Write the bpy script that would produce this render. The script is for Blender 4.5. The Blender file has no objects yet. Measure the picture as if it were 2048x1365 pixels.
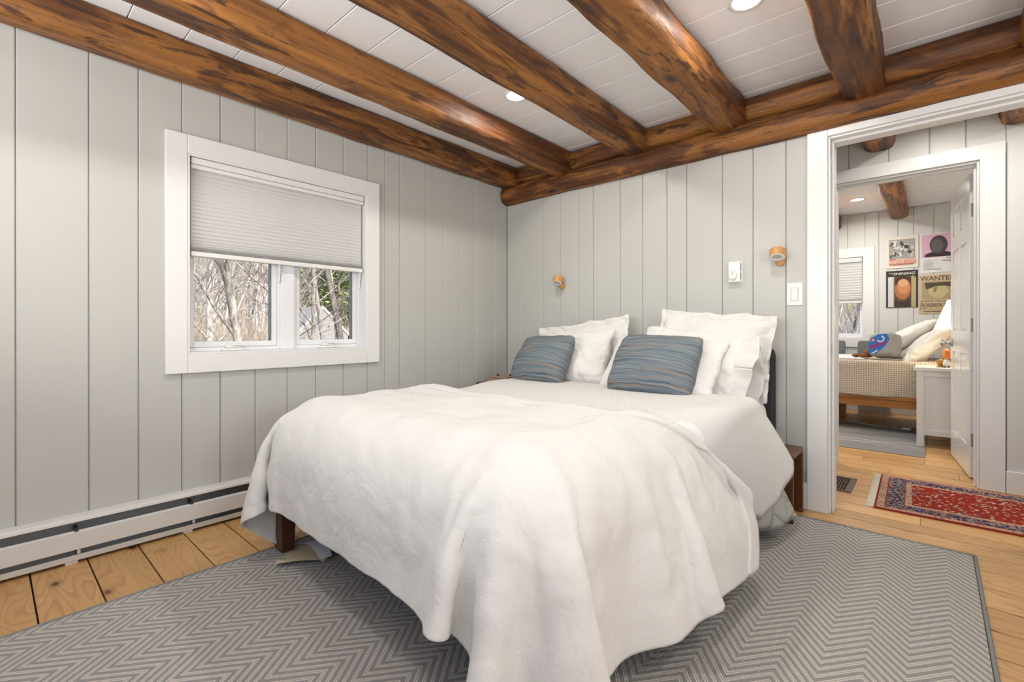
import bpy, bmesh, math, random, zlib, base64
import numpy as np
from mathutils import Vector, Matrix, noise

# ---------------------------------------------------------------- camera, world, lights, exposure
SC = bpy.context.scene
COL = SC.collection
FPX = 942.6
YAW = math.atan(843 / FPX)
cam_data = bpy.data.cameras.new('camera')
cam_data.sensor_width = 36
cam_data.lens = 36 * FPX / 2048
cam_data.shift_y = (659 - 682.5) / 2048
cam_data.clip_start = 0.02
cam_data.clip_end = 400
cam = bpy.data.objects.new('camera', cam_data)
COL.objects.link(cam)
cam.location = (2.79, -3.055, 1.0)
cam.rotation_euler = (math.pi / 2, 0, YAW)
SC.camera = cam

world = bpy.data.worlds.new('world')
SC.world = world
world.use_nodes = True
wn = world.node_tree
sky = wn.nodes.new('ShaderNodeTexSky')
sky.sky_type = 'NISHITA'
sky.sun_disc = False
sky.sun_elevation = math.radians(48)
sky.sun_rotation = math.radians(100)
sky.air_density = 1.0
sky.dust_density = 2.0
wn.links.new(sky.outputs[0], wn.nodes['Background'].inputs[0])
wn.nodes['Background'].inputs[1].default_value = 0.42

sun_d = bpy.data.lights.new('sun', 'SUN')
sun_d.energy = 8.0
sun_d.angle = math.radians(0.6)
sun_d.color = (1.0, 0.94, 0.84)
sun = bpy.data.objects.new('sun', sun_d)
COL.objects.link(sun)
sun.rotation_euler = Vector((-0.78, -0.06, -0.62)).to_track_quat('-Z', 'Y').to_euler()

def area_light(name, loc, direction, sx, sy, power, color):
    d = bpy.data.lights.new(name, 'AREA')
    d.shape = 'RECTANGLE'; d.size = sx; d.size_y = sy
    d.energy = power; d.color = color
    o = bpy.data.objects.new(name, d); COL.objects.link(o)
    o.location = loc
    o.rotation_euler = Vector(direction).to_track_quat('-Z', 'Z').to_euler()
    return o
# added fill lamps behind made-up, unseen windows; portals mark the real windows
area_light('added_fill_near', (1.55, -4.46, 1.40), (0, 0.5, 1.0), 2.3, 1.2, 104, (0.965, 0.98, 1.0))  # added fill, tilted up to brighten the ceiling
area_light('added_fill_near', (3.35, -4.46, 1.40), (0, 0.5, 1.0), 1.1, 1.2, 48, (0.965, 0.98, 1.0))
area_light('added_fill_right', (4.46, -2.4, 1.40), (-0.6, 0, 1.0), 1.4, 1.2, 62, (0.965, 0.98, 1.0))
for nm, lc, dr, sx, sy in (('portal_bed_window', (-0.20, -1.88, 1.14), (1, 0, 0), 1.0, 0.5), ('portal_far_window', (1.66, 4.30, 1.13), (0, -1, 0), 1.0, 0.45)):
    pl = area_light(nm, lc, dr, sx, sy, 1, (1, 1, 1))
    pl.data.cycles.is_portal = True
area_light('added_fill_side', (0.35, 2.6, 1.4), (1, 0, 0), 1.2, 1.2, 17, (1.0, 0.98, 0.95))  # extra fill lamp added for the far bedroom

vs = SC.view_settings
vs.view_transform = 'Standard'
vs.look = 'None'
vs.gamma = 1.0
vs.use_curve_mapping = False
vs.exposure = -0.08
cy = SC.cycles
cy.max_bounces = 6; cy.diffuse_bounces = 3; cy.glossy_bounces = 2; cy.transmission_bounces = 3; cy.transparent_max_bounces = 8
cy.adaptive_threshold = 0.02; cy.caustics_reflective = False; cy.caustics_refractive = False

# ---------------------------------------------------------------- helpers
random.seed(7)
RND = random.Random(11)

def tag(o, label=None, cat=None, group=None, kind=None):
    if label: o['label'] = label
    if cat: o['category'] = cat
    if group: o['group'] = group
    if kind: o['kind'] = kind
    return o

def root_of(p):
    while p.parent is not None:
        p = p.parent
    return p

def thing(name, label, cat, loc=(0, 0, 0), group=None, kind=None, rotz=0.0):
    o = bpy.data.objects.new(name, None)
    o.empty_display_size = 0.1
    COL.objects.link(o)
    o.location = loc
    o.rotation_euler = (0, 0, rotz)
    tag(o, label, cat, group, kind)
    return o

def mesh_of(name, V, F, smooth=False):
    me = bpy.data.meshes.new(name)
    me.from_pydata([tuple(v) for v in V], [], F)
    if smooth:
        me.polygons.foreach_set('use_smooth', [True] * len(me.polygons))
    me.update()
    return me

def obj(name, VF, m, parent=None, smooth=False, bevel=0.0, local=False, subsurf=0, seg=2):
    """one mesh object. World coordinates unless local; the offset of the (unrotated) root is removed."""
    V, F = VF
    if parent is not None and not local:
        L = Vector(root_of(parent).location)
        V = [(v[0] - L.x, v[1] - L.y, v[2] - L.z) for v in V]
    me = mesh_of(name, V, F, smooth)
    if m is not None:
        me.materials.append(m)
    o = bpy.data.objects.new(name, me)
    COL.objects.link(o)
    if parent is not None:
        o.parent = parent
    if bevel:
        b = o.modifiers.new('bevel', 'BEVEL'); b.width = bevel; b.segments = seg; b.limit_method = 'ANGLE'
        b.harden_normals = False
    if subsurf:
        s = o.modifiers.new('sub', 'SUBSURF'); s.levels = subsurf; s.render_levels = subsurf
    return o

def cobj(name, me, parent, loc=(0, 0, 0), rot=(0, 0, 0)):
    """an object sharing mesh data"""
    o = bpy.data.objects.new(name, me)
    COL.objects.link(o)
    o.parent = parent
    o.location = loc; o.rotation_euler = rot
    return o

def copy_tree(o, parent=None):
    c = o.copy(); COL.objects.link(c); c.parent = parent
    for ch in list(o.children):
        copy_tree(ch, c)
    return c

BF = [(0, 3, 2, 1), (4, 5, 6, 7), (0, 1, 5, 4), (1, 2, 6, 5), (2, 3, 7, 6), (3, 0, 4, 7)]
def box(x0, x1, y0, y1, z0, z1):
    return ([(x0, y0, z0), (x1, y0, z0), (x1, y1, z0), (x0, y1, z0), (x0, y0, z1), (x1, y0, z1), (x1, y1, z1), (x0, y1, z1)], list(BF))

def join(*parts):
    V, F = [], []
    for v, f in parts:
        n = len(V)
        V += list(v)
        F += [tuple(i + n for i in q) for q in f]
    return V, F

def xform(VF, M):
    return [tuple(M @ Vector(v)) for v in VF[0]], VF[1]

def prism(poly, axis, a, b):
    """extrude a 2-D polygon along an axis; poly is CCW in the other two axes taken cyclically"""
    n = len(poly); V = []
    for t in (a, b):
        for p, q in poly:
            V.append((t, p, q) if axis == 0 else ((q, t, p) if axis == 1 else (p, q, t)))
    F = [tuple(reversed(range(n))), tuple(range(n, 2 * n))]
    F += [(i, (i + 1) % n, n + (i + 1) % n, n + i) for i in range(n)]
    return V, F

def lathe(prof, seg=24, c=(0, 0, 0), cap=True):
    V, F = [], []
    for r, z in prof:
        for k in range(seg):
            t = 2 * math.pi * k / seg
            V.append((c[0] + r * math.cos(t), c[1] + r * math.sin(t), c[2] + z))
    for j in range(len(prof) - 1):
        for k in range(seg):
            k2 = (k + 1) % seg
            F.append((j * seg + k, j * seg + k2, (j + 1) * seg + k2, (j + 1) * seg + k))
    if cap:
        F.append(tuple(reversed(range(seg))))
        n = (len(prof) - 1) * seg
        F.append(tuple(range(n, n + seg)))
    return V, F

def tube(pts, radii, sides=6, cap=True):
    V, F = [], []
    P = [Vector(p) for p in pts]
    if not hasattr(radii, '__len__'):
        radii = [radii] * len(P)
    prev = None
    for i, p in enumerate(P):
        d = (P[min(i + 1, len(P) - 1)] - P[max(i - 1, 0)]).normalized()
        ref = prev if prev is not None else (Vector((0, 0, 1)) if abs(d.z) < 0.9 else Vector((1, 0, 0)))
        u = (ref - d * ref.dot(d)).normalized()
        prev = u
        w = d.cross(u)
        for k in range(sides):
            t = 2 * math.pi * k / sides
            V.append(tuple(p + (u * math.cos(t) + w * math.sin(t)) * radii[i]))
    for i in range(len(P) - 1):
        for k in range(sides):
            k2 = (k + 1) % sides
            F.append((i * sides + k, i * sides + k2, (i + 1) * sides + k2, (i + 1) * sides + k))
    if cap:
        F.append(tuple(reversed(range(sides))))
        n = (len(P) - 1) * sides
        F.append(tuple(range(n, n + sides)))
    return V, F

def grid(nu, nv, fn):
    V = [fn(i / (nu - 1), j / (nv - 1)) for j in range(nv) for i in range(nu)]
    F = [(j * nu + i, j * nu + i + 1, (j + 1) * nu + i + 1, (j + 1) * nu + i) for j in range(nv - 1) for i in range(nu - 1)]
    return V, F

# ---------------------------------------------------------------- materials
class NT:
    def __init__(s, name):
        s.m = bpy.data.materials.new(name)
        s.m.use_nodes = True
        s.t = s.m.node_tree
        s.b = s.t.nodes['Principled BSDF']
        s.out = s.t.nodes['Material Output']
    def n(s, typ, ins=None, **props):
        q = s.t.nodes.new('ShaderNode' + typ)
        for k, v in props.items():
            setattr(q, k, v)
        for k, v in (ins or {}).items():
            s.set(q.inputs[k], v)
        return q
    def set(s, sock, v):
        if isinstance(v, bpy.types.NodeSocket):
            s.t.links.new(v, sock)
        elif isinstance(v, bpy.types.Node):
            s.t.links.new(v.outputs[0], sock)
        else:
            sock.default_value = v
    def obj(s):
        return s.n('TexCoord').outputs['Object']
    def rnd(s):
        return s.n('ObjectInfo').outputs['Random']
    def math(s, op, a, b=None, c=None, clamp=False):
        q = s.n('Math', operation=op, use_clamp=clamp)
        s.set(q.inputs[0], a)
        if b is not None: s.set(q.inputs[1], b)
        if c is not None: s.set(q.inputs[2], c)
        return q.outputs[0]
    def mapping(s, vec, scale=(1, 1, 1), loc=(0, 0, 0), rot=(0, 0, 0)):
        return s.n('Mapping', {'Vector': vec, 'Scale': scale, 'Location': loc, 'Rotation': rot}).outputs[0]
    def noise(s, vec, scale, detail=3, rough=0.55, dist=0.0):
        return s.n('TexNoise', {'Vector': vec, 'Scale': scale, 'Detail': detail, 'Roughness': rough, 'Distortion': dist}).outputs[0]
    def ramp(s, fac, stops, interp='LINEAR'):
        q = s.n('ValToRGB', {'Fac': fac})
        cr = q.color_ramp; cr.interpolation = interp
        while len(cr.elements) < len(stops): cr.elements.new(0.5)
        for e, (p, c) in zip(cr.elements, stops):
            e.position = p; e.color = (c[0], c[1], c[2], 1) if hasattr(c, '__len__') else (c, c, c, 1)
        return q.outputs[0]
    def mix(s, fac, a, b, blend='MIX'):
        q = s.n('Mix', data_type='RGBA', blend_type=blend)
        s.set(q.inputs[0], fac)
        for k, v in ((6, a), (7, b)):
            s.set(q.inputs[k], (v[0], v[1], v[2], 1) if isinstance(v, tuple) else v)
        return q.outputs[2]
    def fin(s, color=None, rough=None, bump=None, strength=0.3, dist=0.01, metal=None, spec=None):
        if color is not None: s.set(s.b.inputs['Base Color'], (color[0], color[1], color[2], 1) if isinstance(color, tuple) else color)
        if rough is not None: s.set(s.b.inputs['Roughness'], rough)
        if metal is not None: s.set(s.b.inputs['Metallic'], metal)
        if spec is not None: s.set(s.b.inputs['Specular IOR Level'], spec)
        if bump is not None:
            q = s.n('Bump', {'Height': bump, 'Strength': strength, 'Distance': dist})
            s.t.links.new(q.outputs[0], s.b.inputs['Normal'])
        return s.m

def paint(name, color, rough=0.45, bump=0.12, var=0.03):
    t = NT(name)
    v = t.obj()
    f = t.noise(t.mapping(v, (1, 1, 0.25)), 9, 4)
    c = t.mix(f, tuple(x * (1 - var) for x in color), tuple(min(1, x * (1 + var)) for x in color))
    b = t.noise(t.mapping(v, (1, 1, 0.12)), 160, 2)
    return t.fin(c, rough, b, bump, 0.002)

def plain(name, color, rough=0.5, metal=0.0, nscale=60, bump=0.1, var=0.05, dist=0.002):
    t = NT(name)
    f = t.noise(t.obj(), nscale, 3)
    c = t.mix(f, tuple(x * (1 - var) for x in color), tuple(min(1, x * (1 + var)) for x in color))
    return t.fin(c, rough, f, bump, dist, metal)

def emissive(name, color, strength):
    t = NT(name)
    t.b.inputs['Base Color'].default_value = (0.9, 0.9, 0.9, 1)
    t.b.inputs['Emission Color'].default_value = (*color, 1)
    t.b.inputs['Emission Strength'].default_value = strength
    return t.m

def log_wood(name, along=1, bright=1.0):
    """rough stained log, grain along one local axis"""
    t = NT(name)
    off = t.n('CombineXYZ', {0: t.math('MULTIPLY', t.rnd(), 31.0), 1: t.math('MULTIPLY', t.rnd(), 17.0), 2: 0.0})
    v = t.n('VectorMath', {0: t.obj(), 1: off.outputs[0]}, operation='ADD').outputs[0]
    def sc(a, l): return tuple(l if i == along else a for i in range(3))
    grain = t.noise(t.mapping(v, sc(26, 1.3)), 1.0, 6, 0.62, 0.6)
    patch = t.noise(t.mapping(v, sc(5.0, 0.9)), 1.0, 4, 0.6, 1.2)
    scar = t.noise(t.mapping(v, sc(15, 2.2)), 1.0, 5, 0.7, 1.5)
    mott = t.noise(t.mapping(v, sc(48, 22)), 1.0, 4, 0.7, 0.4)
    knot = t.n('TexVoronoi', {'Vector': t.mapping(v, sc(4.4, 2.1)), 'Scale': 1.0}).outputs['Distance']
    B = bright
    base = t.ramp(grain, [(0.30, (0.026 * B, 0.009 * B, 0.003 * B)), (0.50, (0.095 * B, 0.033 * B, 0.009 * B)), (0.74, (0.20 * B, 0.070 * B, 0.014 * B))])
    gold = t.ramp(grain, [(0.25, (0.10 * B, 0.036 * B, 0.009 * B)), (0.75, (0.37 * B, 0.150 * B, 0.032 * B))])
    c = t.mix(t.ramp(patch, [(0.48, 0.0), (0.54, 1.0)]), base, gold)
    c = t.mix(t.ramp(scar, [(0.56, 0.0), (0.62, 0.85)]), c, (0.030 * B, 0.012 * B, 0.006 * B))
    c = t.mix(t.ramp(mott, [(0.58, 0.0), (0.72, 0.55)]), c, (0.045 * B, 0.018 * B, 0.008 * B))
    kf = t.ramp(knot, [(0.05, 1.0), (0.10, 0.35), (0.16, 0.0)])
    c = t.mix(kf, c, (0.028, 0.011, 0.006))
    h = t.math('ADD', t.math('MULTIPLY', grain, 0.6), t.math('MULTIPLY', scar, -0.7))
    h = t.math('ADD', h, t.math('MULTIPLY', mott, 0.3))
    r = t.ramp(mott, [(0.3, 0.42), (0.7, 0.62)])
    return t.fin(c, r, h, 0.55, 0.012, spec=0.4)

def plank_wood(name, tone=1.0):
    """varnished pine planks, grain along local x"""
    t = NT(name)
    rn = t.rnd()
    off = t.n('CombineXYZ', {0: t.math('MULTIPLY', rn, 53.0), 1: t.math('MULTIPLY', rn, 13.0), 2: t.math('MULTIPLY', rn, 7.0)})
    v = t.n('VectorMath', {0: t.obj(), 1: off.outputs[0]}, operation='ADD').outputs[0]
    big = t.noise(t.mapping(v, (1.3, 7.5, 1)), 1.0, 1, 0.4, 0.5)
    rings = t.math('FRACT', t.math('MULTIPLY', big, 20.0))
    line = t.ramp(rings, [(0.0, 0.0), (0.55, 0.15), (0.86, 1.0), (1.0, 0.0)])
    fine = t.noise(t.mapping(v, (3, 90, 3)), 1.0, 4, 0.6)
    knot = t.n('TexVoronoi', {'Vector': t.mapping(v, (3.2, 6.0, 1)), 'Scale': 1.0}).outputs['Distance']
    T = tone
    c = t.mix(fine, (0.50 * T, 0.270 * T, 0.098 * T), (0.66 * T, 0.405 * T, 0.175 * T))
    c = t.mix(t.math('MULTIPLY', line, 0.52), c, (0.34 * T, 0.150 * T, 0.042 * T))
    tint = t.mix(rn, (0.86, 0.84, 0.80), (1.08, 1.10, 1.12))
    c = t.mix(1.0, c, tint, 'MULTIPLY')
    c = t.mix(t.ramp(knot, [(0.05, 1.0), (0.085, 0.35), (0.17, 0.0)]), c, (0.12, 0.042, 0.014))
    return t.fin(c, 0.34, fine, 0.06, 0.002, spec=0.45)

def furn_wood(name, a, b, along=0, rough=0.4):
    t = NT(name)
    v = t.obj()
    sc = tuple(2.0 if i == along else 34 for i in range(3))
    f = t.noise(t.mapping(v, sc), 1.0, 5, 0.6, 0.5)
    return t.fin(t.mix(f, a, b), rough, f, 0.08, 0.002)

def linen(name, color, wr=0.35, weave=1.0, dist=0.008):
    t = NT(name)
    v = t.obj()
    w1 = t.noise(t.mapping(v, (1, 1, 1)), 9, 5, 0.6, 1.4)
    w2 = t.noise(v, 38, 4, 0.65, 0.8)
    th = t.noise(v, 420, 2)
    h = t.math('ADD', t.math('MULTIPLY', w1, 0.9), t.math('MULTIPLY', w2, 0.20))
    h = t.math('ADD', h, t.math('MULTIPLY', th, 0.08 * weave))
    c = t.mix(w2, tuple(x * 0.97 for x in color), color)
    t.b.inputs['Sheen Weight'].default_value = 0.15
    return t.fin(c, 0.9, h, wr, dist, spec=0.2)

M = {}
M['wall'] = paint('wall_paint', (0.515, 0.508, 0.474), 0.42, 0.10, 0.015)
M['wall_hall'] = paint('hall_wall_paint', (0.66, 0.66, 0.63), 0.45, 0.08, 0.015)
M['wall_back'] = plain('wall_groove_paint', (0.50, 0.50, 0.47), 0.6)
M['trim'] = paint('trim_paint', (0.80, 0.79, 0.775), 0.32, 0.06, 0.01)
M['ceil'] = paint('ceiling_paint', (0.90, 0.90, 0.91), 0.5, 0.12, 0.02)
M['plastic'] = plain('white_plastic', (0.82, 0.81, 0.78), 0.35, 0, 90, 0.03, 0.01)
M['vinyl'] = plain('window_vinyl', (0.84, 0.84, 0.85), 0.3, 0, 90, 0.03, 0.01)
M['gap'] = plain('dark_gap', (0.035, 0.03, 0.026), 0.8)
M['log'] = log_wood('log_wood', 1, 1.12)
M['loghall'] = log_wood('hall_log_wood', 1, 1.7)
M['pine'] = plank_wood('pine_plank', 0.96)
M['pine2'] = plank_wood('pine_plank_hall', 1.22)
M['heater'] = plain('heater_enamel', (0.66, 0.64, 0.60), 0.35, 0, 70, 0.03, 0.02)
M['heater_dark'] = plain('heater_inside', (0.30, 0.295, 0.29), 0.45, 0.3)
M['grey_light'] = plain('pale_grey_plastic', (0.55, 0.54, 0.52), 0.4)
M['fin'] = plain('aluminium_fin', (0.35, 0.35, 0.36), 0.35, 0.9)
M['steel'] = plain('brushed_nickel', (0.45, 0.44, 0.42), 0.35, 1.0)
M['chrome'] = plain('polished_nickel', (0.62, 0.61, 0.60), 0.15, 1.0)
M['white_linen'] = linen('white_linen', (0.74, 0.71, 0.67), 0.50, 1.0, 0.011)
M['cotton'] = linen('white_cotton_duvet', (0.685, 0.655, 0.615), 0.55, 1.0, 0.012)
M['sheet'] = linen('white_sheet', (0.78, 0.765, 0.74), 0.18)
M['headboard'] = plain('charcoal_upholstery', (0.042, 0.042, 0.042), 0.9, 0, 300, 0.5, 0.25, 0.003)
M['walnut'] = furn_wood('walnut_frame', (0.055, 0.018, 0.008), (0.13, 0.045, 0.018), 2)
M['stool'] = furn_wood('stained_stool_wood', (0.075, 0.022, 0.007), (0.165, 0.056, 0.018), 1)
M['oak'] = furn_wood('amber_bed_wood', (0.34, 0.125, 0.022), (0.50, 0.21, 0.045), 0)
M['sconce'] = furn_wood('sconce_wood', (0.50, 0.235, 0.07), (0.68, 0.37, 0.13), 2)
M['grey'] = plain('grey_fabric', (0.16, 0.165, 0.17), 0.9, 0, 260, 0.4, 0.2, 0.002)
M['light'] = emissive('lamp_lens', (1.0, 0.96, 0.90), 14.0)
M['cord'] = plain('white_cord', (0.7, 0.7, 0.7), 0.5)
M['amber'] = plain('amber_ceramic', (0.42, 0.20, 0.03), 0.3, 0, 20, 0.1, 0.2)
M['orange'] = plain('orange_glaze', (0.80, 0.26, 0.06), 0.35)
M['plush'] = plain('brown_plush', (0.22, 0.09, 0.025), 0.95, 0, 220, 0.8, 0.3, 0.004)
M['paper'] = plain('cream_paper', (0.66, 0.55, 0.36), 0.8)
M['paper_white'] = plain('white_paper', (0.80, 0.80, 0.80), 0.7)
M['iron'] = plain('bronze_grille', (0.13, 0.085, 0.065), 0.45, 0.6)

def glass_mat():
    t = NT('window_glass')
    tr = t.n('BsdfTransparent'); gl = t.n('BsdfGlossy', {'Roughness': 0.02})
    fr = t.n('Fresnel', {'IOR': 1.35})
    mx = t.n('MixShader', {0: t.math('MULTIPLY', fr, 0.6), 1: tr.outputs[0], 2: gl.outputs[0]})
    t.t.links.new(mx.outputs[0], t.out.inputs[0])
    return t.m
M['glass'] = glass_mat()

def shade_mat(name, color, transl, emit=0.0):
    t = NT(name)
    f = t.noise(t.obj(), 300, 2)
    d = t.n('BsdfDiffuse', {'Color': (*color, 1)})
    tr = t.n('BsdfTranslucent', {'Color': (*color, 1)})
    mx = t.n('MixShader', {0: transl, 1: d.outputs[0], 2: tr.outputs[0]})
    t.t.links.new(mx.outputs[0], t.out.inputs[0])
    return t.m
M['shade'] = shade_mat('cellular_shade_fabric', (0.80, 0.79, 0.78), 0.25)
M['lampshade'] = shade_mat('lampshade_fabric', (0.92, 0.86, 0.72), 0.55)
# ================================================================ the setting
CZ = 2.37                                   # ceiling of the bedroom and the hall
CZ2 = 2.42                                  # ceiling of the far bedroom

def struct(name, VF, m, bevel=0.0):
    o = obj(name, VF, m, bevel=bevel)
    o['kind'] = 'structure'
    return o

def board_mesh(name, w, h, m, th=0.012, ch=0.004, gap=0.0016):
    """upright board: local x = width (0..w), front faces -y at y=0, z from 0 to h; chamfered long edges"""
    a, b = gap / 2, w - gap / 2
    poly = [(a, ch * 1.2), (a + ch, 0), (b - ch, 0), (b, ch * 1.2), (b, th), (a, th)]
    V, F = prism([(p, q) for p, q in poly], 2, 0, h)
    me = mesh_of(name, V, F)
    me.materials.append(m)
    return me

# ---- left wall (x = 0), window opening y -2.381..-1.381, z 0.872..1.882
WY0, WY1, WZ0, WZ1 = -2.381, -1.381, 0.872, 1.882
wl = struct('wall_left', join(box(-0.16, -0.012, -4.42, WY0, 0, CZ), box(-0.16, -0.012, WY1, 0.12, 0, CZ),
                              box(-0.16, -0.012, WY0, WY1, 0, WZ0), box(-0.16, -0.012, WY0, WY1, WZ1, CZ)), M['wall_back'])
GL = [-0.0015, -0.159, -0.377, -0.552, -0.720, -0.891, -1.118, -1.235, -1.369, -1.539, -1.718, -1.887, -2.060, -2.231, -2.401, -2.573, -2.748, -2.972]
while GL[-1] > -4.2:
    GL.append(GL[-1] - RND.choice((0.172, 0.175, 0.22)))
def left_board(y0, y1, z0, z1):
    me = board_mesh('board', y1 - y0, z1 - z0, M['wall'])
    cobj('board', me, wl, (0, y0, z0), (0, 0, math.pi / 2))
for a, b in zip(GL[1:], GL[:-1]):
    if b > WY0 + 0.001 and a < WY1 - 0.001:
        left_board(a, b, 0.0, WZ0 - 0.004)
        left_board(a, b, WZ1 + 0.004, CZ - 0.002)
    else:
        left_board(a, b, 0.0, CZ - 0.002)

# ---- back wall (y = 0) with the doorway x 2.363..3.17, z 0..2.045
DX0, DX1, DZ = 2.363, 3.165, 2.045
wb = struct('wall_back', join(box(-0.16, DX0, 0.012, 0.108, 0, CZ), box(DX1, 5.2, 0.012, 0.108, 0, CZ), box(DX0, DX1, 0.012, 0.108, DZ, CZ)), M['wall_back'])
GB = [0.0015, 0.167, 0.397, 0.571, 0.747, 0.877, 1.104, 1.278, 1.453, 1.587, 1.811, 1.986, 2.160, DX0 - 0.002]
for a, b in zip(GB[:-1], GB[1:]):
    cobj('board', board_mesh('board', b - a, 2.2, M['wall']), wb, (a, 0, 0))
x = DX1 + 0.002
while x < 4.3:
    cobj('board', board_mesh('board', 0.175, 2.2, M['wall']), wb, (x, 0, 0)); x += 0.175
# hall side of the same wall
obj('hall_side', join(box(1.0, DX0, 0.108, 0.12, 0, CZ), box(DX1, 5.2, 0.108, 0.12, 0, CZ), box(DX0, DX1, 0.108, 0.12, DZ, CZ)), M['wall_hall'], wb)

# ---- right and near walls with openings added for the fill lamps, out of view
RX, NY = 4.30, -4.30
struct('wall_right', join(box(RX, RX + 0.12, NY - 0.12, -3.1, 0, CZ), box(RX, RX + 0.12, -1.7, 0.012, 0, CZ),
                          box(RX, RX + 0.12, -3.1, -1.7, 0, 0.8), box(RX, RX + 0.12, -3.1, -1.7, 2.0, CZ)), M['wall'])
struct('wall_near', join(box(-0.012, 0.4, NY - 0.12, NY, 0, CZ), box(2.7, 2.8, NY - 0.12, NY, 0, CZ), box(3.9, RX, NY - 0.12, NY, 0, CZ),
                         box(0.4, 3.9, NY - 0.12, NY, 0, 0.8), box(0.4, 3.9, NY - 0.12, NY, 2.0, CZ)), M['wall'])

# added unseen windows around the fill lamps: frame, muntins, pane
def plain_window(name, axis, u0, u1, w0, w1, d):
    t = thing(name, None, None, (u0, d, w0) if axis == 'y' else (d, u0, w0), kind='structure')
    def B(a, b, e0, e1, c0, c1):
        return box(a, b, d + e0, d + e1, c0, c1) if axis == 'y' else box(d + e0, d + e1, a, b, c0, c1)
    um = (u0 + u1) / 2
    for b_ in (B(u0, u0 + 0.05, -0.03, 0.03, w0, w1), B(u1 - 0.05, u1, -0.03, 0.03, w0, w1), B(u0 + 0.05, u1 - 0.05, -0.03, 0.03, w0, w0 + 0.05), B(u0 + 0.05, u1 - 0.05, -0.03, 0.03, w1 - 0.05, w1)):
        obj('frame', b_, M['trim'], t)
    obj('mullion', B(um - 0.03, um + 0.03, -0.025, 0.025, w0 + 0.05, w1 - 0.05), M['trim'], t)
    for a, b in ((u0 + 0.05, um - 0.03), (um + 0.03, u1 - 0.05)):
        obj('pane', B(a, b, -0.002, 0.002, w0 + 0.05, w1 - 0.05), M['glass'], t)
plain_window('added_window_3', 'y', 0.4, 2.7, 0.8, 2.0, NY - 0.06)
plain_window('added_window_4', 'y', 2.8, 3.9, 0.8, 2.0, NY - 0.06)
plain_window('added_window_5', 'x', -3.1, -1.7, 0.8, 2.0, RX + 0.06)
plain_window('added_window_6', 'x', 2.0, 3.2, 0.8, 2.0, 0.34)  # unseen window added along with the far bedroom fill lamp

# ---- floors: pine planks running along x
fl = struct('floor', box(-0.16, 5.2, NY - 0.12, 4.25, -0.12, -0.022), M['gap'])
pitch = 0.1755
def plank(x0, x1, y0, y1, m):
    g = 0.0028
    V, F = box(0, x1 - x0, g, (y1 - y0) - g, -0.022, 0)
    o = obj('plank', (V, F), m, fl, local=True)
    o.location = (x0, y0, 0)
    return o
y = -2.232 - 12 * pitch
k = 0
while y < 0.0:
    y1 = min(y + pitch, 0.0) if y + pitch > -0.02 else y + pitch
    cut = [-0.0, RX]
    if k % 3 == 1: cut.insert(1, 2.52 + 0.1 * (k % 5))
    elif k % 4 == 2: cut.insert(1, 3.3)
    for a, b in zip(cut[:-1], cut[1:]):
        plank(a + 0.001, b - 0.001, max(y, NY), min(y1, 0.0), M['pine'])
    y = y1; k += 1
ys = [0.0, 0.118, 0.262, 0.43, 0.545, 0.715, 0.86, 1.0, 1.13]
while ys[-1] < 4.1:
    ys.append(min(4.1, ys[-1] + RND.choice((0.115, 0.145, 0.17))))
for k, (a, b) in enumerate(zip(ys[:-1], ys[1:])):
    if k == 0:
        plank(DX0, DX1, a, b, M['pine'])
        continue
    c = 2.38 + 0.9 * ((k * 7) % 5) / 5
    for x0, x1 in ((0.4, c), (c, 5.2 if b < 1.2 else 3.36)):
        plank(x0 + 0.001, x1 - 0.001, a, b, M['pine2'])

# ---- ceilings
ce = struct('ceiling', box(-0.16, 5.2, NY - 0.12, 1.23, CZ + 0.016, CZ + 0.12), M['wall_back'])
def ceil_board(x0, x1, y0, w, z, m, parent):
    a, b, ch, th = 0.0015, w - 0.0015, 0.003, 0.016
    poly = [(a, ch), (a + ch, 0), (b - ch, 0), (b, ch), (b, th), (a, th)]
    V, F = prism(poly, 0, x0, x1)
    me = mesh_of('ceiling_board', V, F); me.materials.append(m)
    return cobj('ceiling_board', me, parent, (0, y0, z))
y = -0.112 + 0.2105
while y - 0.2105 > NY:
    w = 0.2105
    ceil_board(0, RX, y - w, w, CZ, M['ceil'], ce)
    y -= w
y = 0.12
while y < 1.09:
    ceil_board(1.0, 5.2, y, 0.198, CZ, M['ceil'], ce); y += 0.198

# ---- hall walls; opening to the far bedroom x 2.24..3.005, z 0..2.06
HX0, HX1, HZ = 2.24, 3.005, 2.062
wh = struct('wall_hall', join(box(0.4, HX0, 1.122, 1.225, 0, CZ2), box(HX1, 5.2, 1.122, 1.225, 0, CZ2), box(HX0, HX1, 1.122, 1.225, HZ, CZ2)), M['wall_back'])
GH = [1.0, 1.17, 1.36, 1.55, 1.73, 1.94, 2.125, 2.332, 2.558, 2.770, 2.944, 3.121, 3.33, 3.52, 3.70, 3.90, 4.1]
for a, b in zip(GH[:-1], GH[1:]):
    if b > HX0 - 0.02 and a < HX1:
        cobj('board', board_mesh('board', b - a, CZ - 2.08 - 0.002, M['wall_hall']), wh, (a, 1.11, 2.08))
    else:
        cobj('board', board_mesh('board', b - a, CZ - 0.002, M['wall_hall']), wh, (a, 1.11, 0))
struct('wall_hall_end', join(box(0.88, 1.0, 0.12, 1.11, 0, CZ), box(5.2, 5.3, 0.108, 1.225, 0, CZ)), M['wall_hall'])

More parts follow.
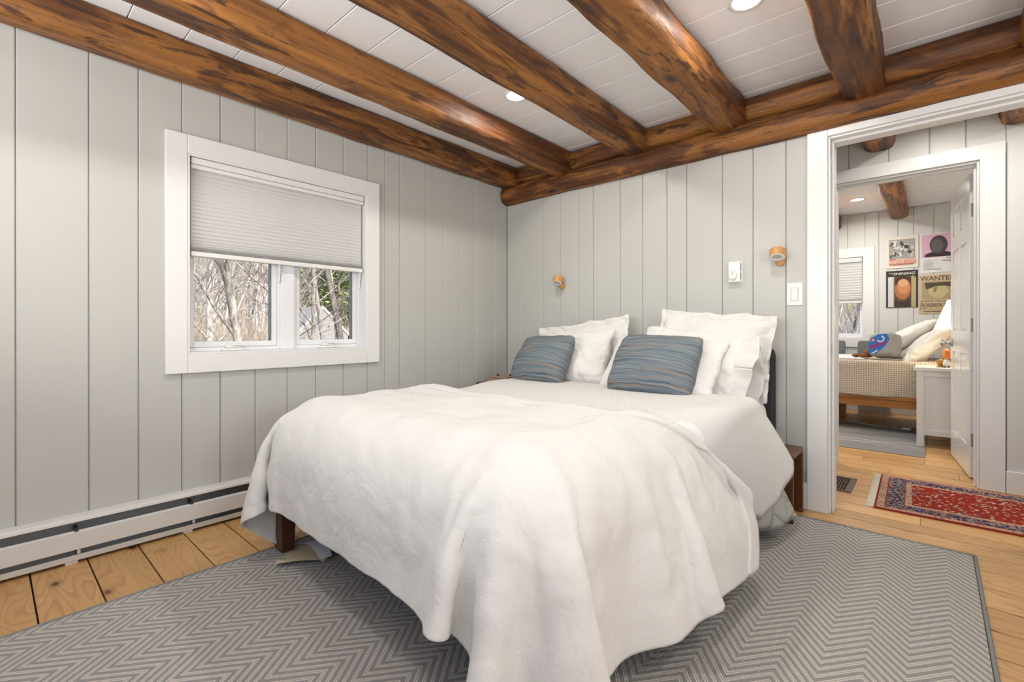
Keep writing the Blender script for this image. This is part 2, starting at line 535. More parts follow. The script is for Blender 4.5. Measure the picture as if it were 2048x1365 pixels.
# ---- far bedroom
FY = 4.10
F0, F1, FZ0, FZ1 = 1.157, 2.157, 0.885, 1.897
wf = struct('wall_far', join(box(0.28, F0, FY + 0.012, FY + 0.16, 0, CZ2), box(F1, 3.48, FY + 0.012, FY + 0.16, 0, CZ2),
                             box(F0, F1, FY + 0.012, FY + 0.16, 0, FZ0), box(F0, F1, FY + 0.012, FY + 0.16, FZ1, CZ2)), M['wall_back'])
GF = [0.4, 0.60, 0.78, 0.97, 1.147, 1.30, 1.47, 1.64, 1.82, 1.992, 2.167, 2.302, 2.479, 2.618, 2.794, 2.97, 3.15, 3.36]
for a, b in zip(GF[:-1], GF[1:]):
    if b > F0 + 0.001 and a < F1 - 0.001:
        for z0, z1 in ((0, FZ0 - 0.004), (FZ1 + 0.004, CZ2 - 0.002)):
            cobj('board', board_mesh('board', b - a, z1 - z0, M['wall_hall']), wf, (a, FY, z0))
    else:
        cobj('board', board_mesh('board', b - a, CZ2 - 0.002, M['wall_hall']), wf, (a, FY, 0))
struct('wall_far_right', box(3.36, 3.48, 1.225, FY + 0.012, 0, CZ2), M['wall_hall'])
struct('wall_far_left', join(box(0.28, 0.4, 1.122, 2.0, 0, CZ2), box(0.28, 0.4, 3.2, FY + 0.012, 0, CZ2), box(0.28, 0.4, 2.0, 3.2, 0, 0.8), box(0.28, 0.4, 2.0, 3.2, 2.0, CZ2)), M['wall_hall'])
cf = struct('ceiling_far', box(0.28, 3.48, 1.225, FY + 0.16, CZ2 + 0.016, CZ2 + 0.12), M['wall_back'])
y = 1.23
while y < FY - 0.02:
    ceil_board(0.4, 3.36, y, min(0.205, FY - y), CZ2, M['ceil'], cf); y += 0.205

# ---- trim: baseboards, doorway casings
bb = struct('baseboard_back', join(box(0.0, 2.268, -0.016, 0.0, 0, 0.145), box(3.26, RX, -0.016, 0, 0, 0.145)), M['trim'], 0.003)
struct('baseboard_hall', join(box(1.0, 2.12, 1.094, 1.11, 0, 0.134), box(3.12, 5.2, 1.094, 1.11, 0, 0.134)), M['trim'], 0.003)
struct('baseboard_far', box(0.4, 3.36, FY - 0.016, FY, 0, 0.13), M['trim'], 0.003)

t1 = thing('trim_1', None, None, (DX0, 0, 0), kind='structure')
for nm, b_ in (('casing_board', box(2.268, DX0, -0.02, 0, 0, 2.083)), ('casing_board', box(DX1, DX1 + 0.095, -0.02, 0, 0, 2.083)),
               ('casing_board', box(DX0, DX1, -0.02, 0, DZ, 2.083)),
               ('jamb', box(DX0, DX0 + 0.010, -0.004, 0.124, 0, DZ)), ('jamb', box(DX1 - 0.010, DX1, -0.004, 0.124, 0, DZ)),
               ('jamb', box(DX0 + 0.010, DX1 - 0.010, -0.004, 0.124, DZ - 0.012, DZ)),
               ('door_stop', box(DX0 + 0.010, DX0 + 0.022, 0.040, 0.124, 0, DZ - 0.012)), ('door_stop', box(DX1 - 0.022, DX1 - 0.010, 0.040, 0.124, 0, DZ - 0.012)),
               ('door_stop', box(DX0 + 0.022, DX1 - 0.022, 0.040, 0.124, DZ - 0.026, DZ - 0.012)),
               ('casing_board', box(2.268, DX0, 0.12, 0.138, 0, 2.083)), ('casing_board', box(DX1, DX1 + 0.095, 0.12, 0.138, 0, 2.083)),
               ('casing_board', box(DX0, DX1, 0.12, 0.138, DZ, 2.083))):
    obj(nm, b_, M['trim'], t1, bevel=0.0025)
obj('strike_plate', box(DX0 + 0.0095, DX0 + 0.0115, 0.004, 0.032, 0.86, 0.92), M['steel'], t1)

t2 = thing('trim_2', None, None, (HX1, 1.11, 0), kind='structure')
for nm, b_ in (('casing_board', box(HX1, HX1 + 0.112, 1.088, 1.11, 0, 2.152)), ('casing_board', box(HX0 - 0.112, HX0, 1.088, 1.11, 0, 2.152)),
               ('casing_board', box(HX0, HX1, 1.088, 1.11, HZ, 2.152)),
               ('jamb', box(HX1 - 0.012, HX1, 1.106, 1.228, 0, HZ)), ('jamb', box(HX0, HX0 + 0.012, 1.106, 1.228, 0, HZ)),
               ('jamb', box(HX0 + 0.012, HX1 - 0.012, 1.106, 1.228, HZ - 0.014, HZ)),
               ('door_stop', box(HX1 - 0.024, HX1 - 0.012, 1.15, 1.19, 0, HZ - 0.014)), ('door_stop', box(HX0 + 0.012, HX0 + 0.024, 1.15, 1.19, 0, HZ - 0.014)),
               ('door_stop', box(HX0 + 0.024, HX1 - 0.024, 1.15, 1.19, HZ - 0.028, HZ - 0.014))):
    obj(nm, b_, M['trim'], t2, bevel=0.0025)

# ---- logs and beams
def log_mesh(L, w, h, seed, flat_top=True, n=34, rough=0.010, round_bottom=2.6, round_top=6.0, left=None):
    """irregular squared log along local y, centred on x, from z=-h to z=0"""
    rings = max(6, int(L / 0.07))
    V, F = [], []
    for j in range(rings + 1):
        yy = -L / 2 + L * j / rings
        for k in range(n):
            t = 2 * math.pi * k / n + 0.07
            c, s = math.cos(t), math.sin(t)
            e = round_top if s > 0 else round_bottom
            if left is not None and s <= 0:
                w_ = 0.5 - 0.5 * c
                e = round_bottom + (left - round_bottom) * w_ * w_ * (3 - 2 * w_)
            r = (abs(c) ** e + abs(s) ** e) ** (-1 / e)
            nz = noise.noise(Vector((c * 1.3 + seed * 7.1, yy * 2.3, s * 1.3))) * 0.9 + noise.noise(Vector((c * 2.7 - seed * 3.3, yy * 6.5, s * 2.7 + 5))) * 0.5
            wob = 1.0 + nz * rough / (w / 2) * (0.35 if s > 0.6 and flat_top else 1.0)
            xx = c * r * w / 2 * wob
            zz = s * r * h / 2 * wob - h / 2
            if flat_top and s > 0.3:
                zz = min(zz, 0.0)
            V.append((xx, yy, zz))
    for j in range(rings):
        for k in range(n):
            k2 = (k + 1) % n
            F.append((j * n + k, (j + 1) * n + k, (j + 1) * n + k2, j * n + k2))
    F.append(tuple(range(n))); F.append(tuple(reversed(range(rings * n, rings * n + n))))
    return V, F

def beam(name, label, cx, y0, y1, w, h, ztop, seed, m, grp, rb=2.6, left=None):
    o = obj(name, log_mesh(y1 - y0, w, h, seed, round_bottom=rb, left=left), m, local=True, smooth=True)
    o.location = (cx, (y0 + y1) / 2, ztop)
    e = o.modifiers.new('edges', 'EDGE_SPLIT'); e.split_angle = math.radians(40)
    tag(o, label, 'beam', grp)
    return o
BG = 'log ceiling beams of the bedroom'
beam('ceiling_beam', 'brown log ceiling beam running along the top of the window wall', 0.082, NY, -0.02, 0.176, 0.160, CZ, 1.0, M['log'], BG, 7.0, 3.0)
beam('ceiling_beam', 'brown ceiling beam second from the window wall with light glowing on its side', 0.618, NY, -0.02, 0.206, 0.172, CZ, 2.3, M['log'], BG, 9.0, 1.2)
beam('ceiling_beam', 'middle ceiling beam of the five, just right of the lit round ceiling light', 1.250, NY, -0.02, 0.200, 0.176, CZ, 3.7, M['log'], BG, 8.0, 1.2)
beam('ceiling_beam', 'golden rounded ceiling beam second from the doorway side', 1.865, NY, -0.02, 0.215, 0.182, CZ, 5.2, M['log'], BG, 2.4)
beam('ceiling_beam', 'dark ceiling beam with golden patches nearest the doorway', 2.522, NY, -0.02, 0.186, 0.196, CZ, 6.9, M['log'], BG, 5.5)
beam('ceiling_beam', 'log ceiling beam at the right beyond the doorway corner', 3.165, NY, -0.02, 0.195, 0.18, CZ, 8.1, M['log'], BG)

def wall_log(label, z, w, h, yc, seed, x0, x1):
    o = obj('wall_log', log_mesh(x1 - x0, w, h, seed, flat_top=False, round_top=2.1, round_bottom=2.1, rough=0.006), M['log'], local=True, smooth=True)
    o.location = ((x0 + x1) / 2, yc, z)
    o.rotation_euler = (0, 0, -math.pi / 2)
    tag(o, label, 'log', 'logs along the headboard wall')
    return o
wall_log('lower round log along the top of the headboard wall', 2.236, 0.165, 0.158, -0.012, 11.0, 0.006, RX)
wall_log('upper round log along the headboard wall, tucked between the ceiling beams', 2.378, 0.15, 0.150, -0.008, 12.5, 0.17, RX)
beam('hall_beam', 'short brown log beam end above the inner door in the hall', 2.510, 0.14, 1.109, 0.176, 0.132, CZ, 14.0, M['loghall'], 'log beams of the hall', 2.1)
beam('hall_beam', 'log beam end at the top right corner of the hall', 3.185, 0.14, 1.109, 0.19, 0.13, CZ, 15.0, M['loghall'], 'log beams of the hall', 2.4)
beam('far_room_beam', 'weathered brown beam across the far bedroom ceiling above the posters', 2.488, 1.24, FY - 0.001, 0.176, 0.125, CZ2, 16.0, M['loghall'], 'beams of the far bedroom', 3.0)
beam('far_room_beam', 'brown beam at the left edge of the far bedroom ceiling by the door frame', 1.845, 1.24, FY - 0.001, 0.17, 0.185, CZ2, 17.0, M['loghall'], 'beams of the far bedroom', 3.0)

# ---- recessed ceiling lights, each with its own lamp
def recessed(label, x, y, z, power, grp='recessed ceiling lights', color=(1.0, 0.955, 0.89)):
    t = thing('recessed_light', label, 'ceiling light', (x, y, z), grp)
    obj('trim_ring', lathe([(0.045, 0.0), (0.068, 0.0), (0.070, -0.004), (0.062, -0.007), (0.055, -0.004)], 28, (x, y, z), cap=False), M['plastic'], t, smooth=True)
    obj('lens', lathe([(0.0005, -0.0035), (0.057, -0.0035)], 28, (x, y, z), cap=False), M['light'], t)
    d = bpy.data.lights.new('downlight', 'AREA'); d.shape = 'DISK'; d.size = 0.10; d.energy = power; d.color = color
    lo = bpy.data.objects.new('downlight', d); COL.objects.link(lo); lo.parent = t; lo.location = (0, 0, -0.008)
    d.spread = math.radians(170)
    return t
PW = 9.5
recessed('lit round recessed light in the ceiling between two beams near the window wall', 0.968, -0.983, CZ, PW)
recessed('lit recessed ceiling light at the top edge of the photo between beams', 2.21, -0.944, CZ, PW)
recessed('lit recessed ceiling light nearer the viewer on the window side', 0.968, -2.80, CZ, PW)
recessed('added unseen recessed ceiling light above the viewer', 2.21, -3.10, CZ, 2.5)  # out of view, put in for its light
recessed('added unseen recessed ceiling light by the right wall', 3.55, -1.9, CZ, PW)  # unseen extra lamp, added because the room needed light
recessed('lit recessed light in the hall ceiling right of the beam', 3.75, 0.60, CZ, 12, 'hall lights')
recessed('lit recessed light in the hall ceiling above the small patterned runner', 2.82, 0.62, CZ, 6, 'hall lights')
recessed('lit recessed light in the far bedroom ceiling', 2.169, 3.30, CZ2, 17, 'far bedroom lights')
recessed('lit recessed light in the far bedroom ceiling just behind the door wall', 1.5, 2.0, CZ2, 17, 'far bedroom lights')
# ================================================================ window of the bedroom, shade
def window_unit(name, orient, a0, a1, z0, z1, lap, mull, gz0):
    """casement window. orient 'x': in the wall x=0 (a runs along y, outside is -x); 'y': in wall_far (a runs along x, outside is +y)"""
    t = thing(name, None, None, (0, a0, z0) if orient == 'x' else (a0, FY, z0), kind='structure')
    def B(u0, u1, d0, d1, w0, w1):            # u along wall, d depth towards the outside, w height
        if orient == 'x':
            return box(-d1, -d0, u0, u1, w0, w1)
        return box(u0, u1, FY + d0, FY + d1, w0, w1)
    def add(nm, b_, m=M['vinyl'], par=None, bev=0.002):
        return obj(nm, b_, m, par or t, bevel=bev)
    for b_ in (B(a0 - lap, a0, -0.02, 0, z0 - lap, z1 + lap), B(a1, a1 + lap, -0.02, 0, z0 - lap, z1 + lap),
               B(a0, a1, -0.02, 0, z1, z1 + lap), B(a0, a1, -0.02, 0, z0 - lap, z0)):
        add('casing_board', b_, M['trim'], None, 0.003)
    for b_ in (B(a0, a0 + 0.010, -0.018, 0.14, z0, z1), B(a1 - 0.010, a1, -0.018, 0.14, z0, z1),
               B(a0 + 0.010, a1 - 0.010, -0.018, 0.14, z1 - 0.010, z1)):
        add('jamb_liner', b_, M['trim'])
    add('sill', B(a0 + 0.010, a1 - 0.010, -0.018, 0.14, z0, z0 + 0.012), M['trim'])
    i0, i1 = a0 + 0.010, a1 - 0.010
    cells = []
    if mull:
        mc = mull
        add('mullion', B(mc - 0.040, mc + 0.040, 0.05, 0.14, z0 + 0.012, z1 - 0.010), bev=0.004)
        cells = [(i0, mc - 0.040), (mc + 0.040, i1)]
    else:
        cells = [(i0, i1)]
    for c0, c1 in cells:
        add('frame', join(B(c0, c0 + 0.012, 0.06, 0.14, z0 + 0.012, z1 - 0.01), B(c1 - 0.012, c1, 0.06, 0.14, z0 + 0.012, z1 - 0.01),
                          B(c0 + 0.012, c1 - 0.012, 0.06, 0.14, z0 + 0.012, z0 + 0.032), B(c0 + 0.012, c1 - 0.012, 0.06, 0.14, z1 - 0.03, z1 - 0.01)))
        s0, s1, w0, w1 = c0 + 0.013, c1 - 0.013, z0 + 0.033, z1 - 0.031
        sf = 0.026
        s = add('sash', join(B(s0, s0 + sf, 0.072, 0.118, w0, w1), B(s1 - sf, s1, 0.072, 0.118, w0, w1),
                             B(s0 + sf, s1 - sf, 0.072, 0.118, w0, w0 + sf + 0.004), B(s0 + sf, s1 - sf, 0.072, 0.118, w1 - sf, w1)))
        obj('pane', B(s0 + sf - 0.003, s1 - sf + 0.003, 0.092, 0.096, w0 + sf, w1 - sf + 0.003), M['glass'], s)
        obj('gasket', join(B(s1 - sf - 0.006, s1 - sf, 0.088, 0.116, w0 + sf, w1 - sf), B(s0 + sf, s0 + sf + 0.002, 0.088, 0.116, w0 + sf, w1 - sf)), M['gasket'], s)
        # crank operator on the sill and the folded lever on the stile
        cm = (c0 + c1) / 2 - 0.02
        cr = add('crank', join(B(cm - 0.055, cm + 0.055, 0.032, 0.068, z0 + 0.012, z0 + 0.026), B(cm - 0.036, cm + 0.040, 0.036, 0.064, z0 + 0.026, z0 + 0.042)), M['plastic'], None, 0.006)
        obj('crank_handle', join(B(cm - 0.004, cm + 0.062, 0.026, 0.036, z0 + 0.040, z0 + 0.050), B(cm + 0.050, cm + 0.064, 0.016, 0.036, z0 + 0.036, z0 + 0.052)), M['plastic'], cr, bevel=0.003)
        add('latch', join(B(c1 - 0.012, c1 - 0.004, 0.044, 0.062, z0 + 0.40, z0 + 0.48), B(c1 - 0.016, c1 - 0.008, 0.030, 0.050, z0 + 0.45, z0 + 0.52)), M['plastic'], None, 0.003)
    return t
M['gasket'] = plain('window_gasket', (0.16, 0.20, 0.21), 0.4)
window_unit('window_1', 'x', WY0, WY1, WZ0, WZ1, 0.092, -1.864, 0.93)
window_unit('window_2', 'y', F0, F1, FZ0, FZ1, 0.105, None, 0.92)

def cellular_shade(label, orient, a0, a1, ztop, zbot, pleats, depth):
    t = thing('cellular_shade', label, 'window shade', ((-depth, a0, zbot) if orient == 'x' else (a0, FY + depth, zbot)), 'cellular window shades')
    def P(u, d, w):
        return (-(depth + d), u, w) if orient == 'x' else (u, FY + depth + d, w)
    def B(u0, u1, d0, d1, w0, w1):
        if orient == 'x': return box(-(depth + d1), -(depth + d0), u0, u1, w0, w1)
        return box(u0, u1, FY + depth + d0, FY + depth + d1, w0, w1)
    hr = obj('head_rail', join(B(a0, a1, -0.026, 0.022, ztop - 0.032, ztop), B(a0, a1, -0.022, 0.018, ztop - 0.054, ztop - 0.0335)), M['plastic'], t, bevel=0.004)
    # accordion front and back; the lowest pleats are gathered
    zs = [ztop - 0.054]
    H = zs[0] - (zbot + 0.024)
    wts = [1.0 if k < pleats * 0.62 else max(0.22, 1.0 - (k - pleats * 0.62) / (pleats * 0.30)) for k in range(pleats)]
    sm = sum(wts)
    V, F = [], []
    z = zs[0]
    lev = [(z, 0.004)]
    for wgt in wts:
        hgt = H * wgt / sm
        lev.append((z - hgt * 0.5, -0.003 if wgt > 0.5 else -0.006)); z -= hgt; lev.append((z, 0.004))
    for side in (1, -1):
        for zz, d in lev:
            for u in (a0 + 0.004, a1 - 0.004):
                V.append(P(u, d if side == 1 else 0.018 - d, zz))
    nlev = len(lev)
    for s in (0, 1):
        o_ = s * nlev * 2
        for k in range(nlev - 1):
            F.append((o_ + 2 * k, o_ + 2 * k + 1, o_ + 2 * k + 3, o_ + 2 * k + 2))
    for k in range(nlev - 1):
        for e in (0, 1):
            F.append((2 * k + e, 2 * k + 2 + e, nlev * 2 + 2 * k + 2 + e, nlev * 2 + 2 * k + e))
    obj('pleated_fabric', (V, F), M['shade'], t)
    obj('bottom_rail', B(a0 + 0.002, a1 - 0.002, -0.016, 0.022, zbot, zbot + 0.024), M['plastic'], t, bevel=0.004)
    return t
cellular_shade('pale grey pleated shade half lowered over the bedroom window', 'x', WY0 + 0.018, WY1 - 0.018, WZ1 - 0.012, 1.372, 25, 0.020)
cellular_shade('pale pleated shade half lowered over the far bedroom window', 'y', F0 + 0.018, F1 - 0.018, FZ1 - 0.012, 1.325, 18, 0.020)

# ================================================================ baseboard heater along the window wall
ht = thing('baseboard_heater', 'long cream metal baseboard heater under the bedroom window', 'heater', (0.0, NY + 0.02, 0))
h0, h1 = NY + 0.02, -0.62
obj('back_plate', box(0.001, 0.005, h0, h1, 0.012, 0.19), M['heater_dark'], ht)
obj('top_cap', prism([(0.001, 0.182), (0.001, 0.196), (0.046, 0.192), (0.060, 0.182), (0.060, 0.176), (0.054, 0.176), (0.044, 0.186)][::-1] and
                     [(0.182, 0.001), (0.196, 0.001), (0.193, 0.046), (0.186, 0.060), (0.176, 0.062), (0.176, 0.057), (0.184, 0.050)], 1, h0, h1), M['heater'], ht)
obj('front_panel', prism([(0.062, 0.064), (0.130, 0.064), (0.136, 0.054), (0.138, 0.054), (0.132, 0.067), (0.060, 0.067), (0.056, 0.056), (0.058, 0.056)], 1, h0, h1), M['heater'], ht)
obj('bottom_rail', prism([(0.014, 0.004), (0.014, 0.066), (0.038, 0.070), (0.038, 0.066), (0.018, 0.062), (0.018, 0.004)], 1, h0, h1), M['heater'], ht)
obj('element_tube', tube([(0.032, h0, 0.10), (0.032, h1, 0.10)], 0.011, 10), M['fin'], ht)
V, F = [], []
yy = h0 + 0.02
while yy < h1 - 0.02:
    V2, F2 = box(0.010, 0.050, yy, yy + 0.001, 0.070, 0.122)
    n = len(V); V += V2; F += [tuple(i + n for i in q) for q in F2]
    yy += 0.011
fo = obj('heating_fins', (V, F), M['fin'], ht); fo['kind'] = 'stuff'
yy = h0 + 0.22
while yy < h1:
    obj('bracket', join(box(0.005, 0.050, yy, yy + 0.012, 0.140, 0.150), box(0.045, 0.062, yy, yy + 0.012, 0.134, 0.150)), M['gap'], ht)
    obj('damper_clip', box(0.050, 0.064, yy + 0.008, yy + 0.018, 0.040, 0.058), M['grey_light'], ht)
    obj('foot', box(0.02, 0.058, yy - 0.03, yy + 0.01, 0.0, 0.014), M['plastic'], ht)
    yy += 0.42

# ================================================================ rugs
def chevron_mat():
    t = NT('chevron_rug')
    v = t.obj()
    sp = t.n('SeparateXYZ', {0: v})
    X, Y = sp.outputs[0], sp.outputs[1]
    P = 0.194
    wob = t.math('MULTIPLY', t.math('SUBTRACT', t.noise(t.mapping(v, (42, 42, 1)), 1.0, 2), 0.5), 0.006)
    xx = t.math('ADD', t.math('DIVIDE', X, P), 100.5)
    tri = t.math('MULTIPLY', t.math('ABSOLUTE', t.math('SUBTRACT', t.math('FRACT', xx), 0.5)), P * 1.28)
    s = t.math('FRACT', t.math('ADD', t.math('DIVIDE', t.math('ADD', t.math('ADD', Y, tri), wob), 0.0388), 200.0))
    # two close threads of beige yarn, then a grey ground
    line = t.ramp(s, [(0.0, 0.0), (0.05, 1.0), (0.20, 1.0), (0.24, 0.15), (0.29, 0.15), (0.33, 1.0), (0.48, 1.0), (0.53, 0.0)])
    rib = t.math('SINE', t.math('MULTIPLY', Y, 1500.0))
    ribx = t.math('SINE', t.math('MULTIPLY', X, 1100.0))
    nz = t.noise(v, 170, 4, 0.75)
    big = t.noise(v, 2.0, 2)
    grey = t.mix(nz, (0.165, 0.154, 0.145), (0.33, 0.312, 0.295))
    beige = t.mix(nz, (0.40, 0.358, 0.305), (0.66, 0.60, 0.525))
    c = t.mix(line, grey, beige)
    h = t.math('ADD', t.math('MULTIPLY', line, 0.8), t.math('MULTIPLY', nz, 0.5))
    h = t.math('ADD', h, t.math('MULTIPLY', ribx, 0.16))
    t.b.inputs['Sheen Weight'].default_value = 0.2
    return t.fin(c, 0.95, h, 0.7, 0.004, spec=0.1)
M['chevron'] = chevron_mat()
M['rug_edge'] = plain('rug_binding', (0.20, 0.21, 0.20), 0.95, 0, 300, 0.6, 0.25, 0.003)
R0, R1, RY0, RY1 = 0.555, 2.925, -3.34, -0.168
rug = thing('chevron_rug', 'large grey and beige chevron rug under the bed', 'rug', (2.831, -0.543, 0))
obj('pile', box(R0 + 0.008, R1 - 0.008, RY0 + 0.008, RY1 - 0.008, 0.0, 0.0075), M['chevron'], rug)
for pts in ([(R0, RY0, 0.005), (R0, RY1, 0.005)], [(R1, RY0, 0.005), (R1, RY1, 0.005)], [(R0, RY0, 0.005), (R1, RY0, 0.005)], [(R0, RY1, 0.005), (R1, RY1, 0.005)]):
    V, F = tube([tuple(Vector(pts[0]).lerp(Vector(pts[1]), k / 40)) for k in range(41)], 0.0062, 8)
    V = [(a, b, max(c, 0.0005)) for a, b, c in V]
    obj('binding', (V, F), M['rug_edge'], rug, smooth=True)

# ================================================================ the bed
BX0, BX1, BY0, BY1 = 0.575, 2.105, -2.185, -0.10
bed = thing('platform_bed', 'dark wood bed with a charcoal upholstered headboard against the panelled wall', 'bed', (BX0, BY0, 0))
for x0, y0 in ((BX0 - 0.015, BY0), (BX1 - 0.14, BY0 + 0.40), (BX0 - 0.015, BY1 - 0.08), (BX1 - 0.075, BY1 - 0.08)):
    V, F = box(x0, x0 + 0.09, y0, y0 + 0.065, 0.0076, 0.19)
    V = [((a - x0 - 0.045) * (0.86 if c < 0.1 else 1) + x0 + 0.045, (b - y0 - 0.0325) * (0.86 if c < 0.1 else 1) + y0 + 0.0325, c) for a, b, c in V]
    obj('leg', (V, F), M['walnut'], bed, bevel=0.003)
for b_ in (box(BX0, BX1 - 0.16, BY0 + 0.004, BY0 + 0.03, 0.19, 0.33), box(BX0, BX0 + 0.026, BY0 + 0.03, BY1, 0.19, 0.33), box(BX1 - 0.046, BX1 - 0.02, BY0 + 0.18, BY1, 0.19, 0.33)):
    obj('side_rail', b_, M['walnut'], bed, bevel=0.003)
for k in range(12):
    ys_ = BY0 + 0.10 + k * 0.165
    obj('slat', box(BX0 + 0.027, BX1 - (0.20 if k < 2 else 0.047), ys_, ys_ + 0.07, 0.30, 0.318), M['oak'], bed)
poly = []
hx0, hx1, hz0, hz1, rr = BX0 - 0.01, BX1 + 0.012, 0.20, 0.915, 0.07
for cx, cz, a0 in ((hx1 - rr, hz1 - rr, 0), (hx0 + rr, hz1 - rr, 90)):
    for k in range(9):
        a = math.radians(a0 + k * 90 / 8)
        poly.append((cz + rr * math.sin(a), cx + rr * math.cos(a)))
poly += [(hz0, hx0), (hz0, hx1)]
hb = obj('headboard', prism(poly, 1, -0.098, -0.022), M['headboard'], bed, bevel=0.018, seg=4)
pp = [(x_, -0.061, z_) for z_, x_ in poly[:18]]
obj('piping', tube([(hx1 + 0.001, -0.061, hz0)] + pp + [(hx0 - 0.001, -0.061, hz0)], 0.005, 6), M['headboard'], hb)

def soft_box(x0, x1, y0, y1, z0, z1, r, seg=5):
    bm = bmesh.new(); bmesh.ops.create_cube(bm, size=1)
    for v in bm.verts:
        v.co = Vector(((x0 + x1) / 2 + v.co.x * (x1 - x0), (y0 + y1) / 2 + v.co.y * (y1 - y0), (z0 + z1) / 2 + v.co.z * (z1 - z0)))
    bmesh.ops.bevel(bm, geom=list(bm.edges), offset=r, segments=seg, affect='EDGES', profile=0.5)
    V = [tuple(v.co) for v in bm.verts]; bm.verts.index_update()
    F = [tuple(v.index for v in f.verts) for f in bm.faces]
    bm.free()
    return V, F
mt = obj('mattress', soft_box(BX0 + 0.012, BX1 + 0.004, BY0 + 0.05, BY1 - 0.002, 0.332, 0.636, 0.11), M['sheet'], smooth=True)
tag(mt, 'mattress in a white fitted sheet, showing beside the charcoal headboard', 'mattress')

# ---- draped bedding: a sheet laid over the bed and hanging at the sides
def drape(name, label, cat, m, ya, yb, xl, xr, ztop, hemL, hemR, flare, wave, thick, th_seed, head_shift=0.0, nv=90, skew=0.0, group=None, foot_shift=0.0):
    """ya head edge, yb foot edge. hemR(v)/hemL(v): height of the hem along the length. path across x with rounded shoulders."""
    def rad(y):
        k_ = min(1.0, max(0.0, (-0.80 - y) / 0.45)); k_ = k_ * k_ * (3 - 2 * k_)
        return 0.07 + 0.12 * k_, 0.045 * k_
    def path(side, s, hem, v):
        # s: 0 at shoulder start .. 1 at hem ; returns outward offset and z
        drop = ztop - hem
        R = rad(ya + (yb - ya) * v)[0]
        Ltot = R * math.pi / 2 + max(0.02, drop - R)
        d = s * Ltot
        if d < R * math.pi / 2:
            a = d / R
            return R * math.sin(a), ztop - R * (1 - math.cos(a))
        e = d - R * math.pi / 2
        yy_ = ya + (yb - ya) * v
        k_ = min(1.0, max(0.0, (-0.42 - yy_) / 0.75)); k_ = k_ * k_ * (3 - 2 * k_)
        return R + (flare * (1 - k_) + 0.015 * k_) * (e / 0.5) ** 0.9, ztop - R - e
    nS, nT = 26, 40
    def f(u, v):
        k = u * (2 * nS + nT)
        y = ya + (yb - ya) * v
        R, ins = rad(y)
        if k <= nS:
            s = 1 - k / nS
            o_, z = path(-1, s, hemL(v), v); x = xl + ins + R - o_; dz = 0
            hang = s; sgn = -1
        elif k >= nS + nT:
            s = (k - nS - nT) / nS
            o_, z = path(1, s, hemR(v), v); x = xr - ins - R + o_
            hang = s; sgn = 1
        else:
            x = xl + ins + R + (xr - xl - 2 * ins - 2 * R) * (k - nS) / nT; z = ztop; hang = 0; sgn = 0
        w = noise.noise(Vector((x * 2.1 + th_seed, y * 3.0, z * 2 + th_seed)))
        if sgn:
            x += sgn * wave * hang ** 1.2 * (math.sin(y * 26 + 2.2 * math.sin(y * 7 + th_seed) + th_seed) * 0.8 + w * 1.2)
            y += hang ** 1.3 * (head_shift * (1 - v) + foot_shift * v) + 0.012 * hang * math.sin(y * 19)
            z += 0.010 * hang * noise.noise(Vector((y * 9, th_seed, 2)))
        else:
            z += 0.006 * w
        return (x, y, z)
    V, F = grid(2 * nS + nT + 1, nv, f)
    o = obj(name, (V, F), m, smooth=True)
    s_ = o.modifiers.new('thick', 'SOLIDIFY'); s_.thickness = thick; s_.offset = 1.0
    tag(o, label, cat, group)
    return o

def quilt_mat():
    t = NT('grey_quilt')
    v = t.obj()
    vor = t.n('TexVoronoi', {'Vector': t.mapping(v, (9, 9, 9)), 'Scale': 1.0}, feature='DISTANCE_TO_EDGE').outputs['Distance']
    seam = t.ramp(vor, [(0.0, 0.0), (0.12, 0.75), (0.4, 1.0)])
    pk = t.noise(v, 60, 3)
    h = t.math('ADD', seam, t.math('MULTIPLY', pk, 0.3))
    c = t.mix(pk, (0.40, 0.39, 0.35), (0.50, 0.49, 0.445))
    return t.fin(c, 0.85, h, 0.7, 0.02)
M['quilt'] = quilt_mat()
def knit_mat():
    t = NT('white_knit')
    v = t.obj()
    sp = t.n('SeparateXYZ', {0: v})
    d = t.math('ADD', sp.outputs[2], t.math('ADD', t.math('MULTIPLY', sp.outputs[1], 0.55), sp.outputs[0]))
    rib = t.math('SINE', t.math('MULTIPLY', d, 520.0))
    nz = t.noise(v, 90, 3)
    h = t.math('ADD', t.math('MULTIPLY', rib, 0.4), t.math('MULTIPLY', nz, 0.4))
    c = t.mix(t.math('MULTIPLY', t.math('ADD', rib, 1.0), 0.5), (0.61, 0.59, 0.56), (0.72, 0.70, 0.665))
    return t.fin(c, 0.9, h, 0.4, 0.003)
M['knit'] = knit_mat()
drape('quilt', 'grey-beige stitched quilt hanging lowest at the right side of the bed', 'quilt', M['quilt'], -0.62, -1.40, BX0 - 0.012, BX1 + 0.020, 0.646,
      lambda v: 0.30, lambda v: 0.085 + 0.02 * v, 0.200, 0.020, 0.010, 1.3, head_shift=0.20, foot_shift=0.05)
drape('knit_blanket', 'white knitted blanket over the bed with a pointed corner hanging at the right', 'blanket', M['knit'], -0.50, -1.62, BX0 - 0.020, BX1 + 0.052, 0.662,
      lambda v: 0.40, lambda v: 0.33 - 0.17 * min(1.0, v / 0.33) if v < 0.33 else 0.16 + 0.5 * (v - 0.33), 0.215, 0.006, 0.007, 4.1, head_shift=0.16)

# duvet: cloth draped over the bed (vertex positions stored as a compressed height of hand-laid cloth)
def duvet_points():
    d = np.array(DUVET_ROWS, dtype=np.int32).reshape(3, DNY, DNX)
    d = np.cumsum(d, axis=2)
    return d.transpose(1, 2, 0).reshape(-1, 3) / 1000.0
DNX, DNY = 84, 56
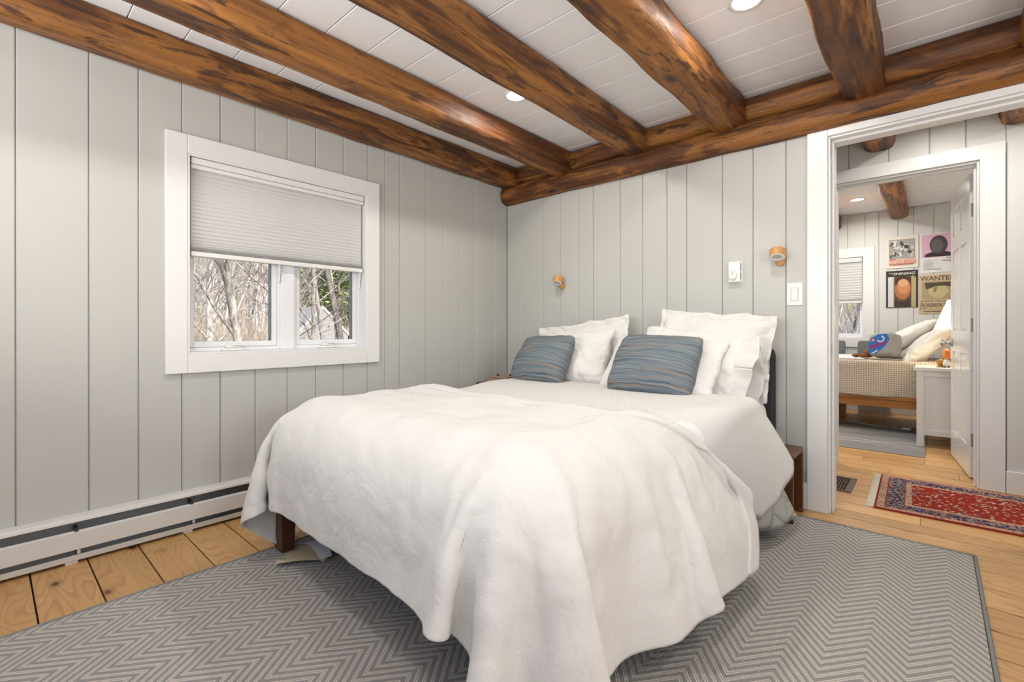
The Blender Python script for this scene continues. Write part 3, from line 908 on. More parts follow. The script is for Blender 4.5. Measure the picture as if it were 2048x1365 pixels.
# laid-out cloth of the duvet: x, y, z in millimetres, each row written as steps from point to point
DUVET_ROWS = (
 (538,0,0,0,0,0,0,0,0,0,1,3,8,12,14,19,21,23,26,28,27,30,29,30,29,30,29,30,30,29,30,29,30,29,30,29,30,29,30,29,30,29,30,29,30,29,30,29,30,29,30,29,30,29,30,29,30,30,29,30,29,29,38,32,31,28,27,27,7,19,15,16,16,20,21,16,-7,5,13,8,6,7,7,7),
 (537,0,0,0,0,-1,1,0,1,0,1,3,8,12,14,19,21,23,26,28,28,29,30,29,30,29,30,29,30,29,30,30,29,30,29,30,29,30,29,30,29,30,29,30,29,30,30,29,30,29,30,29,30,29,30,29,30,29,30,29,30,29,35,32,32,29,28,16,17,16,19,20,18,21,17,-7,3,13,12,7,7,7,6,7),
 (537,0,-1,-1,0,0,1,1,1,0,1,3,8,12,14,19,21,23,26,28,28,29,30,30,29,30,29,30,29,30,29,30,30,29,30,29,30,29,30,29,30,29,30,30,29,30,29,30,29,30,29,30,29,30,30,29,30,29,30,29,30,29,34,32,31,23,27,36,12,17,21,20,17,12,-2,1,12,13,13,7,5,7,7,7),
 (536,-1,-1,0,1,2,1,0,0,0,1,3,8,12,14,19,21,23,26,27,29,30,29,30,29,30,30,29,30,29,30,29,30,30,29,30,29,30,29,30,29,30,30,29,30,29,30,29,30,30,29,30,29,30,29,30,29,30,30,29,30,30,31,33,29,30,26,13,38,17,13,11,8,11,5,12,13,16,9,5,6,7,7,7),
 (535,-1,-1,3,2,0,0,0,-1,1,1,3,8,12,14,19,21,23,26,27,30,29,30,29,30,29,30,30,29,30,29,30,29,30,30,29,30,29,30,29,30,30,29,30,29,30,30,29,30,29,30,29,30,30,29,30,29,30,29,30,30,30,30,32,29,24,25,28,8,18,13,12,14,15,14,13,18,9,6,8,7,7,7,7),
 (535,-2,2,3,0,-1,-1,0,1,1,1,3,9,11,14,19,21,23,26,27,30,29,30,30,29,30,29,30,30,29,30,29,30,30,29,30,29,30,29,30,30,29,30,29,30,30,29,30,29,30,30,29,30,29,30,30,29,30,29,30,29,30,32,29,29,29,26,17,21,8,13,14,14,15,15,18,10,7,9,7,7,7,7,7),
 (534,0,3,0,-1,-1,0,2,1,0,1,3,9,11,14,19,21,23,26,28,29,30,29,30,30,29,30,29,30,30,29,30,29,30,30,29,30,29,30,30,29,30,29,30,30,29,30,29,30,30,29,30,29,30,30,29,30,30,29,30,29,30,29,33,27,27,21,25,14,20,14,14,14,13,15,7,10,13,8,5,7,7,7,8),
 (534,2,1,-1,-1,1,1,1,0,0,1,3,9,11,14,19,21,23,26,28,29,30,30,29,30,30,29,30,29,30,30,29,30,29,30,30,29,30,30,29,30,29,30,30,29,30,30,29,30,29,30,30,29,30,29,30,30,29,30,30,29,30,30,29,32,20,31,16,19,8,16,17,15,16,7,12,12,13,5,8,7,7,10,4),
 (534,2,0,-1,1,1,1,0,0,0,1,3,9,11,14,19,21,23,26,28,30,29,30,30,29,30,30,29,30,29,30,30,29,30,30,29,30,29,30,30,29,30,30,29,30,30,29,30,29,30,30,29,30,30,29,30,30,29,30,29,30,30,30,28,28,30,18,28,11,15,6,15,15,15,13,13,14,7,9,7,9,10,2,7),
 (534,1,0,0,1,1,0,0,1,0,1,3,9,11,14,19,21,24,25,28,30,30,29,30,30,29,30,30,29,30,29,30,30,29,30,30,29,30,30,29,30,30,29,30,30,29,30,30,29,30,29,30,30,29,30,30,29,30,30,29,30,29,31,27,29,24,30,13,26,7,9,11,15,15,13,15,11,8,8,12,9,1,7,7),
 (533,2,0,1,0,1,0,0,1,0,1,3,9,11,14,19,21,24,26,28,29,30,30,29,30,30,29,30,30,29,30,30,29,30,30,29,30,30,29,30,30,29,30,30,29,30,30,29,30,30,29,30,30,29,30,30,29,30,30,29,30,29,28,32,24,28,20,29,9,24,9,7,10,14,14,13,11,14,10,7,0,7,7,7),
 (533,1,1,1,0,0,1,0,0,1,1,3,9,11,14,19,22,23,27,27,30,29,30,30,29,30,30,29,30,30,29,30,30,29,30,30,29,30,30,29,30,30,30,29,30,30,29,30,30,29,30,30,29,30,30,29,30,30,29,30,30,28,30,27,32,19,28,15,27,5,21,13,9,7,13,13,16,10,7,1,7,7,7,7),
 (532,2,1,0,1,1,0,1,0,0,1,3,9,11,15,19,22,23,26,28,29,30,29,30,30,29,30,30,29,30,30,29,30,30,30,29,30,30,29,30,30,29,30,30,30,29,30,30,29,30,30,29,30,30,29,30,30,30,29,30,30,27,29,30,26,30,17,23,12,23,4,20,16,11,12,12,7,4,7,7,7,7,8,7),
 (532,1,1,1,0,1,0,0,0,1,1,4,9,11,15,19,22,23,27,27,29,30,30,29,30,30,29,30,30,30,29,30,30,29,30,30,29,30,30,30,29,30,30,29,30,30,30,29,30,30,29,30,30,30,29,30,30,29,30,30,29,28,29,29,27,23,31,13,19,4,25,4,16,19,10,5,8,9,8,7,7,8,7,11),
 (531,2,1,1,0,0,-1,1,2,1,1,3,8,13,14,19,22,24,26,28,28,30,30,30,29,30,30,30,29,30,30,29,30,30,30,29,30,30,29,30,30,30,29,30,30,30,29,30,30,29,30,30,30,29,30,30,29,30,30,30,29,26,31,28,27,25,20,31,10,16,-1,24,5,13,12,13,9,6,8,7,8,7,16,24),
 (530,2,2,1,0,0,-1,0,0,1,2,5,9,11,15,19,23,23,27,27,29,29,30,30,30,29,30,30,30,29,30,30,30,29,30,30,30,29,30,30,29,30,30,30,29,30,30,30,29,30,30,30,29,30,30,30,29,30,30,29,30,27,29,29,26,23,23,17,32,15,1,1,23,7,14,10,6,8,8,7,10,19,25,29),
 (529,2,3,1,1,1,0,0,0,-1,3,3,8,12,15,19,23,23,27,28,28,30,30,29,30,30,30,29,30,30,30,29,30,30,30,29,30,30,30,29,30,30,30,29,30,30,30,29,30,30,30,29,30,30,30,29,30,30,30,29,30,26,30,29,26,24,21,18,16,27,18,0,-1,21,7,8,9,8,9,17,24,18,28,8),
 (527,3,3,2,1,1,0,-1,2,0,0,4,8,13,14,20,22,23,27,28,28,30,30,30,29,30,30,30,29,30,30,30,30,29,30,30,30,29,30,30,30,29,30,30,30,29,30,30,30,30,29,30,30,30,29,30,30,30,29,30,30,27,30,28,25,25,20,19,14,11,28,22,3,-5,12,12,13,14,15,24,19,18,5,6),
 (525,3,4,2,2,0,1,-1,0,0,2,5,8,10,16,20,22,23,27,28,29,29,30,30,30,30,29,30,30,30,29,30,30,30,30,29,30,30,30,29,30,30,30,30,29,30,30,30,29,30,30,30,30,29,30,30,30,30,29,30,30,28,28,30,24,24,22,17,14,9,12,28,25,9,13,13,13,13,13,11,10,5,3,-5),
 (522,4,4,3,2,1,0,1,0,-1,3,4,6,14,14,20,21,24,27,28,29,30,30,29,30,30,30,29,30,30,30,30,29,30,30,30,30,29,30,30,30,30,29,30,30,30,30,29,30,30,30,30,29,30,30,30,30,29,30,30,30,28,30,26,28,21,21,21,11,12,7,11,23,27,13,12,12,13,11,5,3,2,2,4),
 (518,5,4,4,3,2,0,0,1,1,-1,4,10,10,16,19,23,23,26,29,29,30,30,30,29,30,30,30,30,29,30,30,30,30,30,29,30,30,30,30,29,30,30,30,30,29,30,30,30,30,30,29,30,30,30,30,29,30,30,30,30,29,28,29,24,27,16,18,19,8,8,9,14,14,11,12,12,13,11,4,5,5,6,9),
 (513,5,5,4,5,3,2,-1,0,-1,5,3,6,11,18,19,20,25,26,29,29,30,30,30,30,30,29,30,30,30,30,30,29,30,30,30,30,30,29,30,30,30,30,29,30,30,30,30,30,29,30,30,30,30,30,29,30,30,30,30,29,30,29,26,28,20,26,13,13,18,9,8,9,14,12,5,9,9,9,7,7,9,10,9),
 (505,5,6,5,5,5,4,2,1,-1,0,3,12,12,12,19,24,23,27,28,30,30,29,30,30,30,30,30,30,29,30,30,30,30,30,29,30,30,30,30,30,29,30,30,30,30,30,29,30,30,30,30,30,29,30,30,30,30,30,30,29,30,29,27,25,26,16,24,7,10,16,12,12,10,8,5,9,9,9,9,11,7,7,8),
 (495,5,5,6,5,6,6,5,4,-1,3,4,5,11,19,19,20,26,26,28,30,30,30,30,29,30,30,30,30,30,30,29,30,30,30,30,30,30,29,30,30,30,30,30,30,29,30,30,30,30,30,30,29,30,30,30,30,30,30,29,30,30,29,26,27,21,25,12,21,3,7,13,12,11,9,9,9,9,9,9,13,6,9,5),
 (484,5,4,6,5,6,5,6,8,7,5,3,8,11,11,20,25,23,27,28,30,30,30,30,30,30,30,29,30,30,30,30,30,30,30,29,30,30,30,30,30,30,30,29,30,30,30,30,30,30,30,29,30,30,30,30,30,30,30,30,30,29,29,27,26,21,19,24,11,18,1,5,13,10,9,9,9,9,11,13,10,6,4,3),
 (491,1,2,2,4,3,4,5,4,6,6,6,11,12,21,19,20,25,27,28,30,30,30,30,30,30,30,29,30,30,30,30,30,30,30,30,30,30,29,30,30,30,30,30,30,30,29,30,30,30,30,30,30,30,30,30,30,30,30,30,29,30,29,26,25,25,17,17,24,13,11,6,0,8,9,11,11,13,11,7,3,2,0,-1),
 (509,2,1,0,0,3,2,3,2,3,3,6,10,12,22,18,23,23,27,28,30,30,30,30,29,30,30,30,30,30,30,30,30,30,30,29,30,30,30,30,30,30,30,30,30,29,30,30,30,30,30,30,30,30,30,30,30,30,30,30,30,29,29,26,26,22,23,12,15,21,13,11,10,8,8,8,7,6,4,1,-1,-1,-1,0),
 (505,12,4,4,3,2,2,2,2,1,-4,11,8,12,9,23,22,24,26,29,30,29,30,30,30,30,30,30,30,30,29,30,30,30,30,30,30,30,30,30,30,30,30,30,30,29,30,30,30,30,30,30,30,30,30,30,30,30,30,30,30,30,28,26,25,23,19,23,6,9,9,17,11,4,7,6,6,5,3,0,-1,0,1,0),
 (494,7,11,7,3,3,3,4,3,4,3,-3,12,7,19,17,23,24,26,30,29,30,30,30,30,30,30,30,29,30,30,30,30,30,30,30,30,30,30,30,30,30,30,30,29,30,30,30,30,30,30,30,30,30,30,30,30,30,30,30,30,30,29,26,25,22,20,15,20,8,4,-1,11,10,0,5,4,5,4,0,1,1,1,1),
 (478,9,10,3,3,2,4,3,4,4,5,6,12,19,14,19,21,24,27,29,29,30,30,30,30,30,30,30,30,30,30,30,30,30,30,30,30,30,30,30,30,30,30,29,30,30,30,30,30,30,30,30,30,30,30,30,30,30,30,29,32,29,30,26,24,23,18,19,11,15,-1,3,0,5,3,3,4,5,3,2,2,2,1,2),
 (463,8,10,12,-7,5,5,5,7,8,14,11,10,7,17,20,22,24,26,29,29,30,30,31,30,30,29,30,30,30,30,30,30,30,30,30,30,30,30,30,30,30,29,30,30,30,30,30,30,30,30,30,30,29,31,30,30,30,30,29,31,31,29,26,25,22,19,17,13,8,12,-4,0,1,2,3,2,3,3,2,3,2,2,2),
 (479,-9,-1,9,17,-1,5,7,7,6,7,7,10,16,18,18,22,24,26,29,30,29,31,30,30,30,30,29,30,30,30,30,30,30,30,30,30,30,30,30,30,29,30,30,30,30,30,30,30,30,30,29,30,30,30,30,30,30,30,30,31,31,29,27,26,21,20,14,14,11,2,10,0,0,2,0,1,0,1,2,2,2,2,3),
 (478,-6,14,7,8,9,9,7,7,5,4,3,1,17,15,19,22,24,26,28,29,30,30,30,30,30,30,30,29,30,30,30,30,30,30,30,30,30,30,30,29,30,30,30,30,30,30,30,30,29,30,30,30,30,30,30,30,30,30,29,31,32,29,28,24,25,16,19,10,8,10,-2,7,1,0,0,0,0,1,2,2,3,2,3),
 (474,15,14,9,9,8,6,4,2,0,0,-1,15,11,16,18,20,24,26,28,29,30,30,29,30,30,30,30,30,29,30,30,30,30,30,30,30,30,30,30,29,30,30,30,30,30,30,30,29,30,30,30,30,30,30,29,30,30,30,30,30,31,30,29,27,20,24,10,17,9,7,-3,-1,1,1,1,1,2,3,3,3,3,3,1),
 (491,14,14,7,8,2,-1,-4,0,2,2,12,10,14,16,13,24,22,27,25,30,29,30,30,29,30,30,30,30,30,29,30,30,30,30,30,30,30,30,30,29,30,30,30,30,30,30,29,30,30,30,30,30,29,30,30,30,29,30,29,31,31,29,29,30,24,13,24,5,9,5,9,-1,-2,-2,2,2,3,3,4,3,2,1,0),
 (506,15,4,7,-5,-2,0,5,8,-3,14,8,8,13,7,23,16,26,23,26,29,29,30,30,30,29,30,30,30,30,29,30,30,30,30,30,30,30,30,29,30,30,30,30,30,30,29,30,30,30,30,30,29,30,30,30,29,30,29,29,30,30,31,28,27,31,18,9,23,8,4,-4,0,1,3,3,4,2,3,2,1,1,-1,-1),
 (522,-1,7,-9,2,5,10,6,-7,15,8,7,8,1,22,11,25,25,15,29,28,29,29,30,30,29,30,30,30,30,30,29,30,30,30,30,30,30,29,30,30,30,30,30,30,29,30,30,30,30,30,29,30,30,30,29,30,29,28,30,29,29,31,29,27,25,33,0,21,2,15,4,1,1,2,2,1,1,1,0,-1,-2,-2,-2),
 (515,9,-9,8,4,13,4,-8,13,1,1,10,9,19,6,23,14,26,15,27,28,29,30,30,30,29,30,30,30,30,30,29,30,30,30,30,30,30,29,30,30,30,30,30,30,29,30,30,30,30,29,30,30,30,30,29,30,28,29,29,28,27,31,29,28,26,23,32,-12,16,9,6,4,3,0,1,0,0,-1,-3,-3,-3,-3,-4),
 (517,-3,13,2,14,3,-8,9,-2,-2,13,12,16,4,21,4,26,11,27,25,26,29,30,30,30,30,29,30,30,30,30,29,30,30,30,30,30,30,29,30,30,30,30,30,30,29,30,30,30,30,29,30,30,30,30,29,30,28,28,29,26,25,32,29,28,27,20,31,20,-15,0,5,3,3,0,1,1,0,0,-3,-3,-4,-3,-4),
 (518,14,-1,14,-2,2,-3,-9,4,15,16,14,7,16,-7,23,11,20,19,27,30,29,30,30,30,30,29,30,30,30,30,30,29,30,30,30,30,30,29,30,30,30,30,30,30,29,30,30,30,30,29,30,30,30,29,30,30,27,30,28,21,25,32,30,25,29,24,19,31,13,-13,-12,-2,1,0,-1,0,2,-3,-4,-3,-4,-2,-2),
 (536,-1,11,-6,2,-7,-9,8,14,18,15,9,14,-11,9,18,11,28,16,23,29,30,30,30,30,30,29,30,30,30,30,30,29,30,30,30,30,30,29,30,30,30,30,30,30,29,30,30,30,30,29,30,30,30,29,30,28,30,28,27,20,26,28,32,26,22,31,14,26,28,9,-10,-15,-11,-4,-5,-3,-3,-2,-2,-1,-2,-1,-1),
 (541,4,-7,-1,-9,-9,11,14,20,15,13,11,-13,6,9,13,23,6,27,23,30,30,30,30,30,30,29,30,30,30,30,30,29,30,30,30,30,30,30,29,30,30,30,30,30,29,30,30,30,30,29,30,30,30,29,29,30,29,26,28,21,14,32,32,29,18,26,30,11,28,27,8,-17,-3,-4,-5,-5,-5,-3,-1,-1,-1,-1,-1),
 (528,10,-6,-10,-8,12,14,20,17,14,11,-13,2,9,9,15,22,-4,27,28,30,30,30,30,30,30,29,30,30,30,30,30,29,30,30,30,30,30,30,29,30,30,30,30,30,29,30,30,30,30,29,30,30,29,30,30,29,30,22,29,25,5,31,31,31,24,17,23,28,12,28,23,10,-13,-9,-5,-4,0,-2,-1,-1,-1,0,-1),
 (529,-6,-5,-10,14,14,20,18,16,11,-13,-1,8,9,11,23,-6,12,27,26,30,30,30,30,30,30,29,30,30,30,30,30,29,30,30,30,30,30,30,29,30,30,30,30,30,30,29,30,30,30,29,30,30,30,29,29,30,30,19,30,27,-2,31,30,30,29,18,15,20,25,17,27,21,12,-5,-10,-8,-7,-4,-2,-2,-1,-1,-1),
 (514,-3,-8,15,14,19,19,18,12,-12,-4,6,10,8,18,16,-18,21,24,29,30,29,30,30,30,30,29,30,30,30,30,30,29,30,30,30,30,30,30,29,30,30,30,30,30,30,30,29,30,30,30,29,30,30,29,30,29,30,18,28,30,-9,30,29,29,31,12,21,14,20,24,24,22,19,14,3,-6,-10,-8,-5,-4,-4,-4,-3),
 (504,-7,16,13,19,20,20,14,-10,-7,4,9,8,14,23,-2,-18,26,24,28,30,29,30,30,30,30,29,30,30,30,30,30,29,30,30,30,30,30,30,29,30,30,30,30,30,30,30,29,30,30,30,29,30,30,29,30,30,29,19,26,31,-15,29,28,30,29,22,3,20,15,22,24,24,20,18,15,9,0,-7,-7,-6,-6,-5,-5),
 (493,12,15,19,21,21,16,-8,-7,0,8,9,11,21,17,-22,-7,30,21,29,30,29,29,30,30,30,29,30,30,30,30,30,29,30,30,30,30,30,30,29,30,30,30,30,30,30,30,30,29,30,30,29,30,30,30,29,30,29,20,25,30,-16,20,30,30,25,30,10,1,18,18,23,24,23,18,18,16,13,7,-2,-6,-7,-6,-4),
 (511,3,22,18,22,18,-1,-11,-3,6,9,11,17,23,0,-26,1,30,21,29,29,29,29,30,30,30,29,30,30,30,30,30,29,30,30,30,30,30,30,29,30,30,30,30,30,30,30,30,29,30,30,29,30,30,30,30,29,28,21,25,30,-15,10,30,30,24,30,20,-1,5,18,19,23,23,21,19,17,17,14,12,6,-2,-7,-3),
 (511,19,17,23,20,5,-10,-8,4,8,10,16,22,16,-13,-27,7,30,22,29,29,29,28,30,30,30,29,30,30,30,30,30,29,30,30,30,30,30,30,29,30,30,30,30,30,30,30,30,29,30,30,30,29,30,30,30,29,27,23,24,29,-13,2,29,29,26,25,27,8,-5,8,18,21,22,21,22,18,17,11,12,17,15,11,-4),
 (518,22,23,22,9,-4,-12,-1,7,10,14,20,23,5,-23,-25,15,27,22,29,30,28,28,30,30,30,29,30,30,30,30,29,30,30,30,30,30,30,30,29,30,30,30,30,30,30,30,30,29,30,30,30,30,29,30,30,29,27,23,24,29,-7,-10,26,29,28,20,30,18,-1,-5,11,18,21,21,21,21,17,14,9,13,14,30,25),
 (531,24,24,12,2,-13,-4,4,9,12,19,24,17,-10,-27,-20,20,26,23,29,30,28,27,30,30,30,29,30,30,30,30,29,30,30,30,30,30,30,30,29,30,30,30,30,30,30,30,30,29,30,30,30,30,30,29,30,28,27,25,23,29,-4,-17,21,29,28,20,26,26,8,-7,-1,12,18,20,22,21,20,15,10,13,25,29,30),
 (547,24,13,11,-12,-8,1,7,12,17,23,23,7,-20,-28,-15,24,22,26,29,29,28,27,30,30,30,29,30,30,30,30,29,30,30,30,30,30,30,30,29,30,30,30,30,30,30,30,30,29,30,30,30,30,30,29,30,28,27,25,23,28,-2,-20,14,28,29,22,20,28,18,0,-8,1,14,18,20,22,21,18,15,15,30,30,29),
 (560,17,18,-10,-9,-2,5,10,16,20,25,19,-6,-26,-27,-9,27,22,25,29,29,28,26,30,30,29,30,30,30,30,30,29,30,30,30,30,30,30,30,29,30,30,30,30,30,30,30,30,29,30,30,30,30,30,29,30,28,27,25,23,28,0,-22,6,28,28,24,18,24,25,10,-6,-8,4,14,19,21,22,17,17,30,29,30,29),
 (571,21,-8,-6,-4,1,8,14,20,23,20,18,-25,-25,-25,-2,29,21,24,30,29,27,27,29,30,29,30,30,30,30,30,29,30,30,30,30,30,30,30,29,30,30,30,30,30,30,30,30,29,30,30,30,30,30,29,29,29,27,25,23,28,1,-23,-1,25,29,25,19,19,26,19,1,-8,-6,5,16,19,21,21,30,30,29,30,30),
 (587,-3,0,-9,-1,4,11,19,23,24,20,2,-28,-26,-24,2,30,22,23,29,29,28,26,29,30,29,30,30,30,30,29,30,30,30,30,30,30,30,30,29,30,30,30,30,30,30,30,30,29,30,30,30,30,30,29,29,29,27,25,22,29,3,-25,-6,21,28,26,21,16,22,26,10,-4,-9,-4,7,20,24,30,29,30,30,29,30),
 (596,-10,-7,-3,-1,7,17,22,25,23,15,-10,-28,-27,-25,8,29,23,23,29,28,28,27,28,30,30,29,30,30,30,29,30,30,30,30,30,30,30,30,29,30,30,30,30,30,30,30,30,29,30,30,30,30,30,29,29,29,27,25,22,29,4,-25,-12,18,26,27,22,17,18,25,21,0,-7,-8,-4,22,29,30,29,30,30,30,29),
 (-1439,2,2,2,2,3,2,2,2,1,2,2,1,1,2,1,0,1,1,0,0,0,0,0,0,-1,0,-1,-1,-1,-1,-1,-2,-1,-2,-2,-2,-1,-2,-2,-3,-2,-2,-2,-2,-2,-2,-3,-2,-2,-2,-2,-1,-2,-2,-1,-2,-1,-1,-1,0,28,31,40,40,40,52,45,55,34,18,18,18,26,22,-10,-4,-10,-12,-17,-26,-26,-26,-26),
 (-1458,2,2,2,2,2,2,2,1,2,2,1,1,2,1,1,0,1,1,0,0,0,0,0,-1,0,-1,0,-1,-1,-1,-2,-1,-1,-2,-2,-2,-1,-2,-2,-2,-3,-2,-2,-2,-2,-2,-2,-2,-2,-2,-2,-2,-2,-1,-2,-1,-1,-1,-1,1,27,31,40,39,39,55,42,52,32,19,19,29,27,5,-4,-9,-11,-11,-18,-25,-26,-26,-25),
 (-1477,2,2,2,1,2,2,2,1,2,1,1,2,1,1,1,0,1,0,1,0,0,0,0,-1,0,-1,0,-1,-1,-1,-2,-1,-2,-1,-2,-2,-1,-2,-2,-2,-2,-2,-3,-2,-2,-2,-2,-2,-2,-2,-2,-1,-2,-2,-1,-1,-2,-1,-1,2,26,32,38,39,39,56,46,46,33,24,20,20,22,11,-8,-11,-11,-11,-18,-25,-25,-26,-25),
 (-1495,1,2,1,2,1,2,2,1,1,2,1,1,1,1,1,0,1,0,0,0,1,0,-1,0,0,-1,-1,0,-1,-2,-1,-1,-2,-1,-2,-2,-1,-2,-2,-2,-2,-2,-2,-2,-2,-2,-2,-2,-2,-2,-2,-2,-1,-2,-1,-2,-1,-1,-1,2,26,31,38,38,39,53,53,40,33,20,22,25,23,3,-10,-11,-11,-11,-18,-25,-25,-24,-25),
 (-1514,1,1,2,1,2,1,1,2,1,1,1,1,1,1,1,0,1,0,0,0,0,0,0,0,0,-1,-1,-1,-1,-1,-1,-1,-2,-1,-2,-1,-2,-2,-2,-2,-2,-2,-2,-2,-2,-2,-2,-2,-2,-2,-2,-1,-2,-1,-2,-1,-1,-1,-1,3,25,31,37,38,39,52,52,50,29,20,20,19,20,1,-11,-10,-11,-10,-19,-24,-25,-24,-25),
 (-1533,1,2,1,1,1,1,1,2,1,1,1,0,1,1,1,0,1,0,0,0,0,0,0,0,-1,0,-1,-1,-1,-1,-1,-1,-2,-1,-2,-1,-2,-2,-2,-2,-2,-2,-2,-2,-2,-2,-2,-2,-2,-1,-2,-2,-1,-2,-1,-2,-1,-1,-1,4,25,31,36,37,40,50,51,50,26,19,19,20,19,0,-10,-11,-10,-11,-19,-24,-24,-24,-24),
 (-1551,0,1,1,2,1,0,1,1,1,1,1,1,0,1,1,0,0,1,0,0,0,0,0,0,-1,0,-1,-1,-1,-1,-1,-1,-2,-1,-2,-1,-2,-2,-2,-2,-2,-2,-2,-2,-1,-2,-2,-2,-2,-2,-2,-1,-2,-1,-2,-1,-1,-1,-1,4,25,31,36,36,38,50,50,50,24,19,19,19,18,-2,-9,-11,-11,-11,-19,-23,-24,-24,-23),
 (-1570,1,0,1,1,1,1,0,1,1,1,0,1,1,0,1,0,0,1,0,0,0,0,0,0,-1,0,-1,-1,-1,-1,-1,-1,-2,-1,-2,-1,-2,-2,-2,-2,-1,-2,-2,-2,-2,-2,-2,-2,-2,-1,-2,-2,-1,-2,-1,-1,-2,-1,-1,6,23,31,37,35,37,49,49,49,24,18,17,18,18,-2,-10,-11,-11,-10,-20,-23,-23,-23,-24),
 (-1589,1,0,1,0,1,1,0,1,0,1,1,0,1,0,1,0,0,1,0,0,0,0,0,-1,0,-1,0,-1,-1,-1,-1,-1,-2,-1,-2,-1,-2,-2,-2,-1,-2,-2,-2,-2,-2,-2,-2,-1,-2,-2,-2,-1,-2,-1,-2,-1,-1,-1,-1,6,23,31,35,36,38,47,48,46,23,17,18,18,17,-4,-11,-10,-10,-11,-19,-23,-23,-23,-23),
 (-1608,1,0,0,1,0,1,0,1,0,1,0,1,0,0,1,0,0,0,1,0,0,0,0,-1,0,-1,0,-1,-1,-1,-1,-1,-2,-1,-2,-1,-2,-2,-1,-2,-2,-2,-2,-2,-2,-1,-2,-2,-2,-1,-2,-2,-1,-2,-1,-1,-1,-1,-1,6,23,30,35,35,38,47,46,47,19,17,17,17,17,-5,-11,-10,-10,-11,-19,-23,-21,-23,-23),
 (-1626,0,0,0,0,0,1,0,0,1,0,0,1,0,0,1,0,0,0,1,-1,1,0,-1,0,0,-1,-1,0,-1,-1,-1,-2,-1,-1,-2,-1,-2,-2,-1,-2,-2,-2,-2,-1,-2,-2,-2,-2,-1,-2,-2,-1,-2,-1,-1,-2,-1,-1,-1,7,22,32,34,33,38,47,46,45,17,17,15,16,17,-6,-10,-11,-10,-10,-20,-21,-22,-23,-22),
 (-1645,0,-1,0,0,0,1,0,0,0,1,0,0,0,1,0,0,0,0,0,0,0,0,0,0,0,-1,-1,0,-1,-1,-1,-2,-1,-1,-2,-1,-2,-2,-1,-2,-2,-2,-1,-2,-2,-2,-1,-2,-2,-2,-1,-2,-1,-1,-2,-1,-1,-1,-1,8,21,31,35,32,36,47,47,43,16,14,16,16,15,-7,-11,-9,-10,-10,-19,-22,-22,-22,-23),
 (-1664,0,-1,0,0,0,0,0,0,0,0,0,0,1,0,0,0,0,0,0,0,0,0,0,0,-1,0,-1,-1,0,-1,-2,-1,-1,-1,-2,-1,-2,-1,-2,-2,-2,-1,-2,-2,-2,-1,-2,-2,-1,-2,-2,-1,-2,-1,-1,-1,-1,-1,-1,8,21,30,34,34,37,42,47,45,12,14,14,15,16,-8,-11,-10,-9,-10,-20,-21,-22,-22,-22),
 (-1682,-1,-1,0,-1,0,0,0,0,-1,1,0,0,0,0,0,0,0,0,0,0,0,0,0,0,-1,0,-1,-1,-1,-1,-1,-1,-1,-1,-2,-1,-2,-1,-2,-2,-1,-2,-2,-2,-1,-2,-2,-1,-2,-2,-1,-2,-1,-1,-2,-1,-1,-1,-1,9,20,31,33,33,38,43,42,45,14,10,14,15,14,-9,-9,-10,-10,-10,-21,-21,-21,-22,-21),
 (-1701,-1,-1,-1,0,-1,0,0,-1,0,0,0,0,0,0,0,0,0,0,0,0,0,0,0,-1,0,0,-1,-1,-1,-1,-1,-1,-1,-1,-2,-1,-2,-1,-2,-2,-1,-2,-2,-1,-2,-2,-1,-2,-2,-1,-2,-1,-1,-2,-1,-1,-1,-1,-1,9,20,29,33,32,38,45,41,40,17,10,11,13,15,-10,-10,-10,-10,-10,-20,-21,-21,-20,-13),
 (-1720,-1,-1,-1,-1,0,-1,-1,0,0,0,0,-1,0,0,0,0,0,0,0,0,0,0,0,-1,0,-1,0,-1,-1,-1,-1,-1,-1,-1,-2,-1,-2,-1,-2,-1,-2,-2,-1,-2,-2,-1,-2,-2,-1,-2,-1,-2,-1,-1,-1,-2,-1,0,-1,9,20,29,31,32,37,44,45,36,15,11,10,11,13,-10,-10,-10,-10,-10,-20,-20,-18,-12,1),
 (-1738,-2,-1,-1,-1,-1,-1,0,-1,0,-1,0,0,0,-1,0,0,0,0,0,0,0,0,-1,0,0,-1,0,-1,-1,-1,-1,-1,-1,-1,-2,-1,-2,-1,-2,-1,-2,-1,-2,-2,-1,-2,-2,-1,-2,-1,-2,-1,-1,-2,-1,-1,-1,-1,-1,10,19,29,31,30,37,43,43,41,9,15,9,8,10,-10,-10,-10,-9,-11,-17,-10,-19,-5,-16),
 (-1757,-2,-2,-1,-1,-1,-1,0,-1,-1,0,0,-1,0,0,-1,0,0,0,0,0,0,0,-1,0,0,-1,-1,0,-1,-1,-1,-1,-1,-1,-2,-1,-2,-1,-2,-1,-2,-1,-2,-1,-2,-2,-1,-2,-1,-2,-1,-2,-1,-1,-1,-1,-1,-1,-1,10,19,28,30,30,36,42,42,39,16,7,14,11,1,-11,-9,-9,-8,-6,-8,-17,-18,-14,-15),
 (-1776,-2,-2,-1,-2,-1,-1,-1,0,-1,-1,0,-1,0,0,-1,0,0,0,0,-1,0,0,0,0,-1,0,-1,0,-1,-1,-1,-1,-1,-1,-2,-1,-1,-2,-1,-2,-1,-2,-2,-1,-2,-1,-2,-1,-2,-1,-2,-1,-1,-2,-1,-1,-1,-1,0,10,18,29,28,29,36,41,41,36,17,16,6,11,11,-9,-9,-8,-9,-10,-17,-19,-14,-13,1),
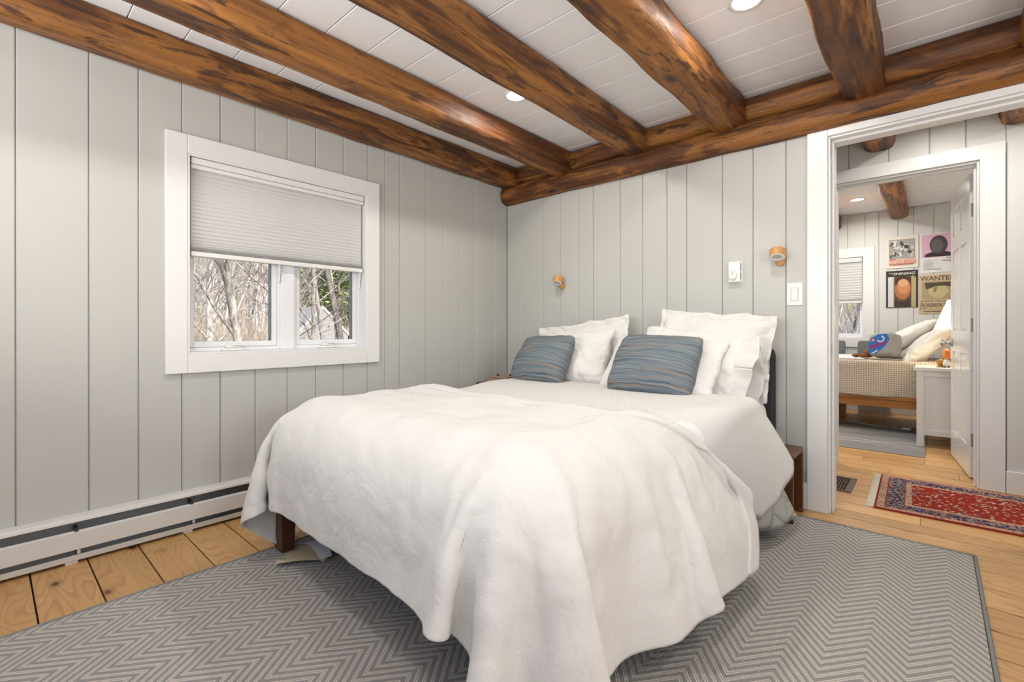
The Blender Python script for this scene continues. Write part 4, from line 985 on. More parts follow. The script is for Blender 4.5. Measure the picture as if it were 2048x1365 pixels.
 (-1794,-3,-2,-2,-1,-2,-1,-1,-1,0,-1,-1,0,0,-1,0,-1,0,0,0,-1,0,0,0,0,-1,0,-1,0,-1,-1,-1,-1,-1,-1,-2,-1,-1,-2,-1,-2,-1,-2,-1,-2,-1,-2,-1,-2,-1,-2,-1,-1,-2,-1,-1,-1,-1,-1,-1,11,18,28,28,28,35,40,39,35,16,15,16,13,-3,-8,-8,-9,-8,-10,-14,-12,-6,-9,-12),
 (-1812,-3,-3,-2,-2,-1,-2,-1,-1,-1,0,-1,-1,0,-1,0,-1,0,0,0,-1,0,0,0,0,-1,0,-1,-1,0,-1,-1,-1,-1,-1,-2,-1,-1,-2,-1,-2,-1,-2,-1,-2,-1,-2,-1,-2,-1,-1,-2,-1,-1,-1,-1,-1,-1,-1,-1,11,17,28,28,27,34,38,39,33,15,15,15,15,12,-6,-6,-7,-8,-9,-14,-14,-14,-15,-16),
 (-1830,-3,-3,-3,-2,-2,-2,-1,-1,-1,-1,-1,0,-1,-1,0,0,-1,0,0,-1,0,0,0,-1,0,0,-1,-1,-1,0,-1,-1,-1,-2,-1,-1,-1,-2,-1,-1,-2,-1,-2,-1,-2,-1,-2,-1,-2,-1,-1,-1,-2,-1,-1,-1,-1,-1,0,10,17,28,27,27,33,37,37,33,14,14,15,14,10,-5,-6,-6,-6,-7,-15,-16,-15,-15,-15),
 (-1847,-4,-3,-3,-3,-2,-3,-1,-1,-1,-1,-1,0,-1,-1,-1,0,-1,0,-1,0,0,0,0,-1,0,-1,0,-1,-1,0,-1,-1,-1,-2,-1,-1,-1,-2,-1,-1,-2,-1,-2,-1,-2,-1,-1,-2,-1,-1,-2,-1,-1,-1,-1,-1,-1,-1,-1,11,17,26,27,27,33,36,36,29,15,13,14,15,8,-5,-6,-6,-5,-8,-15,-15,-14,-15,-15),
 (-1862,-4,-4,-4,-3,-3,-3,-3,-1,-2,0,-1,-1,0,-2,0,-1,-1,0,-1,0,0,0,-1,0,0,-1,0,-1,-1,-1,0,-1,-1,-2,-1,-1,-1,-1,-2,-1,-2,-1,-1,-2,-1,-2,-1,-1,-2,-1,-1,-1,-2,0,-1,-1,-1,-1,-1,11,16,26,26,26,33,35,35,28,13,14,13,14,8,-6,-6,-5,-6,-8,-15,-14,-14,-15,-14),
 (-1878,-3,-4,-3,-4,-3,-3,-4,-4,-3,-1,0,-1,0,-1,-1,-2,-1,0,-1,0,0,0,-1,0,0,-1,0,-1,-1,-1,-1,0,-2,-1,-1,-1,-1,0,0,-1,-1,-1,-1,-1,-2,-2,-1,-2,-2,-2,-2,-1,-1,-2,-1,-1,-1,-1,0,11,16,25,25,25,33,35,34,25,15,11,12,14,6,-5,-6,-5,-6,-8,-14,-14,-14,-14,-13),
 (-1895,-5,-4,-4,-3,-3,-3,-2,-2,-2,-2,-2,-2,-1,-2,-2,-2,-1,0,-1,0,1,1,1,0,1,-1,0,-2,-1,-1,-1,-2,-1,-1,-2,-1,-1,-1,-1,-1,-1,-1,-1,-1,-2,-1,-2,-2,-2,-2,-1,-1,-2,-1,-1,-1,-1,-1,-1,11,16,24,25,24,32,34,34,24,13,13,13,9,6,-5,-6,-5,-5,-8,-14,-13,-12,-11,-10),
 (-1899,-4,-8,-7,-8,-4,-4,-3,-4,-2,-3,-2,-2,-1,-2,-2,-1,-2,0,-1,0,1,1,1,0,0,0,-1,-1,-1,-1,-1,-2,-1,-1,-1,-1,-2,-1,-1,-1,-1,-1,-1,-1,-2,-1,-2,-2,-1,-2,-2,-1,-1,-1,-2,-1,-1,-1,-1,11,15,24,24,24,31,32,32,26,11,12,13,13,6,-6,-7,-7,-5,-8,-11,-10,-9,-9,-10),
 (-1918,-3,-6,-6,-5,-4,-5,-5,-4,-4,-5,1,-4,-2,-2,-3,-2,-2,0,-1,0,1,1,0,1,0,0,-1,-1,-1,-1,-2,-1,-1,-1,-1,-1,-2,-1,-1,-1,-1,-1,-1,-1,-2,-1,-2,-1,-2,-2,-1,-1,-2,-1,-1,-1,-1,-1,-1,10,15,22,24,23,30,32,32,24,14,14,8,12,8,-6,-5,-5,-4,-6,-9,-10,-10,-10,-10),
 (-1931,4,-17,-7,-5,-6,-5,-5,-4,-4,-3,-1,-4,-2,-2,-4,-2,-2,0,-1,0,1,1,0,1,0,-1,0,-1,-1,-1,-2,-1,-1,-1,-1,-1,-1,-2,-1,-1,0,-1,-2,-1,-1,-2,-2,-1,-2,-1,-2,-1,-1,-1,-1,-2,-1,-1,-1,9,15,22,23,22,29,32,31,23,13,13,14,11,4,-1,-4,-4,-4,-6,-10,-10,-10,-10,-10),
 (-1923,-17,-14,3,-6,-7,-6,-7,-6,-6,-6,-7,-5,-2,-4,-4,-2,-2,-1,0,0,0,1,1,0,0,0,-1,-1,-1,-1,-1,-1,-1,-1,-1,-1,-1,-1,-1,-1,-1,-1,-1,-2,-1,-2,-1,-2,-1,-2,-1,-1,-2,-1,-1,-1,-1,-2,-1,9,14,22,22,21,28,31,30,23,12,13,12,13,7,-3,-3,-3,-4,-6,-10,-10,-10,-10,-10),
 (-1934,-5,-12,-18,2,-9,-9,-9,-8,-7,-5,-6,-5,-4,-5,-3,-3,-2,-1,0,0,0,1,1,0,0,0,-1,-1,-1,-1,-1,-1,-1,-1,-1,-1,-1,-1,-1,-1,-1,-1,-1,-2,-1,-1,-2,-1,-2,-1,-1,-1,-2,-1,-1,-1,-1,-2,-1,8,13,21,22,21,27,29,29,22,13,12,11,12,7,-3,-2,-3,-3,-5,-10,-10,-10,-10,-10),
 (-1944,-13,-11,-13,-3,-12,-8,-9,-8,-8,-5,-5,-5,-5,-5,-4,-3,-2,-1,-1,0,1,1,0,0,0,0,0,-1,-1,-1,-1,-1,-1,-1,-1,-1,-1,-1,-1,-1,-1,-1,-1,-1,-1,-1,-2,-1,-1,-2,-1,-1,-1,-1,-2,-1,-1,-1,-2,8,12,20,20,21,26,28,28,21,12,13,10,12,7,-3,-3,-3,-3,-5,-9,-9,-10,-9,-10),
 (-1962,-13,0,-18,-9,-4,-2,-8,-8,-9,-11,-10,-10,-5,-5,-4,-3,-3,-1,0,0,1,0,1,0,0,0,-1,-1,0,-1,-1,-1,-1,-1,-1,-1,-1,-1,-1,-1,-1,-1,-1,-1,-1,-1,-1,-2,-1,-1,-1,-1,-1,-1,-2,-1,-1,-1,-2,7,11,19,20,20,25,26,27,21,11,12,11,10,7,-3,-3,-2,-3,-5,-9,-9,-9,-9,-9),
 (-1980,0,-2,-9,-9,-9,-10,-11,-12,-11,-11,-9,-7,-8,-6,-4,-4,-2,-1,0,-1,1,1,0,0,0,0,0,-1,-1,-1,0,-1,-1,-1,-1,-1,0,-1,-1,-1,-1,-1,-1,-1,-1,-1,-1,-1,-1,-1,-1,-1,-2,-1,-1,-1,-1,-1,-2,6,11,17,18,19,25,26,24,20,11,11,11,10,6,-2,-3,-3,-3,-4,-9,-9,-8,-9,-9),
 (-1984,-5,-3,-11,-11,-12,-12,-10,-11,-12,-11,-9,-9,-7,-6,-6,-1,-4,0,-2,0,2,1,1,0,-1,0,0,-1,-1,0,-1,-1,-1,0,-1,-1,-1,-1,-1,-1,0,-1,-1,-1,-1,-1,-1,-1,-1,-2,-1,0,-1,-1,-1,-1,-2,0,-3,6,9,16,18,17,24,26,23,18,10,11,10,10,5,-2,-3,-2,-3,-4,-9,-8,-8,-8,-9),
 (-1994,-2,-13,-12,-10,-12,-12,-12,-10,-13,-6,-11,-10,-8,-8,-1,-6,0,-4,-2,4,0,0,1,0,0,-1,0,-1,0,-1,-1,0,-1,-1,0,-1,-1,-1,0,-1,-1,-1,0,-1,-1,-1,-1,-1,-1,-1,0,-2,0,-1,-2,0,-4,2,-3,4,10,14,17,19,18,26,22,17,10,10,8,9,5,-2,-2,-3,-2,-4,-8,-8,-8,-8,-8),
 (-2001,-13,-13,-8,-14,-12,-9,-12,-14,-5,-11,-12,-11,-9,0,-9,1,-5,-7,0,6,-3,3,0,0,0,0,-1,0,-1,0,-1,-1,0,-1,-1,0,-1,-1,0,-1,-1,-1,-1,0,-1,-1,-1,-1,-1,-1,0,-1,-1,-1,-1,0,-5,3,-1,-2,12,13,16,17,25,14,21,16,12,7,9,9,5,-3,-2,-3,-2,-5,-7,-8,-7,-7,-7),
 (-2018,-14,-9,-12,-14,-7,-13,-13,-8,-12,-12,-12,-11,5,-14,2,-10,-4,-8,13,-6,2,0,0,0,0,0,0,-1,0,-1,0,-1,0,-1,0,-1,-1,0,-1,0,-1,-1,0,-1,-1,0,-1,-1,0,-1,-1,0,-1,0,-3,1,-7,6,-1,-6,14,9,15,16,23,25,16,7,9,6,9,8,5,-3,-2,-2,-3,-3,-7,-6,-7,-6,-6),
 (-2035,-13,-7,-16,-5,-15,-14,-11,-11,-12,-11,-11,8,-15,-1,-13,-4,-9,-2,14,-10,5,0,-1,0,0,0,0,0,-1,0,-1,0,-1,0,-1,0,-1,0,-1,-1,0,-1,0,-1,-1,0,-1,-1,0,-1,-1,-1,0,-1,0,0,-8,6,-1,-8,15,7,13,16,20,27,14,22,-13,10,8,9,4,-2,-3,-2,-3,-4,-6,-6,-5,-6,-5),
 (-2053,-1,-19,-7,-15,-15,-13,-7,-15,-10,-8,11,-18,-4,-12,-9,-11,-8,23,-11,-2,2,0,0,0,0,0,-1,0,0,-1,0,-1,0,-1,0,0,-1,0,0,-1,0,-1,0,-1,0,-1,0,0,-1,0,-2,1,-3,2,-2,0,-9,3,5,-12,16,4,10,19,16,24,26,6,18,-18,2,9,5,-2,-2,-2,-3,-2,-5,-5,-5,-6,-6),
 (-2051,-19,-13,-14,-16,-12,-9,-14,-12,-4,12,-16,-11,-9,-15,-11,-12,8,23,-18,2,-2,0,0,0,0,0,0,0,-1,0,0,-1,0,-1,0,0,-1,0,0,-1,0,-1,0,0,-1,0,-1,0,-1,0,-1,0,-3,1,1,-8,5,-8,8,-15,14,15,-2,16,23,14,28,15,3,19,-18,-7,0,-2,-1,-1,0,-3,-5,-6,-6,-5,-6),
 (-2067,-18,-14,-16,-11,-10,-15,-12,0,12,-13,-15,-10,-16,-16,-13,-3,27,3,-15,2,-3,0,0,0,0,0,0,0,-1,0,0,-1,0,0,-1,0,0,0,0,-1,0,0,0,-1,0,0,-1,0,-1,1,-2,1,-4,4,-6,0,6,-15,8,-16,26,4,-3,10,25,20,13,24,5,6,22,-2,-13,-7,-6,-6,-5,-4,-4,-4,-3,-4,-3),
 (-2081,-20,-15,-11,-11,-15,-13,5,10,-12,-16,-10,-18,-16,-15,-12,17,29,-13,-10,0,-3,0,0,0,0,0,0,0,-1,0,0,0,-1,0,0,0,0,-1,0,0,0,0,-1,0,0,0,-1,0,-2,2,-1,0,-5,4,-5,3,4,-18,4,-12,28,1,-4,6,20,26,23,3,20,2,12,22,9,-4,-6,-7,-8,-6,-4,-5,-4,-4,-4),
 (-2097,-15,-17,-10,-14,-14,7,10,-11,-16,-13,-17,-17,-16,-15,-1,27,25,-14,-13,-3,-2,0,0,0,0,0,0,-1,0,0,0,0,0,-1,0,0,0,0,0,0,0,0,0,-1,0,0,0,-1,1,-3,2,-3,3,-6,5,2,0,-21,-1,-8,29,-2,8,-8,14,25,26,21,-5,17,5,14,19,14,6,-2,-4,-6,-4,-4,-5,-5,-4),
 (-2106,-20,-13,-15,-14,10,8,-9,-16,-15,-17,-18,-16,-16,-10,21,22,18,-17,-10,-3,-5,0,2,0,0,0,0,-1,0,0,0,0,0,0,0,0,0,0,0,0,0,-1,0,0,0,0,0,-2,2,0,-4,4,0,-6,5,1,-1,-23,-10,-2,29,3,11,-12,3,29,20,24,15,-7,9,13,12,14,18,13,5,-1,-2,-3,-3,-4,-4),
 (-2121,-17,-15,-15,9,9,-7,-15,-17,-17,-19,-17,-16,-14,4,28,22,9,-18,-8,-4,-6,4,-1,1,0,0,0,-1,0,0,0,0,0,0,0,0,0,0,0,0,0,0,0,0,0,-1,1,-3,3,0,-4,4,0,-5,5,0,-5,-22,-14,0,26,10,11,-4,-14,21,29,19,19,10,-5,8,11,10,13,17,18,10,4,0,-1,-3,-3),
 (-2135,-18,-15,9,9,-5,-14,-18,-18,-19,-18,-17,-15,-6,20,19,28,5,-21,-7,-4,-8,6,0,0,0,0,0,0,-2,2,0,-1,1,0,0,0,-1,1,0,-1,1,-1,1,-1,1,-1,1,-4,4,0,-4,4,-1,-4,5,-1,-9,-21,-16,-1,26,22,1,2,-18,7,27,26,16,17,7,-3,5,10,10,13,15,18,15,9,2,-1,-9),
 (-2140,-27,2,15,-3,-13,-20,-17,-19,-19,-18,-16,-11,7,28,13,29,-1,-21,-7,-4,-8,8,0,0,-1,1,0,0,-3,3,0,-1,1,0,0,0,-2,2,0,-2,2,-1,1,-2,2,-1,1,-4,3,1,-4,4,-3,-1,3,-3,-11,-20,-18,-3,27,28,4,1,-20,-5,21,25,23,16,14,6,0,0,10,12,12,14,15,17,15,2,-16),
 (-2153,-16,16,2,-11,-21,-18,-19,-19,-19,-17,-14,-2,21,25,11,29,-7,-20,-7,-4,-10,10,1,0,-2,2,0,0,-3,3,0,-2,2,0,-1,1,-2,2,0,-2,1,-1,1,-1,1,-1,1,-4,3,2,-3,2,-3,1,0,-6,-12,-18,-18,-5,27,29,6,5,-15,-18,10,24,23,21,15,11,4,0,3,10,12,18,15,7,13,21,-21),
 (-2168,12,6,-8,-20,-21,-17,-21,-19,-18,-16,-8,10,27,18,14,26,-11,-20,-6,-5,-10,11,2,0,-2,2,0,0,-4,4,0,-2,1,1,-1,1,-2,1,0,-1,1,-1,0,-1,1,0,1,-4,2,2,-2,2,-3,1,-3,-7,-13,-18,-18,-7,29,28,13,3,-10,-23,-4,19,23,22,20,14,9,2,0,5,12,16,18,16,13,-5,-1),
 (-2160,8,-2,-20,-21,-18,-21,-20,-19,-17,-11,1,19,27,9,22,22,-15,-19,-6,-5,-11,12,3,0,-3,3,0,0,-4,3,1,-2,0,2,-1,0,-1,1,0,-1,0,0,0,-1,0,1,0,-2,0,3,0,-2,0,-2,-5,-9,-13,-17,-18,-7,29,25,20,3,-6,-23,-15,9,21,22,22,18,13,6,0,3,8,14,18,16,5,-6,-5),
 (-2159,8,-19,-20,-19,-20,-22,-20,-18,-14,-4,9,27,21,8,25,17,-20,-16,-6,-6,-11,13,4,0,-3,2,1,0,-5,4,1,-2,0,1,0,0,-1,0,0,0,0,-1,0,0,0,0,0,-1,0,2,-1,0,-2,-4,-6,-9,-13,-16,-19,-7,29,22,25,5,-3,-20,-22,-4,16,22,21,22,16,10,6,0,5,11,14,15,-5,-5,-5),
 (-2149,-17,-17,-21,-21,-21,-22,-19,-16,-9,4,17,28,14,10,28,12,-21,-17,-6,-7,-11,13,6,0,-3,2,1,0,-5,3,2,-1,-2,1,1,-1,0,0,0,-1,0,0,0,-1,0,0,0,0,0,0,-1,-1,-3,-5,-6,-9,-13,-16,-19,-8,30,19,28,5,3,-16,-24,-15,5,21,21,20,21,15,9,5,1,12,12,-5,-4,-5,-4),
 (-2160,-14,-22,-23,-22,-22,-21,-18,-11,-5,18,18,16,15,16,29,7,-21,-17,-7,-8,-11,14,7,0,-4,3,1,0,-5,2,2,0,-1,0,0,0,0,0,-1,0,0,-1,0,-1,0,0,-1,0,0,0,-2,-2,-3,-5,-7,-9,-13,-16,-19,-8,29,18,29,12,2,-12,-23,-22,-7,14,21,20,21,19,13,10,4,4,-4,-4,-4,-4,-4),
 (-2165,-24,-24,-22,-23,-22,-20,-14,-7,5,16,28,12,13,17,29,2,-21,-18,-8,-8,-11,14,8,1,-4,3,1,0,-5,1,2,1,-1,0,0,0,-1,0,0,0,-1,0,-1,0,-1,-1,0,-1,-1,-1,-2,-2,-4,-5,-6,-10,-13,-15,-19,-9,29,16,28,18,3,-8,-20,-24,-18,2,19,21,19,20,19,9,-1,-4,-4,-3,-4,-4,-4),
 (-2180,-25,-24,-23,-23,-22,-16,-9,-2,11,22,27,11,12,16,29,-4,-20,-18,-9,-9,-11,14,10,0,-3,3,1,0,-5,0,2,0,1,-1,0,0,0,0,0,-1,0,-1,0,-1,-1,-1,-1,-1,-2,-2,-2,-3,-3,-5,-7,-10,-13,-15,-19,-9,28,17,26,21,6,-5,-18,-23,-22,-12,11,21,19,20,20,6,-8,-3,-4,-3,-3,-4,-3),
 (172,29,30,29,30,29,30,29,30,30,29,30,28,28,26,23,21,18,14,11,12,0,-1,-1,-2,-2,-3,-2,-2,-2,-1,0,0,0,1,2,1,0,1,0,-1,0,-1,-1,-1,0,0,0,1,2,1,1,2,0,1,0,-1,-1,-2,-1,-2,11,-8,-14,-18,-23,-35,-42,-41,-33,-31,-31,-31,-21,-3,-25,-29,-29,-25,-27,-26,-25,-26,-26),
 (172,29,30,29,30,29,30,30,29,30,29,30,28,28,26,23,21,18,14,11,11,0,-1,-1,-2,-2,-2,-3,-1,-2,-1,0,0,0,1,1,1,0,0,0,0,-1,-1,0,-1,0,1,1,1,2,1,2,2,1,0,0,-1,-1,-2,-1,-2,9,-8,-12,-17,-21,-28,-51,-38,-35,-28,-27,-18,-20,-25,-29,-29,-26,-25,-27,-26,-26,-25,-26),
 (172,29,30,29,30,29,30,30,29,30,29,30,28,28,26,23,21,18,14,12,8,0,0,-1,-2,-2,-2,-2,-2,-1,-1,0,0,1,0,1,1,0,0,0,-1,-1,-1,0,-1,1,0,2,1,2,3,2,1,2,0,0,0,-2,-1,-2,-2,7,-8,-12,-17,-26,-26,-30,-47,-30,-22,-26,-28,-29,-28,-30,-25,-25,-26,-27,-26,-26,-26,-25),
 (172,29,30,29,30,29,30,30,29,30,30,29,28,28,26,23,21,18,14,12,6,0,0,-1,-2,-1,-2,-2,-1,-1,0,0,0,1,0,1,1,0,-1,0,-1,-1,-1,-1,0,0,1,2,2,2,2,3,2,1,1,0,-1,-1,-2,-1,-2,5,-8,-12,-17,-19,-29,-38,-35,-28,-30,-29,-28,-29,-29,-26,-25,-24,-27,-27,-26,-26,-26,-26),
 (172,29,30,29,30,29,30,30,29,30,30,29,29,27,26,23,21,18,14,12,3,0,0,-1,-1,-1,-1,-2,0,-1,0,1,0,1,1,1,0,0,0,-1,-1,-2,-1,-1,0,0,1,2,2,2,3,2,2,2,1,0,-1,-1,-1,-2,-2,4,-8,-12,-17,-23,-28,-28,-41,-28,-30,-30,-29,-29,-26,-26,-22,-27,-28,-26,-26,-26,-26,-26),
 (172,29,30,29,30,30,29,30,29,30,30,29,29,27,26,23,21,18,15,11,1,0,0,-1,-1,-1,-1,-1,0,0,0,1,1,2,1,1,0,0,0,-1,-2,-1,-2,-1,0,0,1,1,2,2,3,2,2,2,1,0,0,-1,-2,-2,-1,3,-5,-17,-15,-18,-28,-35,-32,-34,-30,-29,-29,-29,-25,-22,-27,-28,-27,-27,-25,-26,-26,-26),
 (172,29,30,29,30,30,29,30,30,29,30,30,28,27,26,23,21,18,15,10,0,0,0,-1,-1,-1,0,-1,0,1,1,1,2,1,2,1,0,0,0,-1,-2,-1,-2,-1,-1,0,0,1,2,2,3,2,2,1,1,0,0,-1,-1,-2,-1,4,-10,-7,-20,-19,-31,-28,-35,-28,-29,-30,-29,-29,-26,-28,-27,-25,-27,-28,-26,-26,-26,-25),
 (172,29,30,29,30,30,29,30,30,29,30,30,28,28,26,22,21,19,15,9,-1,0,-1,0,-1,-1,-1,0,1,0,2,2,2,1,2,2,0,1,-1,-1,-1,-2,-2,-1,-1,-1,0,1,2,1,2,2,2,1,1,0,0,-1,-2,-1,-1,6,-8,-14,-11,-28,-21,-34,-32,-33,-28,-28,-29,-28,-29,-26,-25,-26,-28,-27,-26,-26,-25,-26),
 (172,29,30,30,29,30,29,30,30,30,29,30,28,28,26,23,20,19,15,9,-1,0,-1,-1,-1,-1,-1,0,1,1,2,2,2,2,3,1,1,1,-1,-1,-1,-2,-2,-1,-2,0,0,0,1,2,1,2,1,1,0,0,0,-1,-2,-1,-1,8,-7,-15,-16,-15,-33,-24,-38,-28,-32,-29,-29,-29,-26,-26,-24,-28,-27,-27,-25,-25,-28,-25),
 (172,29,30,30,29,30,30,29,30,30,29,30,28,28,26,23,21,18,15,9,0,-1,-1,-1,-1,-1,-1,0,1,1,2,2,3,2,2,2,1,1,0,-1,-2,-1,-2,-2,-1,-1,0,0,1,1,1,1,1,0,1,-1,-1,-1,-1,-1,-1,9,-4,-17,-14,-22,-20,-36,-26,-34,-31,-30,-29,-28,-27,-24,-27,-27,-27,-25,-26,-27,-26,-26),
 (172,30,29,30,30,29,30,30,29,30,30,29,29,27,26,23,21,18,15,10,0,0,-2,-1,-1,-2,0,-1,1,1,2,2,3,2,3,2,1,1,-1,0,-2,-1,-2,-1,-2,-1,0,0,1,0,1,1,0,0,0,-1,-1,-1,-2,-1,-1,11,-9,-5,-21,-19,-27,-23,-37,-24,-31,-32,-31,-29,-26,-26,-26,-25,-27,-26,-28,-26,-26,-26),
 (172,30,29,30,30,29,30,30,29,30,30,29,29,27,26,23,21,18,14,11,2,-1,-1,-1,-2,-1,-1,-1,1,1,1,3,2,2,3,2,1,0,0,0,-1,-2,-1,-2,-1,-1,0,0,0,1,0,1,0,-1,-1,-1,-1,-2,-1,-1,-1,12,-7,-13,-8,-29,-20,-30,-26,-33,-25,-30,-32,-32,-26,-25,-24,-27,-28,-28,-26,-26,-26,-26),
 (172,30,29,30,30,30,29,30,30,29,30,30,28,28,26,23,20,18,14,11,5,-1,-2,-1,-2,-2,-1,0,0,1,1,2,2,2,2,2,1,1,0,-1,-1,-1,-2,-1,-1,0,-1,0,1,0,1,0,-1,0,-1,-2,-2,-2,-1,-2,0,13,-8,-9,-16,-13,-33,-24,-32,-24,-33,-26,-29,-30,-26,-26,-28,-29,-28,-26,-26,-26,-26,-26),
 (172,30,30,29,30,30,30,29,30,30,29,30,28,28,26,23,20,19,14,10,7,-1,-1,-2,-2,-1,-2,0,-1,1,1,1,2,2,2,1,1,0,0,-1,-1,-1,-1,-1,-1,0,0,0,1,0,1,0,-1,-1,-1,-2,-2,-2,-2,-1,-1,16,-8,-12,-14,-19,-18,-34,-27,-32,-24,-32,-28,-27,-27,-29,-27,-27,-28,-26,-26,-26,-26,-24),
 (172,30,30,29,30,30,30,29,30,30,30,29,29,27,26,23,20,19,14,10,8,0,-1,-2,-2,-1,-2,-1,0,0,1,1,2,1,1,1,1,0,-1,-1,-1,-1,-1,-1,0,0,0,1,1,0,1,0,0,-1,-2,-2,-2,-2,-2,-2,-1,17,-9,-11,-15,-18,-24,-19,-35,-26,-34,-24,-32,-29,-26,-26,-27,-28,-27,-27,-26,-26,-23,-20),
 (173,29,30,30,29,30,30,30,30,29,30,29,29,27,26,24,19,19,14,10,10,-1,-1,-1,-2,-2,-1,-1,0,0,0,1,1,1,1,0,0,0,-1,-1,-1,-1,-1,-1,0,0,1,1,1,1,1,0,0,-1,-2,-1,-3,-2,-2,-1,-2,17,-9,-10,-16,-21,-21,-26,-20,-28,-33,-34,-24,-31,-25,-27,-28,-28,-27,-27,-25,-22,-20,-17),
 (173,29,30,30,30,29,30,30,30,29,30,30,28,28,26,23,19,19,14,10,10,0,-1,-2,-1,-1,-2,-1,0,0,0,1,1,0,1,0,-1,-1,-1,-1,-2,-1,-1,0,0,0,1,1,2,1,1,1,0,-1,-1,-2,-2,-2,-2,-1,-2,16,-10,-9,-17,-19,-23,-25,-27,-20,-26,-34,-34,-24,-28,-28,-27,-27,-27,-24,-22,-22,-18,-29),
 (173,30,29,30,30,30,29,30,30,30,29,30,29,27,26,23,20,18,14,10,10,-1,0,-2,-1,-1,-1,-1,0,0,0,1,0,0,0,0,-1,-1,-2,-1,-2,-1,-1,-1,0,1,1,2,2,1,2,1,0,0,-1,-2,-2,-2,-1,-2,-1,13,-7,-12,-16,-19,-23,-26,-27,-29,-18,-24,-32,-34,-26,-26,-26,-26,-26,-21,-23,-22,-30,-30),
 (173,30,30,29,30,30,30,29,30,30,30,29,29,28,25,23,20,18,14,10,9,-1,0,-1,-1,-2,0,-1,0,0,1,0,1,0,0,-1,-1,-2,-2,-2,-2,-1,-1,-1,0,1,1,2,2,2,2,1,1,0,-1,-1,-1,-2,-2,-1,-1,11,-9,-8,-19,-19,-22,-26,-27,-29,-29,-18,-21,-30,-26,-26,-26,-26,-26,-27,-25,-30,-31,-33),
 (174,29,30,29,30,30,30,30,30,29,30,30,29,26,26,23,21,18,13,10,7,0,-1,-1,-1,-1,0,-1,0,1,1,0,1,0,0,-1,-1,-2,-2,-3,-2,-1,-2,0,0,1,1,2,2,2,2,2,1,0,0,-1,-1,-2,-1,-1,0,8,-7,-15,-11,-23,-23,-23,-29,-28,-29,-29,-22,-17,-27,-26,-26,-27,-27,-29,-32,-32,-32,-32),
 (174,30,29,30,29,30,30,30,30,30,30,29,28,28,25,24,19,19,14,9,6,-1,-1,-1,-1,-1,0,0,0,1,1,1,1,0,0,-1,-1,-2,-2,-3,-2,-2,-1,-1,0,1,1,2,2,3,2,1,1,1,0,-1,0,-1,-1,-1,0,6,-10,-9,-19,-14,-27,-25,-25,-29,-30,-29,-27,-26,-28,-27,-27,-27,-27,-29,-30,-30,-29,-28),
 (175,30,29,29,30,30,29,30,30,30,30,29,30,27,24,23,22,17,14,9,4,-1,-1,-2,-1,0,-1,1,0,1,2,1,1,1,0,-1,-1,-2,-2,-2,-3,-1,-2,-1,0,1,2,1,2,3,1,2,1,1,0,0,-1,-1,0,0,0,3,-8,-14,-11,-23,-19,-29,-26,-26,-29,-29,-29,-27,-27,-29,-29,-28,-28,-29,-28,-28,-28,-28),
 (176,30,29,29,30,29,30,30,30,29,30,30,28,27,27,23,18,18,15,9,3,-2,-2,-1,-1,-1,0,0,1,2,1,2,1,1,0,0,-1,-1,-2,-2,-3,-1,-2,0,0,0,1,2,2,2,2,1,1,1,0,0,-1,0,-1,0,1,2,-9,-12,-17,-15,-27,-20,-30,-28,-27,-28,-28,-28,-29,-29,-29,-28,-28,-28,-27,-29,-29,-28),
 (178,30,29,29,30,29,29,29,30,30,30,29,30,28,22,23,23,15,15,9,1,-2,-1,-2,-1,-1,0,0,1,2,1,2,2,1,1,0,-1,-1,-1,-2,-2,-2,-1,-1,0,1,1,2,1,2,1,2,0,1,4,0,0,0,0,1,-6,1,-8,-14,-13,-21,-19,-29,-22,-31,-29,-28,-28,-28,-29,-28,-28,-29,-28,-28,-26,-29,-28,-29),
 (180,30,29,30,29,29,30,29,29,28,30,30,28,28,28,22,16,19,14,9,1,-3,-2,-2,-1,-1,0,0,1,2,2,2,2,1,1,1,-1,0,5,1,0,0,0,0,0,0,0,0,0,0,0,0,0,0,0,1,0,0,0,0,-3,-3,-9,-13,-14,-21,-23,-20,-29,-24,-32,-30,-28,-28,-29,-28,-28,-29,-27,-27,-27,-29,-29,-30),
 (180,29,30,30,30,29,30,30,29,30,29,29,29,27,21,24,21,16,15,9,7,2,0,0,0,0,0,0,0,-1,1,1,1,1,1,0,-1,0,0,-2,0,0,-1,0,0,0,0,0,0,0,0,0,1,0,0,0,0,0,0,0,-3,-3,-9,-14,-16,-15,-26,-25,-20,-28,-28,-30,-32,-29,-28,-28,-28,-26,-28,-28,-30,-30,-30,-31),
 (180,30,29,30,29,29,30,30,29,30,30,29,28,28,20,24,20,19,13,9,8,2,1,0,0,0,0,0,0,0,0,0,0,0,0,0,0,0,0,0,0,0,0,-1,0,0,0,0,0,0,0,0,0,1,0,0,0,0,0,1,-4,-3,-9,-14,-15,-19,-19,-28,-26,-23,-27,-29,-28,-29,-29,-28,-29,-29,-29,-31,-31,-31,-31,-30),
 (181,27,30,29,29,30,30,29,30,30,29,27,29,28,28,19,19,19,14,9,8,3,0,0,0,0,0,0,0,0,0,0,0,0,0,0,0,0,0,0,0,0,0,-1,0,0,0,0,0,0,0,0,0,1,0,0,0,1,0,-1,-3,-3,-9,-14,-16,-19,-22,-20,-29,-28,-28,-26,-29,-29,-29,-29,-29,-30,-30,-30,-31,-31,-30,-31),
 (187,29,22,28,30,30,29,29,30,29,30,30,26,30,22,25,18,19,13,10,8,3,0,0,0,0,0,0,0,0,0,0,0,0,0,0,0,0,0,0,0,0,-1,0,-1,0,0,1,1,0,-1,0,-1,0,1,0,0,0,-1,0,0,-5,-9,-14,-16,-18,-22,-25,-22,-29,-29,-30,-28,-29,-30,-29,-30,-29,-30,-31,-30,-30,-31,-30),
